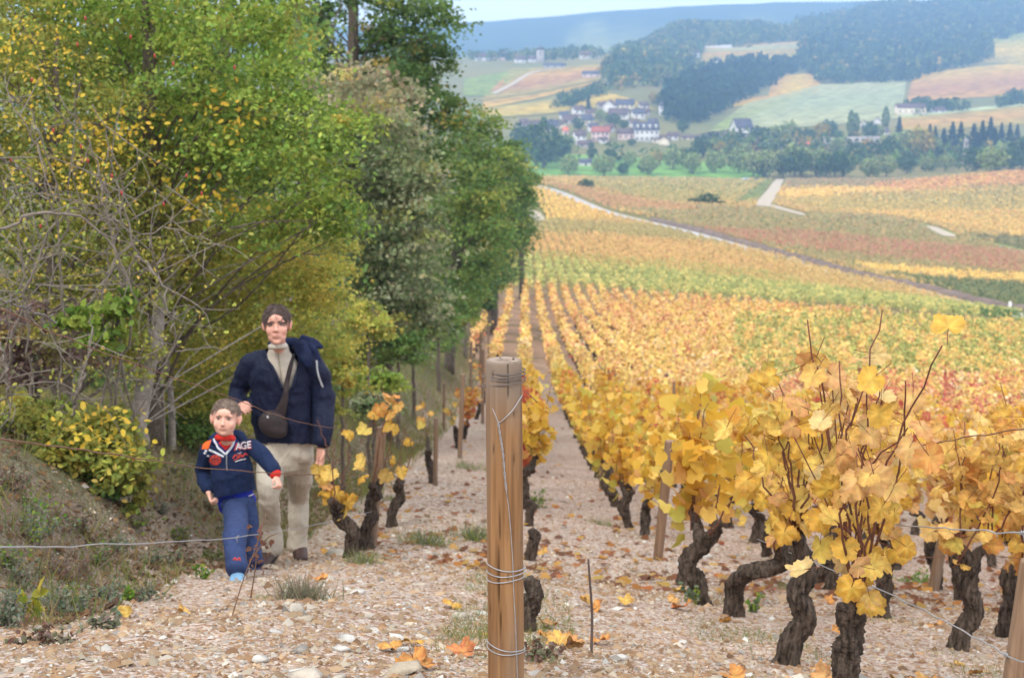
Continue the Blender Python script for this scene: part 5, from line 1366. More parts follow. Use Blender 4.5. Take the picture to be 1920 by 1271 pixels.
def tree(name, label, trunk, blobs, leafsize, nleaf, pal, cat='tree', shape='fold', cl=.30, twig=True, group=None, bark=None, seed=0, limb=.05, accents=(), shell=.55, nlimb=4):
    """trunk: points (px, py, distance, radius); blobs: (px, py, rx, ry in photo pixels, distance, depth radius m[, palette])."""
    g = np.random.default_rng(900 + seed)
    bark = bark or M_BARK
    T = np.array([[*U(a, b, c), r] for a, b, c, r in trunk])
    T[0, 2] = float(ground_fine(T[0, 0], T[0, 1])) - .08
    O = T[0, :3].copy(); T[:, :3] -= O
    o = tag(empty(name, tuple(O)), label, cat, group)
    P = cr(T, 24); GT = Geo()
    Pn = P[:, :3] + g.normal(0, .012, (24, 3)) * (np.linspace(0, 1, 24)[:, None] > .05)
    GT.add(*tube(Pn, P[:, 3] * (1 + g.normal(0, .06, 24)), 10))
    GL = Geo(); vol = np.array([b[2] * b[3] * (b[4] / F) ** 2 for b in blobs]) ; share = vol / vol.sum()
    for b, sh in zip(blobs, share):
        px, py, rx, ry, d, dr = b[:6]; pl = b[6] if len(b) > 6 else pal
        c = U(px, py, d) - O; k = d / F
        R = np.array([rx * k, dr, ry * k])
        n = max(30, int(nleaf * sh)); nc = max(6, int(n / 64))
        q = rand_unit(nc, g) * g.uniform(.68, 1.26, (nc, 1)) * (shell + (1.02 - shell) * g.random((nc, 1))) ; cc = c + q * R
        # limbs from the trunk towards the clumps
        if twig:
            pick_ = g.choice(nc, min(nc, nlimb), replace=False)
            for m in pick_:
                e = cc[m]; t = np.clip((e[2] - P[0, 2]) / max(P[-1, 2] - P[0, 2], .1) - g.uniform(.10, .35), .12, .97)
                s = Pn[int(t * 23)]; L = np.linalg.norm(e - s)
                if L < .15: continue
                m1 = s + (e - s) * .45 + np.array([0, 0, .12 * L]) + g.normal(0, .11 * L, 3)
                r0 = min(limb * L ** .5 * .32, P[int(t * 23), 3] * .7)
                GT.add(*tube(cr([s, m1, e], 9), np.linspace(r0, .004, 9), 5, cap=False))
                for _ in range(2):
                    f = m1 + (e - m1) * g.uniform(.2, .8); e2 = f + rand_unit(1, g)[0] * R.mean() * .35
                    GT.add(*tube(cr([f, (f + e2) / 2 + g.normal(0, .03, 3), e2], 5), np.linspace(r0 * .4, .003, 5), 4, cap=False))
        per = n // nc + 1
        sig = cl * R.mean() ** .5 * g.uniform(.5, 1.15, nc)
        w = g.normal(0, 1, (nc, per, 3)) * [1.1, 1.1, .42]; w[..., 2] -= .22 * (w[..., 0] ** 2 + w[..., 1] ** 2) * .4
        C = (cc[:, None] + w * sig[:, None, None] * .5).reshape(-1, 3)
        tone = pick(*pl, nc, g); od = g.random(nc) < .12; tone[od] = pick(*(YM if pl is not YM else GM), od.sum(), g)                                       # each spray leans to its own hue
        col = .5 * np.repeat(tone, per, 0) + .5 * pick(*pl, nc * per, g)
        col = col * np.repeat(g.uniform(.62, 1.22, nc), per)[:, None]
        GL.add(*leaves(C, leafsize * g.uniform(.65, 1.3, len(C)), col * LA, shape, normal=np.array([.15, -.25, .75]), spread=1.0, g=g, jit=.09))
    for b in accents:                                                 # small separate sprays
        px, py, rx, ry, d, n, pl = b; k = d / F
        C = U(px, py, d) - O + g.normal(0, .5, (n, 3)) * [rx * k, .25, ry * k]
        GL.add(*leaves(C, leafsize * g.uniform(.8, 1.4, n), pick(*pl, n, g) * LA, shape, normal=np.array([0, -.4, .7]), g=g, jit=.08))
    GT.obj('trunk', bark, o, True); GL.obj('crown', M_LEAF, o)
    return o

M_GREYBARK = mat_plain('pale_grey_bark', (158, 148, 138), rough=.95, bump=.8, bscale=50, vary=.35, vscale=18)
YACC = ([(206, 178, 66), (196, 164, 62)], [1, 1])
tree('oak_tree', 'bright green oak with a straight dark trunk reaching over the man',
     [(290, 835, 11.9, .085), (282, 640, 11.9, .075), (288, 420, 12.0, .07), (282, 200, 12.0, .06), (276, -60, 12.1, .045), (270, -240, 12.1, .02)],
     [(280, -60, 230, 130, 12.4, 1.5), (420, 90, 150, 110, 12.0, 1.2), (520, 260, 150, 95, 11.7, 1.1), (360, 250, 150, 120, 12.6, 1.0), (590, 330, 80, 55, 11.4, .5), (150, 60, 170, 140, 12.6, 1.2),
      (630, 250, 45, 40, 11.4, .4), (500, 20, 60, 70, 11.9, .5), (530, 405, 130, 45, 11.6, .6), (620, 395, 60, 40, 11.3, .4), (480, 160, 90, 60, 11.4, .5), (240, 330, 120, 100, 12.2, .7, OLIVE)],
     .042, 46000, GREEN1, shape='oval', cl=.34, seed=1, bark=M_BARK, limb=.028, nlimb=3, accents=[(430, 225, 60, 60, 11.0, 60, YACC), (215, 245, 110, 60, 10.8, 140, YACC), (380, 380, 90, 50, 11.2, 90, YACC)])
tree('field_maple', 'yellowing field maple with pale grey stems behind the man',
     [(262, 805, 11.2, .07), (268, 730, 11.2, .062), (290, 640, 11.3, .058), (305, 560, 11.6, .045), (340, 450, 12.1, .03), (380, 380, 12.5, .012)],
     [(420, 500, 150, 80, 12.6, .9), (520, 560, 120, 100, 12.8, .9), (380, 630, 130, 110, 12.8, .9), (560, 480, 90, 60, 12.6, .7), (600, 545, 60, 60, 12.9, .6), (450, 720, 110, 80, 12.9, .8), (340, 730, 90, 110, 12.9, .8, OLIVE),
      (640, 480, 40, 45, 12.5, .5), (440, 420, 120, 60, 12.6, .6), (300, 500, 90, 80, 12.3, .6, OLIVE), (610, 640, 70, 50, 13.6, .5), (560, 640, 80, 70, 13.2, .6)],
     .038, 36000, YELGR, shape='fold', cl=.30, seed=2, limb=.014, nlimb=1, bark=M_GREYBARK)
for i, (a, b, r) in enumerate([((300, 830), (306, 690), .03), ((322, 830), (316, 700), .045), ((282, 815), (284, 700), .022)]):
    pass
tree('hawthorn_bush', 'tall olive green hawthorn filling the left edge',
     [(120, 800, 10.6, .06), (110, 640, 10.7, .05), (90, 450, 10.8, .04), (100, 250, 10.9, .03), (110, 60, 11.0, .015)],
     [(90, 190, 160, 130, 10.9, 1.0), (60, 380, 140, 130, 10.9, .9), (200, 390, 130, 130, 11.2, .9), (230, 520, 120, 100, 11.2, .8), (60, 560, 120, 110, 10.9, .8), (170, 620, 110, 80, 11.0, .7), (10, 60, 120, 120, 11.0, .9),
      (-90, 300, 120, 300, 11.0, 1.0), (250, 640, 60, 60, 11.2, .5, YELGR), (330, 420, 80, 70, 11.3, .5)],
     .033, 38000, OLIVE, cat='bush', cl=.28, seed=3, accents=[(125, 310, 120, 90, 10.1, 200, YACC), (60, 110, 110, 110, 10.3, 200, YACC)])
tree('hazel_bush', 'low yellow green bush at the bank foot left of the boy',
     [(190, 945, 8.7, .03), (195, 900, 8.7, .028), (180, 840, 8.75, .02), (170, 790, 8.8, .012)],
     [(120, 800, 100, 45, 8.8, .35), (180, 830, 100, 55, 8.7, .35), (235, 880, 45, 48, 8.6, .22), (70, 860, 90, 60, 8.8, .35), (20, 800, 60, 50, 8.9, .3), (250, 930, 22, 30, 8.6, .12), (120, 900, 110, 40, 8.7, .25, DARKG)],
     .042, 9500, OLIVE, cat='bush', cl=.24, seed=4, shape='oval', limb=.03, accents=[(190, 810, 90, 50, 8.5, 90, YACC), (225, 870, 50, 40, 8.5, 160, YELGR)])
tree('wild_plum', 'dull purple leaved wild plum shrub at the left edge',
     [(60, 800, 9.3, .03), (70, 700, 9.3, .026), (80, 620, 9.35, .018), (90, 560, 9.4, .01)],
     [(60, 620, 80, 60, 9.3, .35), (130, 640, 70, 45, 9.25, .3), (30, 700, 60, 60, 9.3, .3), (165, 590, 40, 40, 9.2, .2)],
     .040, 2600, PURP, cat='bush', cl=.26, seed=5)
tree('oak_sapling', 'small bright green oak sapling in front of the purple shrub',
     [(205, 790, 8.9, .010), (200, 700, 8.9, .008), (190, 600, 8.9, .005)],
     [(205, 580, 50, 22, 8.8, .14), (150, 595, 40, 30, 8.8, .14), (195, 625, 45, 25, 8.8, .14), (240, 560, 22, 20, 8.85, .1)],
     .065, 620, GREEN1, cat='sapling', cl=.22, seed=6, shape='oval')
tree('old_man_willow', 'grey green bushy tree wrapped in whitish fluffy creeper',
     [(725, 700, 24, .10), (722, 560, 24.2, .09), (715, 400, 24.3, .07), (705, 250, 24.4, .03)],
     [(700, 190, 90, 70, 24.4, 1.5, TOPB), (640, 180, 70, 60, 24.6, 1.2, TOPB), (745, 300, 80, 90, 24.2, 1.4), (690, 320, 80, 90, 24.3, 1.3), (710, 430, 85, 100, 24, 1.3), (785, 330, 45, 60, 24.4, .9), (770, 440, 60, 70, 24.2, 1),
      (775, 540, 62, 70, 24, 1), (720, 570, 70, 60, 23.8, 1), (810, 590, 40, 50, 24.4, .8), (670, 480, 60, 80, 24.2, 1), (690, 650, 70, 40, 23.6, .8, MIDG), (640, 280, 60, 70, 24.5, 1)],
     .09, 22000, GREYG, cl=.40, seed=7)
tree('tall_oak', 'tall dark green oak with a bare dark trunk against the sky',
     [(690, 640, 34, .17), (675, 400, 34, .15), (664, 150, 34.2, .125), (662, -60, 34.3, .10), (660, -260, 34.4, .06)],
     [(770, 60, 80, 100, 34, 2), (800, 190, 80, 80, 33.8, 1.9), (740, 150, 80, 90, 34, 1.8), (820, 40, 36, 60, 34, 1.0), (820, 300, 70, 80, 33.6, 1.6), (600, 70, 60, 80, 34.6, 1.4), (710, -60, 120, 80, 34.4, 2), (590, -60, 80, 60, 34.6, 1.6),
      (700, 80, 40, 50, 34.2, 1.0), (840, 110, 24, 30, 34, .6), (850, 210, 40, 40, 33.8, .8), (740, 260, 60, 60, 33.8, 1.3), (640, 160, 60, 30, 34.4, 1)],
     .11, 22000, DARKG, cl=.42, seed=8, shell=.35)
tree('slender_oak', 'thin dark trunked oak left of the tall oak with sky between its leaves',
     [(580, 600, 37, .16), (572, 350, 37, .15), (562, 120, 37.2, .12), (560, -80, 37.3, .09), (556, -220, 37.4, .04)],
     [(560, 30, 50, 60, 37.2, 1.2), (600, 130, 60, 40, 37, 1.2), (540, 110, 50, 50, 37.3, 1.2), (570, -80, 80, 60, 37.3, 1.6), (520, -20, 50, 50, 37.4, 1.2)],
     .115, 5200, DARKG, cl=.46, seed=9, shell=.3)
tree('edge_tree', 'broad mid green tree halfway along the edge of the wood',
     [(842, 650, 48, .2), (850, 520, 48, .18), (872, 380, 48.2, .13), (876, 220, 48.3, .05)],
     [(885, 250, 42, 66, 48, 2), (862, 340, 70, 80, 48, 2.2), (900, 350, 50, 70, 47.6, 2), (900, 440, 62, 70, 47.5, 2.2), (850, 450, 60, 80, 48, 2), (872, 520, 52, 50, 47.4, 1.6), (925, 240, 20, 30, 48, .8), (930, 310, 34, 50, 47.8, 1.2), (850, 550, 60, 50, 47.6, 1.6), (935, 420, 36, 50, 47.5, 1.4), (840, 600, 40, 36, 46, 1.3), (800, 630, 44, 40, 44, 1.3), (856, 570, 36, 44, 46, 1.2)],
     .13, 18000, MIDG, cl=.52, seed=10)
tree('edge_tree', 'darker tree behind the broad mid green one at the vineyard edge',
     [(925, 580, 82, .2), (932, 460, 82, .18), (950, 320, 82.2, .08)],
     [(955, 300, 26, 48, 82, 2), (950, 370, 40, 60, 82, 2.4), (945, 440, 42, 60, 81.5, 2.4), (932, 500, 34, 40, 81, 2), (972, 340, 20, 40, 82, 1.5), (968, 420, 20, 40, 82, 1.4), (912, 545, 24, 24, 80, 1.2)],
     .19, 9500, DARKG, cl=.7, seed=11)
tree('edge_tree', 'last grey green tree at the far end of the wood',
     [(978, 470, 118, .2), (978, 400, 118, .18), (980, 330, 118.2, .08)],
     [(982, 330, 18, 46, 118, 2.4), (976, 390, 24, 50, 118, 2.8), (964, 440, 26, 46, 117, 2.6), (990, 365, 12, 36, 118, 1.6), (950, 500, 24, 24, 116, 2)],
     .24, 5200, MIDG, cl=.8, seed=12)
# deeper trees that close the wood behind the front ones
for i, (px, d, r, lb) in enumerate([(420, 20, 1, 'dark tree deep in the wood above the man'), (180, 19, 1, 'dark tree deep in the wood behind the hawthorn'), (-60, 18, 1, 'dark tree at the far left of the wood'),
                                    (560, 27, 1, 'shadowed tree between the oak and the grey green tree'), (300, 31, 1, 'far dark tree behind the bright oak')]):
    tree('wood_tree', lb, [(px, 800 - i * 15, d, .15), (px + 10, 400, d, .12), (px, 100, d + .2, .08), (px, -150, d + .3, .03)],
         [(px + dx, py, 150 * 16 / d + 20, 130, d + .4, 1.6) for dx, py in ((-60, 560), (70, 500), (-40, 330), (60, 260), (-50, 120)) + (((70, 40),) if i not in (3, 4) else ()) if not (i in (3, 4) and py < 250)] + [(px, 680, 130, 90, d, 1.4)] + ([]),
         .082 * d / 18, 10000, DARKG if i % 2 else MIDG, cl=.42, seed=20 + i, twig=False)
for i, (px, py, rx, ry, d, pal, lb) in enumerate([
        (745, 640, 62, 52, 23, MIDG, 'green bush at the foot of the grey green tree'), (690, 600, 50, 46, 17.5, YELGR, 'small yellow bush right of the man'), (640, 690, 46, 60, 15.2, YELGR, 'sparse yellow green bush at the man shoulder'),
        (715, 712, 44, 24, 19, GREEN1, 'low bright green bush beside the stony path'), (822, 600, 46, 40, 40, MIDG, 'round green bush half way along the path'), (872, 575, 30, 30, 58, GREEN1, 'bright green bush under the broad edge tree'),
        (775, 650, 40, 36, 30, GREYG, 'grey green bush beside the left row'), (600, 760, 30, 40, 14.6, OLIVE, 'small weedy bush behind the man arm'), (700, 760, 40, 26, 17, GREYG, 'low grey bush on the bank by the path'),
        (930, 530, 16, 20, 92, YELGR, 'yellow bush at the far corner of the vineyard'), (916, 562, 16, 24, 80, MIDG, 'dark bush hiding the foot of the far edge tree'), (365, 800, 60, 34, 12.4, MIDG, 'low green bush behind the boy head'), (330, 760, 60, 60, 13.4, DARKG, 'dark undergrowth bush behind the grey stems')]):
    tree('bush', lb, [(px, py + ry + 16, d, .02 * d / 14), (px, py, d, .012 * d / 14), (px, py - ry * .6, d, .006 * d / 14)],
         [(px - rx * .3, py, rx * .7, ry * .8, d, rx * d / F * .7), (px + rx * .4, py + ry * .2, rx * .6, ry * .7, d - .1, rx * d / F * .6), (px, py - ry * .4, rx * .5, ry * .6, d, rx * d / F * .5)],
         .042 * (d / 12) ** .72, 1900, pal, cat='bush', cl=.3, seed=40 + i, limb=.03, shape='fold')

# the bare arching briar with its hips
o = tag(empty('dog_rose', tuple(U(150, 800, 9.0))), 'leafless grey dog rose with long arching stems and red hips', 'shrub'); B0 = np.array(o.location); G = Geo(); tips = []
g = np.random.default_rng(77)
ARCH = [[(110, 800, 9.0), (118, 560, 8.9), (100, 330, 8.7), (55, 210, 8.5), (0, 190, 8.3)], [(150, 820, 9.0), (128, 640, 8.9), (110, 470, 8.7), (85, 320, 8.5), (40, 220, 8.4), (-30, 170, 8.3)],
        [(180, 800, 9.0), (225, 560, 8.9), (200, 400, 8.8), (175, 280, 8.7), (120, 190, 8.6)], [(210, 800, 9.1), (240, 590, 9.0), (210, 440, 9.0), (170, 330, 8.9)], [(250, 820, 9.3), (225, 600, 9.0), (250, 480, 8.8), (230, 380, 8.7), (215, 300, 8.6), (170, 200, 8.5)],
        [(140, 760, 9.0), (180, 560, 8.9), (260, 440, 8.9), (340, 430, 8.9), (390, 470, 8.9)], [(0, 720, 9.0), (60, 520, 8.8), (120, 400, 8.8), (240, 420, 8.8)], [(0, 430, 8.6), (100, 400, 8.6), (190, 440, 8.7), (260, 560, 8.8), (300, 640, 8.9)],
        [(60, 800, 9.0), (50, 600, 8.8), (30, 420, 8.7), (0, 330, 8.6)], [(135, 780, 8.6), (150, 720, 8.5), (165, 660, 8.5), (175, 590, 8.5)], [(0, 640, 8.4), (12, 720, 8.4), (18, 800, 8.5)], [(255, 480, 8.8), (300, 520, 8.8), (322, 600, 8.8), (330, 660, 8.9)]]
for a in ARCH:
    P = cr([U(*p) for p in a], 26) - B0; P[1:] += g.normal(0, .012, (25, 3)); r0 = g.uniform(.006, .012)
    G.add(*tube(P, np.linspace(r0, .003, 26), 5))
    for _ in range(9):
        s = P[int(g.integers(5, 25))]; e = s + rand_unit(1, g)[0] * [1, .6, .8] * g.uniform(.2, .6); m = (s + e) / 2 + g.normal(0, .04, 3)
        Q = cr([s, m, e], 7); G.add(*tube(Q, np.linspace(.004, .0015, 7), 4)); tips.append(e)
        if g.random() < .6:
            e2 = m + rand_unit(1, g)[0] * .22; G.add(*tube(cr([m, (m + e2) / 2 + g.normal(0, .02, 3), e2], 5), np.linspace(.003, .001, 5), 4)); tips.append(e2)
for _ in range(90):                                                    # the tangle of thin dead twigs
    a, b = g.uniform(-10, 330), g.uniform(330, 760); s = U(a, b, g.uniform(8.7, 9.6)) - B0; d_ = rand_unit(1, g)[0] * [1, .5, 1.1] * g.uniform(.25, .75)
    G.add(*tube(cr([s, s + d_ * .5 + g.normal(0, .05, 3), s + d_], 8), np.linspace(.0045, .0015, 8), 4))
G.obj('stems', M_TWIG, o, True)
hip = Geo(); HM = mat_plain('rose_hip', (168, 52, 42), rough=.35, spec=.5)
for a, b in [(160, 35), (100, 245), (145, 84), (290, 105), (325, 240 // 2), (152, 275), (152, 300), (245, 70), (228, 362), (307, 383), (440, 127), (76, 424), (378, 363), (165, 302), (210, 330), (60, 150), (350, 330), (20, 300)]:
    c = U(a, b, 8.5) - B0; V, Fl = tube([c + [0, 0, -.014], c + [0, 0, -.007], c, c + [0, 0, .009], c + [0, 0, .014]], [.0015, .005, .006, .0045, .0015], 7)
    Geo().add(V, Fl).obj('hip', HM, o, True)
hl = np.array(tips); Geo().add(*leaves(hl[g.integers(0, len(hl), 420)] + g.normal(0, .05, (420, 3)), g.uniform(.018, .036, 420), pick(*YELGR, 420, g) * LA, 'oval', g=g)).obj('leaves', M_LEAF, o)
# grey saplings' stems beside the maple
for i, (a, b, r) in enumerate([((305, 832), (300, 640), .026), ((322, 836), (312, 660), .036), ((280, 820), (292, 560), .018)]):
    o = tag(empty('bare_sapling', tuple(pix2g(np.array(float(a[0])), np.array(float(a[1]))))), ['thin grey stem right of the pale trunk', 'thicker rough stem rightmost of the pale trunks', 'slim stem leaning just behind the pale trunk'][i], 'tree trunk')
    d = o.location[1]; e = U(b[0], b[1], d + .1) - np.array(o.location); g2 = np.random.default_rng(i)
    P = cr([(0, 0, -.1), e * .4 + g2.normal(0, .03, 3), e], 14)
    Geo().add(*tube(P, np.linspace(r, r * .5, 14), 8)).obj('trunk', M_GREYBARK, o, True)
    G = Geo()
    for k in range(6):
        s = P[int(g2.integers(5, 13))]; e2 = s + rand_unit(1, g2)[0] * [.4, .3, .4] + [0, 0, .12]; G.add(*tube(cr([s, (s + e2) / 2 + g2.normal(0, .03, 3), e2], 6), np.linspace(.008, .002, 6), 4))
    G.obj('twigs', M_TWIG, o, True)['kind'] = 'stuff'
# ================================================================== STONES, LEAVES AND WEEDS ON THE GROUND
M_STONE = mat_attr('limestone', rough=.9, spec=.2, bump=.5, bscale=25, mottled=.18, mscale=3)
STC = [(210, 194, 170), (226, 214, 196), (190, 160, 128), (202, 174, 140), (178, 140, 106), (178, 170, 160), (236, 230, 220)]
def rock_mesh(seed, col, flat=.5):
    g = np.random.default_rng(seed); bm = bmesh.new()
    P = rand_unit(17, g) * g.uniform(.8, 1.05, (17, 1)) * [.62, .46, flat * .5]
    for p in P: bm.verts.new(p)
    r = bmesh.ops.convex_hull(bm, input=bm.verts)
    bmesh.ops.delete(bm, geom=[v for v in bm.verts if not v.link_faces], context='VERTS')
    bm.verts.index_update(); V = np.array([v.co[:] for v in bm.verts]); Fc = np.array([[v.index for v in f.verts] for f in bm.faces]); bm.free()
    c = lin(col) * .70 * g.uniform(.85, 1.1, (len(V), 1))
    return V, Fc, c
ROCKS = [rock_mesh(s, STC[s % 7], .35 + .3 * ((s * 37) % 10) / 10) for s in range(21)]
ROCKM = [mesh_np('stone', V, [Fc], M_STONE, c) for V, Fc, c in ROCKS]
g = np.random.default_rng(12)
# the stones that show largest: parts of the ground
px = g.uniform(-20, 1940, 900); py = 1290 - 400 * g.random(900) ** 1.5
dens = (1 - .75 * in_poly(px, py, [(-30, 840), (380, 840), (450, 1060), (150, 1271), (-30, 1271)])) * np.where((px > 480) & (px < 920) & (py > 1030), 1.0, .62)
k = g.random(900) < dens; px, py = px[k][:296], py[k][:296]
Ps = pix2g(px, py)
Ps[:, 2] = ground_fine(Ps[:, 0], Ps[:, 1])
# a few placed where the photograph shows the big pale ones
fix = [(1113, 1136, .085), (636, 1217, .060), (505 + 130, 1262, .05), (895, 1155, .05), (760, 1135, .055), (700, 1190, .05), (692, 1170, .05), (720, 1213, .055), (905, 1158, .055), (620, 1078, .06), (670, 1110, .08), (650, 1100, .05), (1245, 1163, .03), (1010, 1120, .03), (745, 1075, .05), (1280, 1203, .05), (1890, 1130, .08), (560, 1245, .06), (1080, 1140, .04), (800, 1150, .04), (1018, 1045, .06), (735, 1178, .05), (640, 1060, .045)]
for (a, b, s) in fix:
    P = pix2g(np.array(float(a)), np.array(float(b))); o = link('stone', ROCKM[[1, 6, 0, 8, 13, 15][int(g.integers(6))]], GROUND)
    o.location = (P[0], P[1], float(ground_fine(P[0], P[1])) + s * .06); o.rotation_euler = (g.uniform(-.15, .15), g.uniform(-.15, .15), g.uniform(0, 6.28)); o.scale = (s, s, s)
for i in range(min(276, len(Ps))):
    s = g.lognormal(math.log(.036), .55); s = min(max(s, .022), .12)
    pale = 480 < px[i] < 930 and g.random() < .5; s *= 1.25 if pale else 1; o = link('stone', ROCKM[[1, 6, 0, 8, 13, 15, 20][int(g.integers(7))] if pale else int(g.integers(21))], GROUND)
    o.location = (Ps[i, 0], Ps[i, 1], Ps[i, 2] + s * .05); o.rotation_euler = (g.uniform(-.3, .3), g.uniform(-.3, .3), g.uniform(0, 6.28)); o.scale = (s, s * g.uniform(.8, 1.1), s * g.uniform(.8, 1.2))
# gravel
def scatter(n, y0, y1, xa=-.40, xb=.42, power=1.7, xmin=-9):
    t = g.random(n); y = (y0 ** -power + t * (y1 ** -power - y0 ** -power)) ** (-1 / power)
    x = g.uniform(xa, xb, n) * y + .0; return x, y
def gravel(n, y0, y1, smin, smax, power):
    x, y = scatter(n, y0, y1, power=power)
    bank = sstep(-1.8, -2.6, x + (fbm(x, y, .7, 21) - .5)); k = g.random(n) > bank * .93
    k &= g.random(n) < .35 + .9 * fbm(x, y, .9, 70)
    x, y = x[k], y[k]; n = len(x); z = ground_fine(x, y)
    s = np.exp(g.uniform(math.log(smin), math.log(smax), n)) * (y / 6) ** .35
    base = np.array([[1, 0, 0], [0, 1, 0], [-1, 0, 0], [0, -1, 0], [0, 0, 1.0], [0, 0, -.5]]) * .5
    T = np.array([[0, 1, 4], [1, 2, 4], [2, 3, 4], [3, 0, 4]])
    V = base[None] * g.uniform(.55, 1.25, (n, 6, 1)) + g.normal(0, .09, (n, 6, 3))
    a = g.uniform(0, 6.28, n); ca, sa = np.cos(a)[:, None], np.sin(a)[:, None]
    V = np.stack([V[..., 0] * ca - V[..., 1] * sa, V[..., 0] * sa + V[..., 1] * ca, V[..., 2] * g.uniform(.4, .9, (n, 1))], -1) * s[:, None, None]
    V += np.stack([x, y, z + s * .05], -1)[:, None]
    Fc = (np.arange(n)[:, None, None] * 6 + T[None]).reshape(-1, 3)
    c = np.repeat(pick(STC + [(182, 146, 110), (198, 166, 132), (160, 124, 94)], [2, 1.2, 3, 3, 3, 1, .8, 3, 3, 2], n, g) * .66 * g.uniform(.65, 1.2, (n, 1)), 6, 0)
    return V.reshape(-1, 3), Fc, c
GG = Geo().add(*gravel(52000, 3.3, 9, .007, .026, 1.2)).add(*gravel(5200, 3.3, 13, .024, .055, 1.0)).add(*gravel(20000, 8, 20, .014, .034, 1.4))
tag(GG.obj('gravel', M_STONE), 'loose pinkish limestone gravel covering the path and the rows', kind='stuff')

# fallen vine leaves
M_FALL = mat_attr('fallen_leaf', rough=.7, spec=.2, mottled=.45, mscale=4.5)
FL = []
for kd in ('yellow', 'orange', 'pale', 'orange', 'pale', 'red'):
    for me in BLADES[kd][:4]:
        m2 = me.copy(); m2.name = 'fallen_leaf'; m2.materials.clear(); m2.materials.append(M_FALL); ca = np.empty(len(m2.vertices) * 4, np.float32); m2.attributes['Col'].data.foreach_get('color', ca); ca = ca.reshape(-1, 4); ca[:, :3] = ca[:, :3] * .55 + lin(168, 112, 66) * .36; m2.attributes['Col'].data.foreach_set('color', ca.ravel()); FL.append((m2, kd))
x, y = scatter(420, 4.4, 12, -.16, .36, 1.3)
w = .25 + (abs(((x + .1) / 1.05) % 1 - .5) > .22) * .5 + (x > .8) * .35
k = (g.random(420) < w) & (x > -1.7); x, y = x[k][:48], y[k][:48]
xs = [(240 // 1, 1158), (347, 1158), (1018, 1045), (1100, 1142), (1120, 1150), (1030, 1185), (1570, 1190), (1290, 1135), (1262, 1140), (1240, 1050), (730, 1222), (775, 1240), (800, 1245), (1690, 1060), (1900, 1100), (1830, 1260)]
Pf = pix2g(np.array([a for a, b in xs], float), np.array([b for a, b in xs], float)); x = np.concatenate([Pf[:, 0], x]); y = np.concatenate([Pf[:, 1], y])
for i in range(len(x)):
    s = g.uniform(.055, .10); fm, fk = FL[int(g.integers(len(FL)))]; o = link('fallen_leaf', fm)
    o.location = (x[i], y[i], float(ground_fine(x[i], y[i])) + .018); o.rotation_euler = (g.normal(0, .35), g.normal(0, .35), g.uniform(0, 6.28)); o.scale = (s, s, s * 1.4)
    tag(o, 'curled fallen ' + {'pale': 'faded pale'}.get(fk, fk) + ' vine leaf lying on the stony ground', 'leaf', 'fallen vine leaves on the stones')
x, y = scatter(1300, 9, 60, -.12, .40, 1.1); k = x > -1.6; x, y = x[k], y[k]
G = Geo().add(*leaves(np.stack([x, y, ground_fine(x, y) + .02], -1), g.uniform(.045, .085, len(x)), pick(AUT['orange'][0] + [(170, 110, 70), (150, 100, 66)], AUT['orange'][1] + [8, 8], len(x), g) * .62, 'vine8', normal=np.array([0, 0, 1.6]), spread=.5, g=g))
tag(G.obj('leaf_litter', M_LEAF), 'yellow and brown leaf litter under the vines', kind='stuff')
# brown litter on the bank
n = 22000; y = g.uniform(5.0, 26, n); x = -1.75 - g.random(n) ** 1.5 * 3.6; k = g.random(n) < .25 + fbm(x, y, 1.2, 90); x, y = x[k], y[k]
G = Geo().add(*leaves(np.stack([x, y, ground_fine(x, y) + .012], -1), g.uniform(.025, .06, len(x)), pick([(150, 112, 80), (128, 96, 72), (172, 132, 96), (110, 88, 72), (196, 160, 120)], [3, 3, 2, 2, 1], len(x), g) * .62, 'oval', normal=np.array([0, 0, 1.3]), spread=.7, g=g))
tag(G.obj('leaf_litter', M_LEAF), 'dry brown leaf litter on the bank under the trees', kind='stuff')

# grass
BL = (np.array([[0, -.014, 0], [0, .014, 0], [.45, .011, .05], [.45, -.011, .05], [1, 0, .28]]), [np.array([[0, 1, 2, 3]]), np.array([[3, 2, 4]])])
def blades(x, y, h, col, g=g, lean=.55, z=None):
    n = len(x); z = ground_fine(x, y) if z is None else z
    D = unit(np.stack([g.normal(0, lean, n), g.normal(0, lean, n), np.ones(n)], -1)); a = g.uniform(0, 6.28, n)
    S_ = np.stack([np.cos(a), np.sin(a), 0 * a], -1); S_ = unit(S_ - (S_ * D).sum(1, keepdims=True) * D); B = np.cross(D, S_)
    L = BL[0]; h = np.broadcast_to(h, (n,))[:, None, None]
    V = np.stack([x, y, z - .005], -1)[:, None] + h * (L[None, :, 0:1] * D[:, None] + L[None, :, 1:2] * S_[:, None] * 1.3 + L[None, :, 2:3] * B[:, None])
    Fl = [(np.arange(n)[:, None, None] * 5 + f[None]).reshape(-1, f.shape[1]) for f in BL[1]]
    return V.reshape(-1, 3), Fl, np.repeat(np.broadcast_to(col, (n, 3)) * g.uniform(.75, 1.2, (n, 1)), 5, 0)
GRP_ = [(118, 136, 62), (96, 120, 56), (150, 150, 80), (170, 150, 104), (140, 124, 92)]
G = Geo()
n = 76000; y = g.uniform(5, 30, n); x = -1.7 - g.random(n) ** 1.4 * 3.8
f = fbm(x, y, .9, 33); k = g.random(n) < np.clip((f - .33) * 5, .10, 1) * np.clip((-1.7 - x + .2) * 1.6, .05, 1); x, y, f = x[k], y[k], f[k]
G.add(*blades(x, y, g.uniform(.05, .16, len(x)), pick(GRP_, [2, 3, 2.5, 3, 3], len(x), g) * .85))
n = 46000; x, y = scatter(n, 4.5, 45, -.12, .40, 1.0)
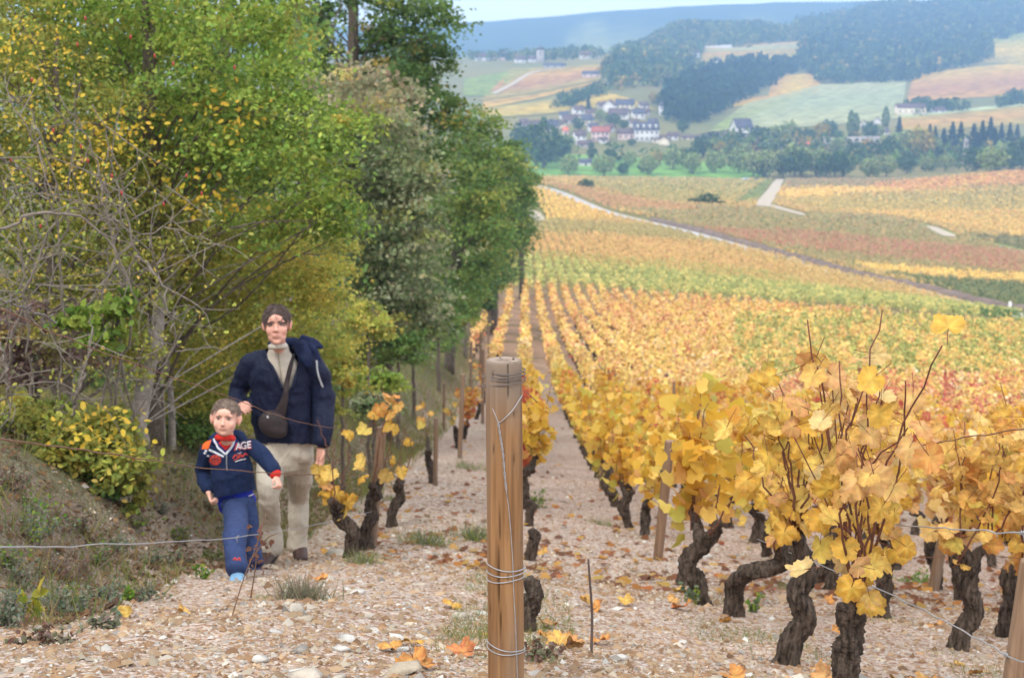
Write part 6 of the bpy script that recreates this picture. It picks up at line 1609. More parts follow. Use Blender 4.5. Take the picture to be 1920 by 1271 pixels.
r = abs(((x + .05) / 1.05) % 1 - .5); f = fbm(x, y, 1.3, 34); k = (g.random(n) < np.clip((f - .52) * 6, 0, 1) * (r > .26)) & (x > -1.75); x, y = x[k], y[k]
G.add(*blades(x, y, g.uniform(.025, .075, len(x)), pick(GRP_, [4, 3, 2, 1.5, 1], len(x), g) * .85))
n = 26000; y = g.uniform(14, 60, n); x = -1.55 - g.random(n) * 2.2; k = g.random(n) < .55; x, y = x[k], y[k]
G.add(*blades(x, y, g.uniform(.10, .30, len(x)), pick(GRP_, [3, 2, 3, 3, 2], len(x), g) * .85))
tag(G.obj('grass', M_LEAF), 'thin green and straw coloured grass on the bank and between rows', kind='stuff')

def tuft(name, px, py, wpx, hpx, n, pal, label, kind='blade', cat='plant', lsz=.02, lean=.5):
    P = pix2g(np.array(float(px)), np.array(float(py))); k = P[1] / F; w, h = wpx * k, hpx * k
    P[2] = ground_fine(P[0], P[1]); o = tag(empty(name, tuple(P)), label, cat)
    x, y = P[0] + g.normal(0, w * .28, n), P[1] + g.normal(0, w * .28, n); z = ground_fine(x, y)
    c = pick(pal, [1] * len(pal), n, g) * .9
    if kind == 'blade':
        V, Fl, cc = blades(x, y, h * g.uniform(.5, 1.1, n), c, lean=lean)
        Geo().add(V - P, Fl, cc).obj('blades', M_LEAF, o)['kind'] = 'stuff'
    else:
        G = Geo(); T_ = []
        for i in range(max(5, n // 16)):
            b = np.array([g.normal(0, w * .12), g.normal(0, w * .12), -.01]); e = b + [g.normal(0, w * .33), g.normal(0, w * .3), h * g.uniform(.5, 1.05)]
            Q = cr([b, (b + e) / 2 + g.normal(0, w * .06, 3), e], 8); T_.append(Q[2:]); G.add(*tube(Q, np.linspace(.003, .001, 8), 4))
        G.obj('stem', M_TWIG, o)
        A = np.concatenate(T_); C = A[g.integers(0, len(A), n)] + g.normal(0, w * .05, (n, 3))
        Geo().add(*leaves(C, lsz * g.uniform(.6, 1.4, n), c, 'oval', normal=np.array([0, -.2, .6]), g=g)).obj('leaves', M_LEAF, o)['kind'] = 'stuff'
    return o
SAGE = [(128, 142, 118), (108, 126, 100), (148, 150, 130)]; HEATH = [(124, 92, 78), (140, 104, 86), (104, 82, 70)]; FRESH = [(120, 150, 56), (150, 164, 66), (96, 130, 52)]; STRAW = [(160, 150, 120), (140, 140, 112), (124, 130, 100), (150, 130, 120)]
tuft('grass_tuft', 565, 1130, 90, 62, 420, STRAW, 'wispy grey green tuft in the middle of the stony path', lean=.6)
tuft('grass_tuft', 890, 1012, 70, 45, 260, FRESH + STRAW, 'green tuft just left of the post')
tuft('grass_tuft', 800, 1020, 90, 40, 300, FRESH + STRAW, 'grassy patch at the foot of the antlered vine')
tuft('grass_tuft', 680, 1060, 60, 36, 220, FRESH + STRAW, 'short grass around the yellow leaved small vine')
tuft('sage_tuft', 130, 1150, 90, 56, 420, SAGE, 'grey green tuft on the lower left bank', 'leaf', lsz=.018)
tuft('sage_tuft', 20, 1180, 70, 80, 420, SAGE, 'grey green tuft cut by the left edge', 'leaf', lsz=.018)
tuft('sage_tuft', 190, 1120, 60, 40, 300, SAGE, 'small sage coloured tuft right of the lower left one', 'leaf', lsz=.016)
tuft('sage_tuft', 60, 1010, 120, 60, 500, SAGE + FRESH, 'wide grey green tuft beneath the lowest wire at the left', 'leaf', lsz=.018)
tuft('heather_tuft', 130, 1080, 110, 60, 520, HEATH, 'brown dried heather like tuft under the lowest wire', 'leaf', lsz=.014)
tuft('heather_tuft', 330, 945, 60, 24, 160, HEATH, 'dry brown tuft on the bank behind the boy', 'leaf', lsz=.014)
tuft('seedling', 55, 1150, 70, 62, 46, [(168, 172, 60), (206, 190, 76), (150, 160, 56)], 'seedling with a few round yellow green leaves at lower left', 'leaf', lsz=.055)
for i, (px, py, w_, h_, pl) in enumerate([(330, 1010, 70, 30, 'F'), (215, 1035, 80, 36, 'S'), (290, 1065, 70, 34, 'S'), (90, 1205, 90, 40, 'H'), (250, 985, 60, 26, 'F'), (60, 960, 90, 40, 'F'), (150, 990, 70, 30, 'H'), (400, 1045, 40, 22, 'F'), (620, 900, 60, 40, 'F'), (660, 850, 60, 46, 'S'), (720, 880, 40, 24, 'S'), (760, 800, 50, 30, 'F'), (30, 1090, 90, 50, 'S'), (180, 1060, 80, 44, 'F'), (270, 1120, 70, 34, 'S'), (350, 1050, 60, 30, 'H'), (110, 1130, 60, 40, 'F'), (300, 960, 70, 30, 'S'), (20, 920, 90, 50, 'H'), (340, 900, 60, 40, 'F'), (200, 1180, 60, 30, 'S'), (420, 1000, 40, 26, 'S'), (390, 960, 40, 24, 'H'), (10, 1060, 80, 50, 'F')]):
    tuft('weed', px, py, w_, h_, 300, {'F': FRESH + STRAW, 'S': SAGE + STRAW, 'H': HEATH + STRAW}[pl], 'low ' + {'F': 'green', 'S': 'sage grey', 'H': 'brownish'}[pl] + ' weed, ' + ordinal(i) + ' of those scattered along the bank', 'leaf', lsz=.02)
tuft('weed', 240, 1125, 30, 36, 80, FRESH, 'small fresh green weed right of the sage tufts', 'leaf', lsz=.03)
tuft('weed', 380, 1090, 40, 30, 110, FRESH, 'low green weed left of the boy front shoe', 'leaf', lsz=.02)
tuft('weed', 1300, 1132, 40, 46, 130, FRESH + SAGE, 'leafy weed beside the fourth vine of the right row', 'leaf', lsz=.028)
tuft('weed', 1410, 1150, 50, 44, 90, FRESH + SAGE, 'weed with yellow green leaves beside the bent arm vine', 'leaf', lsz=.03)
tuft('weed', 1720, 1085, 60, 20, 220, [(96, 140, 40), (110, 150, 50)], 'bright green patch of weeds by the short grey stake', 'leaf', lsz=.02)
tuft('weed', 1010, 955, 50, 40, 160, FRESH, 'green weed right behind the post', 'leaf', lsz=.025)
tuft('dry_tuft', 1015, 1235, 80, 44, 220, HEATH + STRAW, 'dead brown tuft at the foot of the post', 'leaf', lsz=.02)
for i, (px, py, w_, h_) in enumerate([(880, 880, 60, 24), (730, 940, 50, 22), (1130, 980, 60, 20), (650, 960, 60, 26), (1480, 1110, 80, 26), (1640, 1130, 80, 26), (480, 1120, 40, 20), (330, 1080, 60, 26)]):
    tuft('grass_tuft', px, py, w_, h_, 160, FRESH + STRAW, ['short tuft beside the thin dark stake', 'short tuft up the path from the antlered vine', 'short tuft at the edge of the first right row', 'short tuft beside the man shoes', 'tuft between the bent arm and S shaped vines',
         'tuft behind the straight front stump', 'small tuft in front of the boy shoes', 'small tuft on the bank edge left of the boy'][i])
# ================================================================== THE TWO WALKERS
def ell(c, r, R=None, n=18, m=12):
    th = np.linspace(0, np.pi, m + 1)[1:-1]; ph = np.linspace(0, 2 * np.pi, n, endpoint=False)
    T_, Pp = np.meshgrid(th, ph, indexing='ij')
    V = np.stack([np.sin(T_) * np.cos(Pp), np.sin(T_) * np.sin(Pp), np.cos(T_)], -1).reshape(-1, 3)
    V = np.vstack([V, [[0, 0, 1], [0, 0, -1]]]) * np.asarray(r, float)
    if R is not None: V = V @ np.asarray(R).T
    mm = m - 1; i = np.arange(mm - 1)[:, None] * n; j = np.arange(n)[None]; k = (j + 1) % n
    Fq = np.stack([i + j, i + n + j, i + n + k, i + k], -1).reshape(-1, 4); jj, kk = np.arange(n), (np.arange(n) + 1) % n
    Ft = np.vstack([np.stack([np.full(n, mm * n), jj, kk], -1), np.stack([np.full(n, mm * n + 1), (mm - 1) * n + kk, (mm - 1) * n + jj], -1)])
    return V + np.asarray(c, float), [Fq, Ft]

def limb(pts, r, n=14, ry=None, ref=(0, 1, 0), m=20):
    """A tapering limb with rounded ends."""
    P = cr(pts, m); t = np.linspace(0, 1, m); R = np.interp(t, np.linspace(0, 1, len(r)), r)
    RY = R if ry is None else np.interp(t, np.linspace(0, 1, len(ry)), ry)
    d0, d1 = unit(P[0] - P[1]), unit(P[-1] - P[-2])
    P = np.vstack([P[0] + d0 * R[0] * .55, P[0] + d0 * R[0] * .35, P, P[-1] + d1 * R[-1] * .35, P[-1] + d1 * R[-1] * .55])
    R = np.concatenate([[R[0] * .35, R[0] * .8], R, [R[-1] * .8, R[-1] * .35]]); RY = np.concatenate([[RY[0] * .35, RY[0] * .8], RY, [RY[-1] * .8, RY[-1] * .35]])
    return tube(P, R, n, ref, True, RY)

def fuse(G, voxel, smooth=6):
    """The pieces of G grown together into one closed skin: (vertices, quads, normals)."""
    me = G.mesh('fuse'); o = link('fuse', me)
    m = o.modifiers.new('r', 'REMESH'); m.mode = 'VOXEL'; m.voxel_size = voxel; m.adaptivity = 0
    s = o.modifiers.new('s', 'SMOOTH'); s.factor = .5; s.iterations = smooth
    ev = o.evaluated_get(bpy.context.evaluated_depsgraph_get()); em = ev.to_mesh()
    V = np.empty(len(em.vertices) * 3, np.float32); em.vertices.foreach_get('co', V)
    N = np.empty(len(em.vertices) * 3, np.float32); em.vertices.foreach_get('normal', N)
    L = np.empty(len(em.loops), np.int32); em.loops.foreach_get('vertex_index', L)
    tot = np.empty(len(em.polygons), np.int32); em.polygons.foreach_get('loop_total', tot)
    q = L.reshape(-1, 4) if (tot == 4).all() else None
    if q is None:
        st = np.concatenate([[0], np.cumsum(tot)[:-1]]); q = np.array([[L[a + min(k, c - 1)] for k in range(4)] for a, c in zip(st, tot)])
    ev.to_mesh_clear(); bpy.data.objects.remove(o); bpy.data.meshes.remove(me)
    return V.reshape(-1, 3).astype(float), q, N.reshape(-1, 3).astype(float)

def folds(V, N, amp, f, seed, dirn=(1, 0, .6)):
    d = unit(np.array(dirn, float)); a = V @ d; b = V[:, 2]
    n = fbm(a + .35 * V[:, 1], b * .55 + .2 * V[:, 0], f, seed, 3) - .5
    n2 = 1 - abs(fbm(a * .8 + b * .5, b - a * .4 + V[:, 1] * .3, f * .7, seed + 9, 2) - .5) * 4
    return V + N * (amp * (1.3 * n + .55 * np.clip(n2, -1, 1)))[:, None]

def cloth(name, col, rough=.85, bs=700, spec=.2, vary=.06, crease=.55):
    """Cloth with soft creases and a fine weave."""
    m = mat_plain(name, col, rough=rough, spec=spec, bump=.2, bscale=bs, vary=vary, vscale=14)
    t = m.node_tree; p = t.nodes['Principled BSDF']; b0 = p.inputs['Normal'].links[0].from_node
    tc = N_(t, 'ShaderNodeTexCoord'); mp = N_(t, 'ShaderNodeMapping'); mp.inputs['Rotation'].default_value = (.5, .3, .6); mp.inputs['Scale'].default_value = (1.6, 1.0, .7)
    t.links.new(tc.outputs['Object'], mp.inputs[0])
    nz = N_(t, 'ShaderNodeTexNoise'); nz.inputs['Scale'].default_value = 13; nz.inputs['Detail'].default_value = 3; nz.inputs['Distortion'].default_value = 1.2
    t.links.new(mp.outputs[0], nz.inputs['Vector'])
    b = N_(t, 'ShaderNodeBump'); b.inputs['Strength'].default_value = crease; b.inputs['Distance'].default_value = .035
    t.links.new(nz.outputs[0], b.inputs['Height']); t.links.new(b0.outputs[0], b.inputs['Normal']); t.links.new(b.outputs[0], p.inputs['Normal'])
    return m
M_SKIN = mat_attr('skin', rough=.55, spec=.35, mottled=.06, mscale=40)
M_HAIRM, M_HAIRB = mat_plain('brown_hair', (84, 68, 62), rough=.55, spec=.4, vary=.3, vscale=60), mat_plain('light_brown_hair', (122, 104, 90), rough=.55, spec=.4, vary=.3, vscale=60)
M_EYE = mat_attr('eye', rough=.15, spec=.5)

class Frame:
    """A head's own axes: x across (photograph right), f forwards, u up."""
    def __init__(self, c, fwd, roll=0.0, s=1.0):
        f = unit(np.array(fwd, float)); x = unit(np.cross([0, 0, 1.0], f)) * 1.0
        u = np.cross(f, x); ca, sa = math.cos(roll), math.sin(roll)
        x, u = x * ca + u * sa, u * ca - x * sa
        self.R = np.stack([x, f, u], -1); self.c = np.array(c, float); self.s = s
    def __call__(self, p): return self.c + self.s * (np.asarray(p, float) @ self.R.T)
    def inv(self, V): return ((V - self.c) @ self.R) / self.s
    def ell(self, c, r, tilt=None, n=18, m=12):
        R = self.R if tilt is None else self.R @ np.array(Matrix.Rotation(tilt[0], 3, tilt[1]))
        return ell(self(c), np.array(r) * self.s, R, n, m)

def head(G, fr, child=False):
    w = 1.06 if child else 1.0; j = .82 if child else 1.0
    for c, r in [((0, -.012, .032), (.077 * w, .096, .086)), ((0, .022, -.022), (.066 * w, .070, .088)), ((0, .030, -.070 * j), ((.058 if not child else .054) * w, .052, .048)), ((0, .064, -.100 * j), ((.026 if not child else .021), .020, .019)),
                 ((.040, .052, -.030), (.026, .030, .032)), ((-.040, .052, -.030), (.026, .030, .032)), ((.028, .076, .024), (.030, .016, .009)), ((-.028, .076, .024), (.030, .016, .009)),
                 ((0, .080, .040), (.045, .018, .03)), ((0, .078, -.064 * j), (.028, .020, .018)),
                 ((.080 * w, -.008, -.006), (.012, .022, .034)), ((-.080 * w, -.008, -.006), (.012, .022, .034)), ((.088 * w, -.016, .004), (.008, .016, .024)), ((-.088 * w, -.016, .004), (.008, .016, .024))]:
        G.add(*fr.ell(c, r))
    G.add(*fr.ell((0, .090, -.058 * j - .002), (.023, .010, .0055))); G.add(*fr.ell((0, .088, -.069 * j - .001), (.019, .010, .0065)))
    k = .8 if child else 1.0
    G.add(*limb([fr((0, .078, .018)), fr((0, .096, -.008)), fr((0, .098 + .014 * k, -.030))], [.008 * fr.s, .009 * fr.s, .014 * fr.s * k], 10, m=8)); G.add(*fr.ell((.011 * k, .094, -.034), (.009, .011, .008))); G.add(*fr.ell((-.011 * k, .094, -.034), (.009, .011, .008)))

def skin_colours(V, fr, base, child=False):
    L = fr.inv(V); c = np.tile(lin(base), (len(V), 1)); j = .82 if child else 1.0
    def sp(p, r, soft=.6): return np.exp(-(np.maximum(((L - np.array(p)) / np.array(r)), -9) ** 2).sum(1) / soft)[:, None]
    lipc, rose = lin(184, 118, 106), lin(220, 152, 134)
    near = (abs(L[:, 2]) < .2)[:, None]
    k = np.clip(sp((.045, .06, -.035), (.026, .04, .022)) + sp((-.045, .06, -.035), (.026, .04, .022)), 0, 1) * .45 * near; c = c * (1 - k) + rose * k
    k = sp((0, .11, -.03), (.016, .02, .014)) * .4 * near; c = c * (1 - k) + rose * k
    k = np.clip(sp((0, .098, -.064 * j), (.023, .02, .0095)), 0, 1) ** .6 * .65 * near; c = c * (1 - k) + lipc * k
    k = np.clip(sp((0, .10, -.0635 * j), (.021, .02, .0022)), 0, 1) * .6 * near; c = c * (1 - k) + lin(96, 50, 48) * k
    k = np.clip(sp((.087, -.01, 0), (.012, .03, .04)) + sp((-.087, -.01, 0), (.012, .03, .04)), 0, 1) * .5 * near; c = c * (1 - k) + lin(224, 132, 112) * k
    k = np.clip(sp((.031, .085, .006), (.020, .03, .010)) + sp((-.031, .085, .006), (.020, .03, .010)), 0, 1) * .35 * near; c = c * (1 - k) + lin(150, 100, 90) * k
    for s in (-1, 1):
        k = np.clip(sp((.007 * s, .104, -.0405), (.0045, .014, .003)), 0, 1) * .6 * near; c = c * (1 - k) + lin(110, 60, 54) * k
    return c

def sockets(V, fr):
    L = fr.inv(V)
    for s in (-1, 1):
        d = np.linalg.norm((L - [s * .031, .082, .006]) / [.019, .03, .0125], axis=1)
        L[:, 1] -= .0085 * np.exp(-d ** 2 * 1.1)
    return fr(L)

def eyes(o, fr, hair, child=False):
    for s in (-1, 1):
        V, Fl = fr.ell((s * .0315, .0755, .0055), (.0128, .0105, .0070 if not child else .0082), n=20, m=14); L = fr.inv(V)
        c = np.tile(lin(186, 172, 166), (len(V), 1)); d = np.hypot(L[:, 0] - s * .0315, L[:, 2] - .0055); k = L[:, 1] > .078
        c[k & (d < .0062)] = lin(70, 52, 44); c[k & (d < .0028)] = lin(16, 14, 14)
        Geo().add(V, Fl, c).obj('eye', M_EYE, o, True)
        lid = cr([fr((s * .0315 + a, .0855 - abs(a) * .35, .0055 + b)) for a, b in ((-.0145, .000), (-.006, .0072), (.006, .0076), (.0145, .001))], 12)
        Geo().add(*tube(lid, np.array([.0008] + [.0013] * 10 + [.0008]) * fr.s, 6)).obj('eyelid', mat_plain('lashes', (66, 48, 44)), o, True)
        b = cr([fr((s * q, y, z)) for q, y, z in ((.010, .093, .0215), (.024, .0925, .027), (.040, .082, .0255), (.050, .068, .018))], 14)
        Geo().add(*tube(b, np.interp(np.linspace(0, 1, 14), [0, .3, 1], [.0026, .0032, .0012]) * fr.s, 6)).obj('eyebrow', hair, o, True)

def hair(o, fr, mat, seed, long=1.0, child=False):
    g = np.random.default_rng(seed); w = 1.06 if child else 1.0
    E = np.array([.081 * w, .101, .090]); cc = np.array([0, -.014, .034])
    def keep(L):                                                     # where hair grows on the scalp
        front = (.062 if child else .046) - .012 * long + .010 * np.cos(L[:, 0] * 60)
        return np.where(L[:, 1] > .035, L[:, 2] > front, np.where(L[:, 1] > -.005, L[:, 2] > .030 - .022 * long * (L[:, 1] < .008), L[:, 2] > -.062))
    V, Fl = ell((0, 0, 0), E, None, 46, 34); L = V + cc
    ok = keep(L); G = Geo(); bump = 1 + .018 * np.sin(L[:, 0] * 160) * np.cos(L[:, 1] * 110)
    Fq = [f[ok[f].all(1)] for f in Fl]
    G.add(fr(cc + V * bump[:, None]), Fq)
    n = 1500
    d = rand_unit(n, g); P = d * E * 1.0 + cc; P = P[keep(P)]
    crown = np.array([.012, -.055, .115])
    for p in P:
        flow = p - crown; flow[2] -= .02; nrm = unit((p - cc) / E ** 2); flow = unit(flow - (flow @ nrm) * nrm) + g.normal(0, .10, 3); ln = (.030 if not child else .017) * long * g.uniform(.7, 1.3)
        if not child and p[1] > .03: flow = flow + np.array([.35 * np.sign(p[0] + .005), 0, 0])
        q = [p, p + flow * ln * .5 + nrm * .004, p + flow * ln + nrm * (.001 if not child else .004)]
        G.add(*tube(fr(np.array(q)), np.array([.0022, .0020, .0006]) * fr.s, 4, cap=False))
    G.obj('hair', mat, o, True)

def hand(G, wrist, dirn, palmn, s, curl=.6, spread=1.0):
    """Palm, four bent fingers and a thumb; dirn points to the knuckles, palmn out of the palm."""
    d = unit(np.array(dirn, float)); n = unit(np.array(palmn, float) - d * (np.array(palmn, float) @ d)); x = np.cross(d, n); w = np.array(wrist, float)
    G.add(*limb([w - d * .01 * s, w + d * .045 * s, w + d * .088 * s], [.026 * s, .038 * s, .037 * s], 14, [.020 * s, .017 * s, .014 * s], ref=n, m=10))
    for i, (off, L) in enumerate(((-.028, .066), (-.0095, .078), (.0095, .073), (.027, .058))):
        b = w + d * .086 * s + x * off * s * 1.06; p = [b - d * .02 * s]; a = .15; step = L * s / 3
        p.append(b)
        for k in range(3):
            a += curl * (.75, .9, .7)[k]; p.append(p[-1] + (d * math.cos(a) + n * math.sin(a)) * step + x * off * .05 * spread * s)
        G.add(*limb(p, [.0095 * s, .0092 * s, .0085 * s, .008 * s, .007 * s], 9, m=14))
    b = w + d * .022 * s - x * .028 * s
    G.add(*limb([w + d * .01 * s - x * .012 * s, b, b + (d * .6 - x * .6 + n * .45) * .034 * s, b + (d * .95 - x * .25 + n * .6) * .058 * s], [.014 * s, .0125 * s, .0105 * s, .008 * s], 9, m=12))

def surf_hit(bvh, px, py, O, out=.004):
    r = Vector(unit(rays(px, py))); loc, nrm, i, dist = bvh.ray_cast(Vector(-O), r)
    if loc is None: return None
    return np.array(loc) + np.array(nrm) * out
def bvh_of(V, q): return BVHTree.FromPolygons([tuple(v) for v in V], [tuple(int(a) for a in f) for f in q])
def on_surface(bvh, O, pts, rad, n=30, out=.003, ry=None):
    P = [surf_hit(bvh, a, b, O, out) for a, b in cr(np.array(pts, float), n)]; P = [p for p in P if p is not None]
    if len(P) < 3: return None
    P = np.array(P); P[1:-1] = (P[:-2] + 2 * P[1:-1] + P[2:]) / 4
    return tube(P, rad, 6, ref=(0, 1, 0), ry=ry)
def patch(bvh, O, poly, out=.003, step=1.0):
    """A flat badge laid on cloth: the photographed outline filled with small cells that follow the surface."""
    poly = np.array(poly, float); x0, y0 = poly.min(0); x1, y1 = poly.max(0)
    xs = np.arange(x0, x1 + step, step); ysn = np.arange(y0, y1 + step, step); gx, gy = np.meshgrid(xs, ysn, indexing='ij')
    H = np.full(gx.shape + (3,), np.nan)
    for i in range(gx.shape[0]):
        for j in range(gx.shape[1]):
            p = surf_hit(bvh, gx[i, j], gy[i, j], O, out)
            if p is not None: H[i, j] = p
    V = H.reshape(-1, 3); ny = gx.shape[1]; Fq = []
    for i in range(gx.shape[0] - 1):
        for j in range(ny - 1):
            f = [i * ny + j, (i + 1) * ny + j, (i + 1) * ny + j + 1, i * ny + j + 1]
            if in_poly(np.array([gx[i, j] + step / 2]), np.array([gy[i, j] + step / 2]), [tuple(p) for p in poly])[0] and not np.isnan(V[f]).any(): Fq.append(f)
    V = np.where(np.isnan(V), 0, V)
    return V, np.array(Fq, int).reshape(-1, 4)
def text_mesh(body, bvh, O, px, py, hpx, ang, out=.004, slant=0.0):
    """Lettering printed on the cloth, centred on a photographed point."""
    cu = bpy.data.curves.new('t', 'FONT'); cu.body = body; cu.align_x = 'CENTER'; cu.align_y = 'CENTER'; cu.offset = .02; cu.resolution_u = 3
    o = link('t', cu); me = o.evaluated_get(bpy.context.evaluated_depsgraph_get()).to_mesh(); bm = bmesh.new(); bm.from_mesh(me)
    bmesh.ops.triangulate(bm, faces=bm.faces); bmesh.ops.subdivide_edges(bm, edges=[e for e in bm.edges if e.calc_length() > .15], cuts=2); bmesh.ops.triangulate(bm, faces=bm.faces)
    V = np.array([v.co[:] for v in bm.verts]); bm.verts.index_update(); T_ = np.array([[v.index for v in f.verts] for f in bm.faces]); bm.free()
    bpy.data.objects.remove(o); bpy.data.curves.remove(cu)
    s = hpx / .7; ca, sa = math.cos(ang), math.sin(ang); x = V[:, 0] * s * .92 + slant * V[:, 1] * s; y = V[:, 1] * s
    X, Y = px + x * ca - y * sa, py - (x * sa + y * ca)
    P = [surf_hit(bvh, a, b, O, out) for a, b in zip(X, Y)]
    ok = np.array([p is not None for p in P]); P = np.array([p if p is not None else np.zeros(3) for p in P])
    return P, T_[ok[T_].all(1)]

# ------------------------------------------------------------------ the man
def build_man():
    D = 9.3
    fl, fr_ = pix2g(np.array([506., 563.]), np.array([1052., 1043.]))
    O = np.array([(fl[0] + fr_[0]) / 2, (fl[1] + fr_[1]) / 2, (fl[2] + fr_[2]) / 2])
    Q = lambda px, py, dy=0.0: U(px, py, D + dy) - O
    k = D / F
    o = tag(empty('person', tuple(O)), 'man in an open navy jacket and beige trousers climbing the path behind the boy', 'person')
    hc = Q(519, 609, -.24); cam_dir = -(hc + O)
    fr = Frame(hc, unit(cam_dir) + np.array([-.06, 0, -.06]), .02, .97)
    # body
    B = Geo(); head(B, fr)
    B.add(*limb([fr((0, -.02, -.05)), Q(524, 665, -.10), Q(525, 690, -.06)], [.046, .040, .03], 16))
    B.add(*limb([Q(525, 668, -.06), Q(525, 720, -.04), Q(528, 790, 0), Q(535, 840, .02)], [.07, .10, .09, .09], 16, [.05, .05, .05, .06]))
    aR = [Q(584, 672, -.02), Q(603, 745, .02), Q(604, 800, -.06), Q(602, 836, -.10)]
    aL = [Q(466, 676, -.03), Q(446, 735, .04), Q(447, 765, -.12)]
    B.add(*limb(aR, [.03, .03, .03, .027])); B.add(*limb(aL, [.03, .03, .028]))
    hand(B, Q(601, 838, -.10), Q(600, 880, -.12) - Q(601, 838, -.10), (-.6, -.6, .1), 1.0, .38)
    hand(B, Q(447, 762, -.13), np.array([.45, -.75, .25]), (.5, .2, -.6), .95, .8)
    dl, dr = fl[1] - D, fr_[1] - D
    kl, kr = Q(503, 930, dl - .13), Q(561, 930, dr + .03)
    B.add(*limb([Q(513, 845, 0), Q(507, 890, dl * .5 - .06), kl, Q(507, 985, dl), Q(509, 1026, dl)], [.05, .04, .034, .028, .03])); B.add(*limb([Q(561, 845, 0), Q(562, 890, dr * .5 - .02), kr, Q(559, 980, dr), Q(559, 1018, dr)], [.05, .04, .034, .028, .03]))
    V, q, N = fuse(B, .0054, 3); V = sockets(V, fr)
    link('body', mesh_np('body', V, [q], M_SKIN, skin_colours(V, fr, (214, 160, 140)), True), o)
    eyes(o, fr, M_HAIRM); hair(o, fr, M_HAIRM, 1, 1.15)
    # sweater
    Sg = Geo()
    Sg.add(*limb([Q(522, 650, -.12), Q(523, 662, -.10), Q(525, 690, -.07), Q(530, 740, -.04), Q(534, 800, .0)], [.058, .066, .125, .12, .12], 20, [.058, .062, .088, .07, .06]))
    V, q, N = fuse(Sg, .009, 4); V = folds(V, N, .004, 16, 5)
    M_SW = cloth('grey_beige_knit', (196, 186, 172), bs=260)
    link('sweater', mesh_np('sweater', V, [q], M_SW, None, True), o); bs = bvh_of(V, q)
    ring = [fr((.052 * math.cos(a), -.022 + .050 * math.sin(a), -.138 + .006 * math.sin(a))) for a in np.linspace(0, 2 * np.pi, 26)]
    Geo().add(*tube(np.array(ring), .011, 8, ref=(0, 0, 1), ry=.016)).obj('sweater_collar', M_SW, o, True)
    z = on_surface(bs, O, [(521, 662), (524, 680), (528, 712)], .003, 20)
    if z: Geo().add(*z).obj('zip', mat_plain('zip', (150, 138, 116), rough=.5), o, True)
    # jacket
    J = Geo()
    J.add(*limb([Q(525, 660, -.05), Q(525, 674, -.04), Q(525, 700, -.04), Q(524, 750, -.02), Q(532, 800, .0), Q(541, 830, .02)], [.085, .145, .182, .186, .184, .190], 24, [.07, .095, .118, .122, .128, .138], m=28))
    J.add(*limb([Q(562, 670, -.03), Q(589, 686, -.02), Q(606, 745, .02), Q(607, 795, -.07), Q(603, 830, -.11)], [.052, .066, .066, .060, .056], 16, m=26))
    J.add(*limb([Q(492, 670, -.03), Q(464, 688, -.02), Q(449, 735, .05), Q(449, 762, -.12)], [.052, .066, .066, .058], 16, m=26))
    V, q, N = fuse(J, .0095, 5)
    V = folds(V, N, .017, 7, 1, (1, 0, -.5)); V = folds(V, N, .008, 17, 6)
    bj = bvh_of(V, q)
    px, py = project(V + O); facing = (N * unit(-(V + O))).sum(1) > .1
    vee = in_poly(px, py, [(484, 622), (499, 660), (513, 690), (530, 728), (546, 728), (557, 690), (562, 655), (560, 620)]) & facing
    q2 = q[~(vee[q].sum(1) >= 2)]
    neck = np.linalg.norm((V - fr((0, -.02, -.10))) / [1, 1, 1], axis=1) < .085; q2 = q2[~neck[q2].any(1)]; low = (py > 833 + (px - 540) * .03) & (px > 470) & (px < 594); q2 = q2[~low[q2].any(1)]
    M_JK = cloth('navy_jacket', (17, 24, 50), rough=.7, bs=500, spec=.3, vary=.12)
    jk = link('jacket', mesh_np('jacket', V, [q2], M_JK, None, True), o)
    for pts, r in (([(484, 642), (498, 664), (512, 692), (529, 730)], .011), ([(563, 640), (564, 660), (559, 692), (547, 730)], .010)):
        t_ = on_surface(bj, O, pts, r, 26, .002, r * .5)
        if t_: Geo().add(*t_).obj('lapel', M_JK, jk, True)
    for pts in ([(538, 724), (540, 770), (541, 834)], [(465, 720), (475, 770), (490, 830)], [(578, 690), (576, 740), (582, 800)]):
        t_ = on_surface(bj, O, pts, .0035, 26, .001)
        if t_: Geo().add(*t_).obj('seam', M_JK, jk, True)
    Hd = Geo(); Hd.add(*limb([Q(505, 646, .07), Q(530, 640, .10), Q(558, 644, .04), Q(582, 657, -.03), Q(596, 674, -.05)], [.016, .022, .034, .044, .026], 16, [.014, .018, .020, .020, .012], m=24))
    Hd.add(*limb([Q(560, 645, -.08), Q(572, 668, -.14), Q(578, 684, -.15)], [.045, .048, .026], 14, [.022, .022, .014]))
    Hd.add(*limb([Q(566, 634, .02), Q(590, 643, .0), Q(604, 652, -.02)], [.03, .03, .012], 12, [.018, .016, .01]))
    V2, q3, N2 = fuse(Hd, .008, 4); V2 = folds(V2, N2, .008, 12, 3)
    link('hood', mesh_np('hood', V2, [q3], cloth('navy_hood', (22, 31, 62), rough=.7, bs=500, vary=.12), None, True), jk)
    t_ = on_surface(bj, O, [(593, 676), (596, 700), (605, 726)], .006, 18, .003, .003)
    if t_: Geo().add(*t_).obj('sleeve_trim', mat_plain('pale_trim', (186, 186, 190), rough=.5), jk, True)
    # trousers
    T_ = Geo(); T_.add(*limb([Q(536, 815, .03), Q(537, 850, .02), Q(537, 868, .01)], [.165, .165, .13], 20, [.125, .125, .11]))
    T_.add(*limb([Q(513, 845, .0), Q(507, 890, dl * .5 - .06), kl, Q(507, 985, dl), Q(510, 1030, dl)], [.090, .078, .066, .064, .070], 16, [.092, .082, .072, .070, .080], m=28))
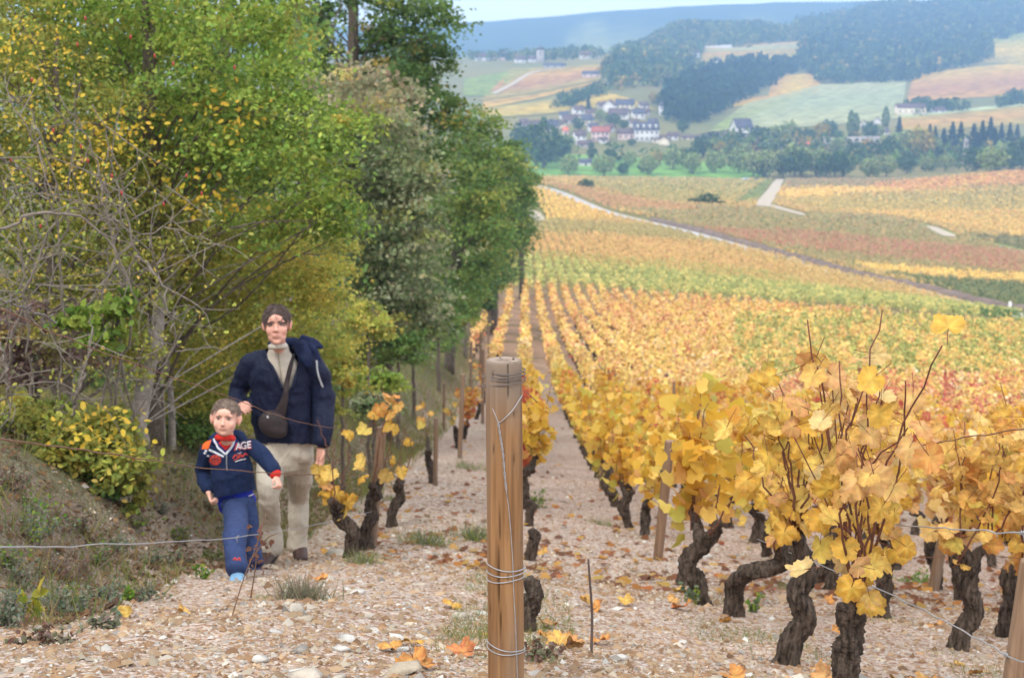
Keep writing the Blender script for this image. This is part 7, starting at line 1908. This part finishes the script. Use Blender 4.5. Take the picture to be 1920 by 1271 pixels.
    T_.add(*limb([Q(561, 845, .0), Q(562, 890, dr * .5 - .02), kr, Q(559, 980, dr), Q(559, 1022, dr)], [.090, .076, .066, .063, .066], 16, [.092, .082, .072, .070, .076], m=28))
    V, q, N = fuse(T_, .0085, 5); V = folds(V, N, .015, 8, 11, (1, 0, .9)); V = folds(V, N, .007, 19, 15)
    link('trousers', mesh_np('trousers', V, [q], cloth('beige_cotton', (188, 178, 162), bs=420, vary=.06), None, True), o)
    for (px, py, d, dx, sc) in ((506, 1046, dl, -.10, 1), (562, 1037, dr, .24, 1)):
        b = Q(px, py, d); fwd = unit(np.array([dx, -1, 0])); Sh = Geo()
        a = b + [0, 0, .03]
        Sh.add(*limb([a - fwd * .07, a + fwd * .05 + [0, 0, .0], a + fwd * .15 + [0, 0, -.018]], [.045, .05, .042], 14, [.045, .042, .026], ref=(0, 0, 1)))
        Sh.add(*limb([a + [0, 0, .07], a + [0, 0, .02]], [.045, .05], 12, m=6))
        V, q, N = fuse(Sh, .007, 3)
        sh = link('shoe', mesh_np('shoe', V, [q], mat_plain('brown_leather', (72, 52, 46), rough=.5, spec=.4, bump=.3, bscale=60, vary=.2), None, True), o)
        G = Geo().add(*limb([a - fwd * .075 + [0, 0, -.036], a + fwd * .05 + [0, 0, -.036], a + fwd * .165 + [0, 0, -.040]], [.042, .047, .040], 14, [.014, .013, .011], ref=(0, 0, 1)))
        G.obj('sole', mat_plain('shoe_sole', (52, 44, 42)), sh, True)
    # the bag across his chest
    bag = tag(empty('shoulder_bag', tuple(O)), 'small dark brown bag slung across the man chest on a strap', 'bag')
    M_BAG = mat_plain('dark_brown_bag', (50, 40, 40), rough=.6, spec=.35, bump=.4, bscale=120, vary=.2)
    c = surf_hit(bj, 514, 790, O, .03); Bg = Geo(); R = np.array(Matrix.Rotation(math.radians(24), 3, 'Y'))
    Bg.add(*ell(c, (.095, .045, .085), R)); Bg.add(*ell(c + np.array([.012, -.004, -.03]), (.082, .044, .055), R))
    V, q, N = fuse(Bg, .007, 3); link('pouch', mesh_np('pouch', V, [q], M_BAG, None, True), bag); bb = bvh_of(V, q)
    zz = on_surface(bb, O, [(492, 782), (512, 776), (536, 786)], .004, 18, .001)
    if zz: Geo().add(*zz).obj('zip', mat_plain('bag_zip', (88, 78, 76), rough=.4, metal=.4), bag, True)
    s1 = [surf_hit(bs, a, b, O, .006) for a, b in cr([(550, 638), (549, 655), (546, 675), (541, 700), (537, 718)], 14)]
    s2 = [surf_hit(bj, a, b, O, .012) for a, b in cr([(536, 726), (534, 745), (529, 762), (524, 775)], 10)]
    P = np.array([p for p in s1 + s2 if p is not None]); P[1:-1] = (P[:-2] + 2 * P[1:-1] + P[2:]) / 4
    wd = np.interp(np.linspace(0, 1, len(P)), [0, .55, .75, 1], [.014, .016, .026, .042])
    Geo().add(*tube(P, wd, 8, ref=(0, 1, 0), ry=.005)).obj('strap', M_BAG, bag, True)
    for px, py, bv in ((537, 746, bj), (502, 782, bb)):
        p = surf_hit(bv, px, py, O, .014 if bv is bj else .002)
        if p is not None: Geo().add(*ell(p, (.008, .005, .008))).obj('stud', mat_plain('metal_stud', (210, 210, 210), rough=.3, metal=.6), bag, True)
    return o
build_man()

# ------------------------------------------------------------------ the boy
def build_boy():
    D = 8.5
    ff, fb = pix2g(np.array([445., 478.]), np.array([1086., 1072.]))
    O = np.array([(ff[0] + fb[0]) / 2, (ff[1] + fb[1]) / 2, (ff[2] + fb[2]) / 2])
    Q = lambda px, py, dy=0.0: U(px, py, D + dy) - O
    o = tag(empty('person', tuple(O)), 'small boy in a navy zip jacket and blue trousers striding up the stony path', 'person')
    hc = Q(423, 785, -.14); fr = Frame(hc, unit(-(hc + O)) + np.array([-.16, 0, -.08]), -.06, .90)
    df, db = ff[1] - D, fb[1] - D
    B = Geo(); head(B, fr, True)
    B.add(*limb([fr((0, -.02, -.05)), Q(428, 836, -.06), Q(430, 850, -.04)], [.040, .034, .022], 14))
    B.add(*limb([Q(432, 845, -.04), Q(434, 890, -.02), Q(442, 945, 0)], [.05, .06, .06], 14, [.035, .04, .045]))
    aL = [Q(393, 842, -.03), Q(381, 885, .05), Q(391, 922, -.06)]; aR = [Q(474, 838, -.03), Q(499, 862, -.06), Q(515, 884, -.14)]
    B.add(*limb(aL, [.02, .02, .02])); B.add(*limb(aR, [.02, .02, .02]))
    hand(B, Q(392, 926, -.07), Q(399, 950, -.13) - Q(392, 926, -.07), (.7, .1, .25), .66, 1.05)
    hand(B, Q(518, 893, -.15), Q(526, 915, -.20) - Q(518, 893, -.15), (-.55, .2, -.2), .66, .95)
    kf, kb = Q(441, 1000, df * .6 - .15), Q(471, 1006, .05 + db * .4)
    B.add(*limb([Q(442, 955, -.01), kf, Q(443, 1040, df * .9 - .02), Q(444, 1066, df)], [.032, .028, .022, .022])); B.add(*limb([Q(463, 955, .0), kb, Q(476, 1040, db), Q(478, 1056, db)], [.032, .026, .022, .022]))
    V, q, N = fuse(B, .0047, 2); V = sockets(V, fr)
    link('body', mesh_np('body', V, [q], M_SKIN, skin_colours(V, fr, (226, 174, 152), True), True), o)
    eyes(o, fr, mat_plain('fair_brow', (132, 106, 88)), True); hair(o, fr, M_HAIRB, 2, .9, True)
    M_RED = cloth('red_cotton', (206, 52, 44), bs=400)
    ring = [fr((.052 * math.cos(a), -.024 + .048 * math.sin(a), -.122 + .004 * math.sin(a))) for a in np.linspace(0, 2 * np.pi, 24)]
    sw = Geo().add(*tube(np.array(ring), .013, 8, ref=(0, 0, 1), ry=.018)).obj('turtleneck', M_RED, o, True)
    Geo().add(*limb([aR[1] * .25 + aR[2] * .75, aR[2] * .35 + Q(518, 893, -.15) * .65], [.036, .034], 14, m=6)).obj('cuff', M_RED, sw, True)
    # blue shirt showing below the jacket and at the neck
    T_ = Geo().add(*limb([Q(430, 850, -.05), Q(434, 890, -.03), Q(441, 930, .0), Q(446, 946, .01)], [.058, .098, .110, .114], 20, [.046, .056, .066, .080], m=16))
    V, q, N = fuse(T_, .008, 3); V = folds(V, N, .005, 14, 30)
    link('shirt', mesh_np('shirt', V, [q], cloth('bright_blue_shirt', (38, 52, 156), bs=400, vary=.1), None, True), o); bsh = bvh_of(V, q)
    # jacket
    J = Geo().add(*limb([Q(430, 836, -.05), Q(431, 850, -.045), Q(433, 875, -.03), Q(437, 905, -.015), Q(443, 930, .0)], [.062, .104, .118, .120, .118], 22, [.052, .070, .084, .088, .090], m=24))
    J.add(*limb([Q(408, 842, -.03)] + aL[:2] + [Q(389, 917, -.05)], [.038, .045, .045, .038], 14, m=22)); J.add(*limb([Q(458, 838, -.03)] + aR[:2] + [Q(514, 883, -.135)], [.038, .046, .045, .038], 14, m=22))
    V, q, N = fuse(J, .0072, 4); V = folds(V, N, .011, 11, 40, (1, 0, -.4)); V = folds(V, N, .004, 26, 44); bj = bvh_of(V, q)
    px, py = project(V + O); facing = (N * unit(-(V + O))).sum(1) > .1
    vee = in_poly(px, py, [(402, 815), (397, 834), (424, 853), (440, 836), (446, 812)]) & facing
    low = (py > 927 - (px - 440) * .22) & (px > 394) & (px < 486); q2 = q[~((vee[q].sum(1) >= 2) | low[q].any(1))]
    M_J = cloth('navy_fleece', (30, 43, 74), bs=300, vary=.08)
    jk = link('jacket', mesh_np('jacket', V, [q2], M_J, None, True), o)
    M_OR, M_WH = cloth('orange_fleece', (226, 104, 48), bs=300), cloth('white_piping', (214, 216, 222), bs=300)
    def badge(name, poly, mat, out=.003, step=1.0):
        Vp, Fp = patch(bj, O, poly, out, step)
        if len(Fp): Geo().add(Vp, Fp).obj(name, mat, jk)
    badge('shoulder_panel', [(379, 842), (382, 828), (392, 815), (402, 806), (406, 812), (396, 826), (391, 842)], M_OR)
    M_DB = cloth('dark_blue_neck', (34, 42, 104), bs=300)
    badge('neck_panel', [(396, 826), (404, 836), (424, 858), (441, 838), (449, 824), (440, 818), (404, 818)], M_DB, .001)
    badge('red_neck', [(407, 818), (412, 832), (424, 844), (435, 832), (441, 816)], M_RED, .006)
    for pts in ([(398, 822), (406, 835), (424, 852)], [(424, 852), (435, 836), (441, 818)]):
        t_ = on_surface(bj, O, pts, .0065, 22, .009, .004)
        if t_: Geo().add(*t_).obj('white_collar', M_WH, jk, True)
    for pts, r, mt, nm in (([(392, 843), (405, 849), (420, 856)], .0065, M_WH, 'white_flap'), ([(425, 853), (425, 868), (426, 882)], .0035, mat_plain('zip_metal', (170, 172, 178), rough=.4, metal=.5), 'zip'),
                           ([(426, 882), (429, 905), (434, 932)], .0022, M_J, 'seam'), ([(441, 812), (449, 808), (450, 818)], .010, M_OR, 'hood_lining'), ([(400, 812), (405, 818), (402, 826)], .008, M_OR, 'hood_lining')):
        t_ = on_surface(bj, O, pts, r, 20, .003, r * .6)
        if t_: Geo().add(*t_).obj(nm, mt, jk, True)
    hd = Geo().add(*limb([Q(398, 826, .03), Q(412, 818, .08), Q(432, 815, .09), Q(450, 818, .05), Q(458, 828, .0)], [.03, .035, .036, .034, .024], 12, m=16)); V2, q3, N2 = fuse(hd, .007, 3)
    link('hood', mesh_np('hood', V2, [q3], M_J, None, True), jk)
    a = np.linspace(0, 2 * np.pi, 20); M_EMB = mat_plain('red_print', (176, 62, 48), rough=.8)
    badge('round_emblem', [(404 + 11 * math.cos(t), 862 + 9.5 * math.sin(t)) for t in a], M_EMB)
    for pts in ([(394, 862), (404, 860), (414, 862)], [(404, 853), (403, 862), (404, 871)], [(397, 855), (400, 862), (397, 869)], [(411, 855), (408, 862), (411, 869)]):
        t_ = on_surface(bj, O, pts, .0012, 14, .005)
        if t_: Geo().add(*t_).obj('emblem_line', M_J, jk)
    for x_, y_ in ((383, 847), (389, 852), (385, 843)): badge('white_print', [(x_, y_), (x_ + 4, y_ + 1), (x_ + 3, y_ + 4), (x_ - 1, y_ + 3)], M_WH)
    M_LW, M_LR = mat_plain('white_print', (222, 214, 216), rough=.8), mat_plain('red_letters', (190, 70, 62), rough=.8)
    for body, px_, py_, h_, an, mt, sl in (('AGE', 456, 836, 12, .14, M_LW, .05),):
        P, Tt = text_mesh(body, bj, O, px_, py_, h_, an, .0055, sl)
        if len(Tt): Geo().add(P, Tt).obj('lettering', mt, jk)
        P, Tt = text_mesh(body, bj, O, px_ - 1.0, py_ + .9, h_ + 1.6, an, .0035, sl)
        if len(Tt): Geo().add(P, Tt).obj('lettering_edge', M_LR, jk)
    for pts, mt, r in (([(437, 859), (442, 852), (446, 858), (450, 851), (455, 856), (458, 850), (464, 853)], M_LR, .0042), ([(438, 862), (450, 857), (463, 851)], M_LR, .0022), ([(441, 865), (450, 862), (460, 860)], M_LW, .0024), ([(445, 850), (452, 848)], M_LW, .0015)):
        t_ = on_surface(bj, O, pts, r, 26, .004, .0015)
        if t_: Geo().add(*t_).obj('printed_scrawl', mt, jk)
    t_ = on_surface(bsh, O, [(466, 930), (472, 927), (480, 924)], .003, 10, .003, .0015)
    if t_: Geo().add(*t_).obj('shirt_mark', M_LW, o)
    # trousers and shoes
    T_ = Geo().add(*limb([Q(445, 936, .01), Q(448, 955, .0), Q(449, 966, .0)], [.100, .098, .08], 18, [.082, .082, .07]))
    T_.add(*limb([Q(442, 955, -.01), kf, Q(443, 1040, df * .9 - .02), Q(445, 1068, df)], [.066, .060, .050, .056], 16, [.070, .066, .056, .062], m=24)); T_.add(*limb([Q(463, 955, .0), kb, Q(476, 1040, db), Q(478, 1058, db)], [.062, .050, .042, .045], 16, m=24))
    V, q, N = fuse(T_, .0072, 4); V = folds(V, N, .011, 11, 50, (1, 0, .9)); V = folds(V, N, .005, 24, 51)
    link('trousers', mesh_np('trousers', V, [q], cloth('blue_denim', (50, 64, 102), bs=420, vary=.12), None, True), o); bt = bvh_of(V, q)
    for pts in ([(438, 1050), (441, 1046), (444, 1051), (448, 1046), (450, 1051)],):
        t_ = on_surface(bt, O, pts, .004, 16, .003, .002)
        if t_: Geo().add(*t_).obj('red_print', M_LR, o)
    M_SHOE = mat_plain('light_blue_shoe', (120, 160, 192), rough=.6, vary=.12, vscale=40)
    for (px, py, d, mt) in ((446, 1083, df, M_SHOE), (481, 1069, db, mat_plain('dark_blue_shoe', (60, 66, 96), rough=.7))):
        b = Q(px, py, d) + [0, 0, .012]; fwd = unit(np.array([.05, -1, -.05])); Sh = Geo()
        Sh.add(*limb([b - fwd * .05, b + fwd * .03, b + fwd * .10 + [0, 0, -.008]], [.032, .038, .034], 12, [.030, .028, .020], ref=(0, 0, 1))); Sh.add(*limb([b + [0, 0, .05], b + [0, 0, .01]], [.03, .035], 12, m=6))
        V, q, N = fuse(Sh, .006, 3); sh = link('shoe', mesh_np('shoe', V, [q], mt, None, True), o)
        Geo().add(*limb([b - fwd * .055 + [0, 0, -.026], b + fwd * .03 + [0, 0, -.026], b + fwd * .11 + [0, 0, -.027]], [.033, .040, .036], 12, [.010, .010, .009], ref=(0, 0, 1))).obj('sole', mat_plain('white_sole', (214, 214, 214)), sh, True)
    return o
build_boy()
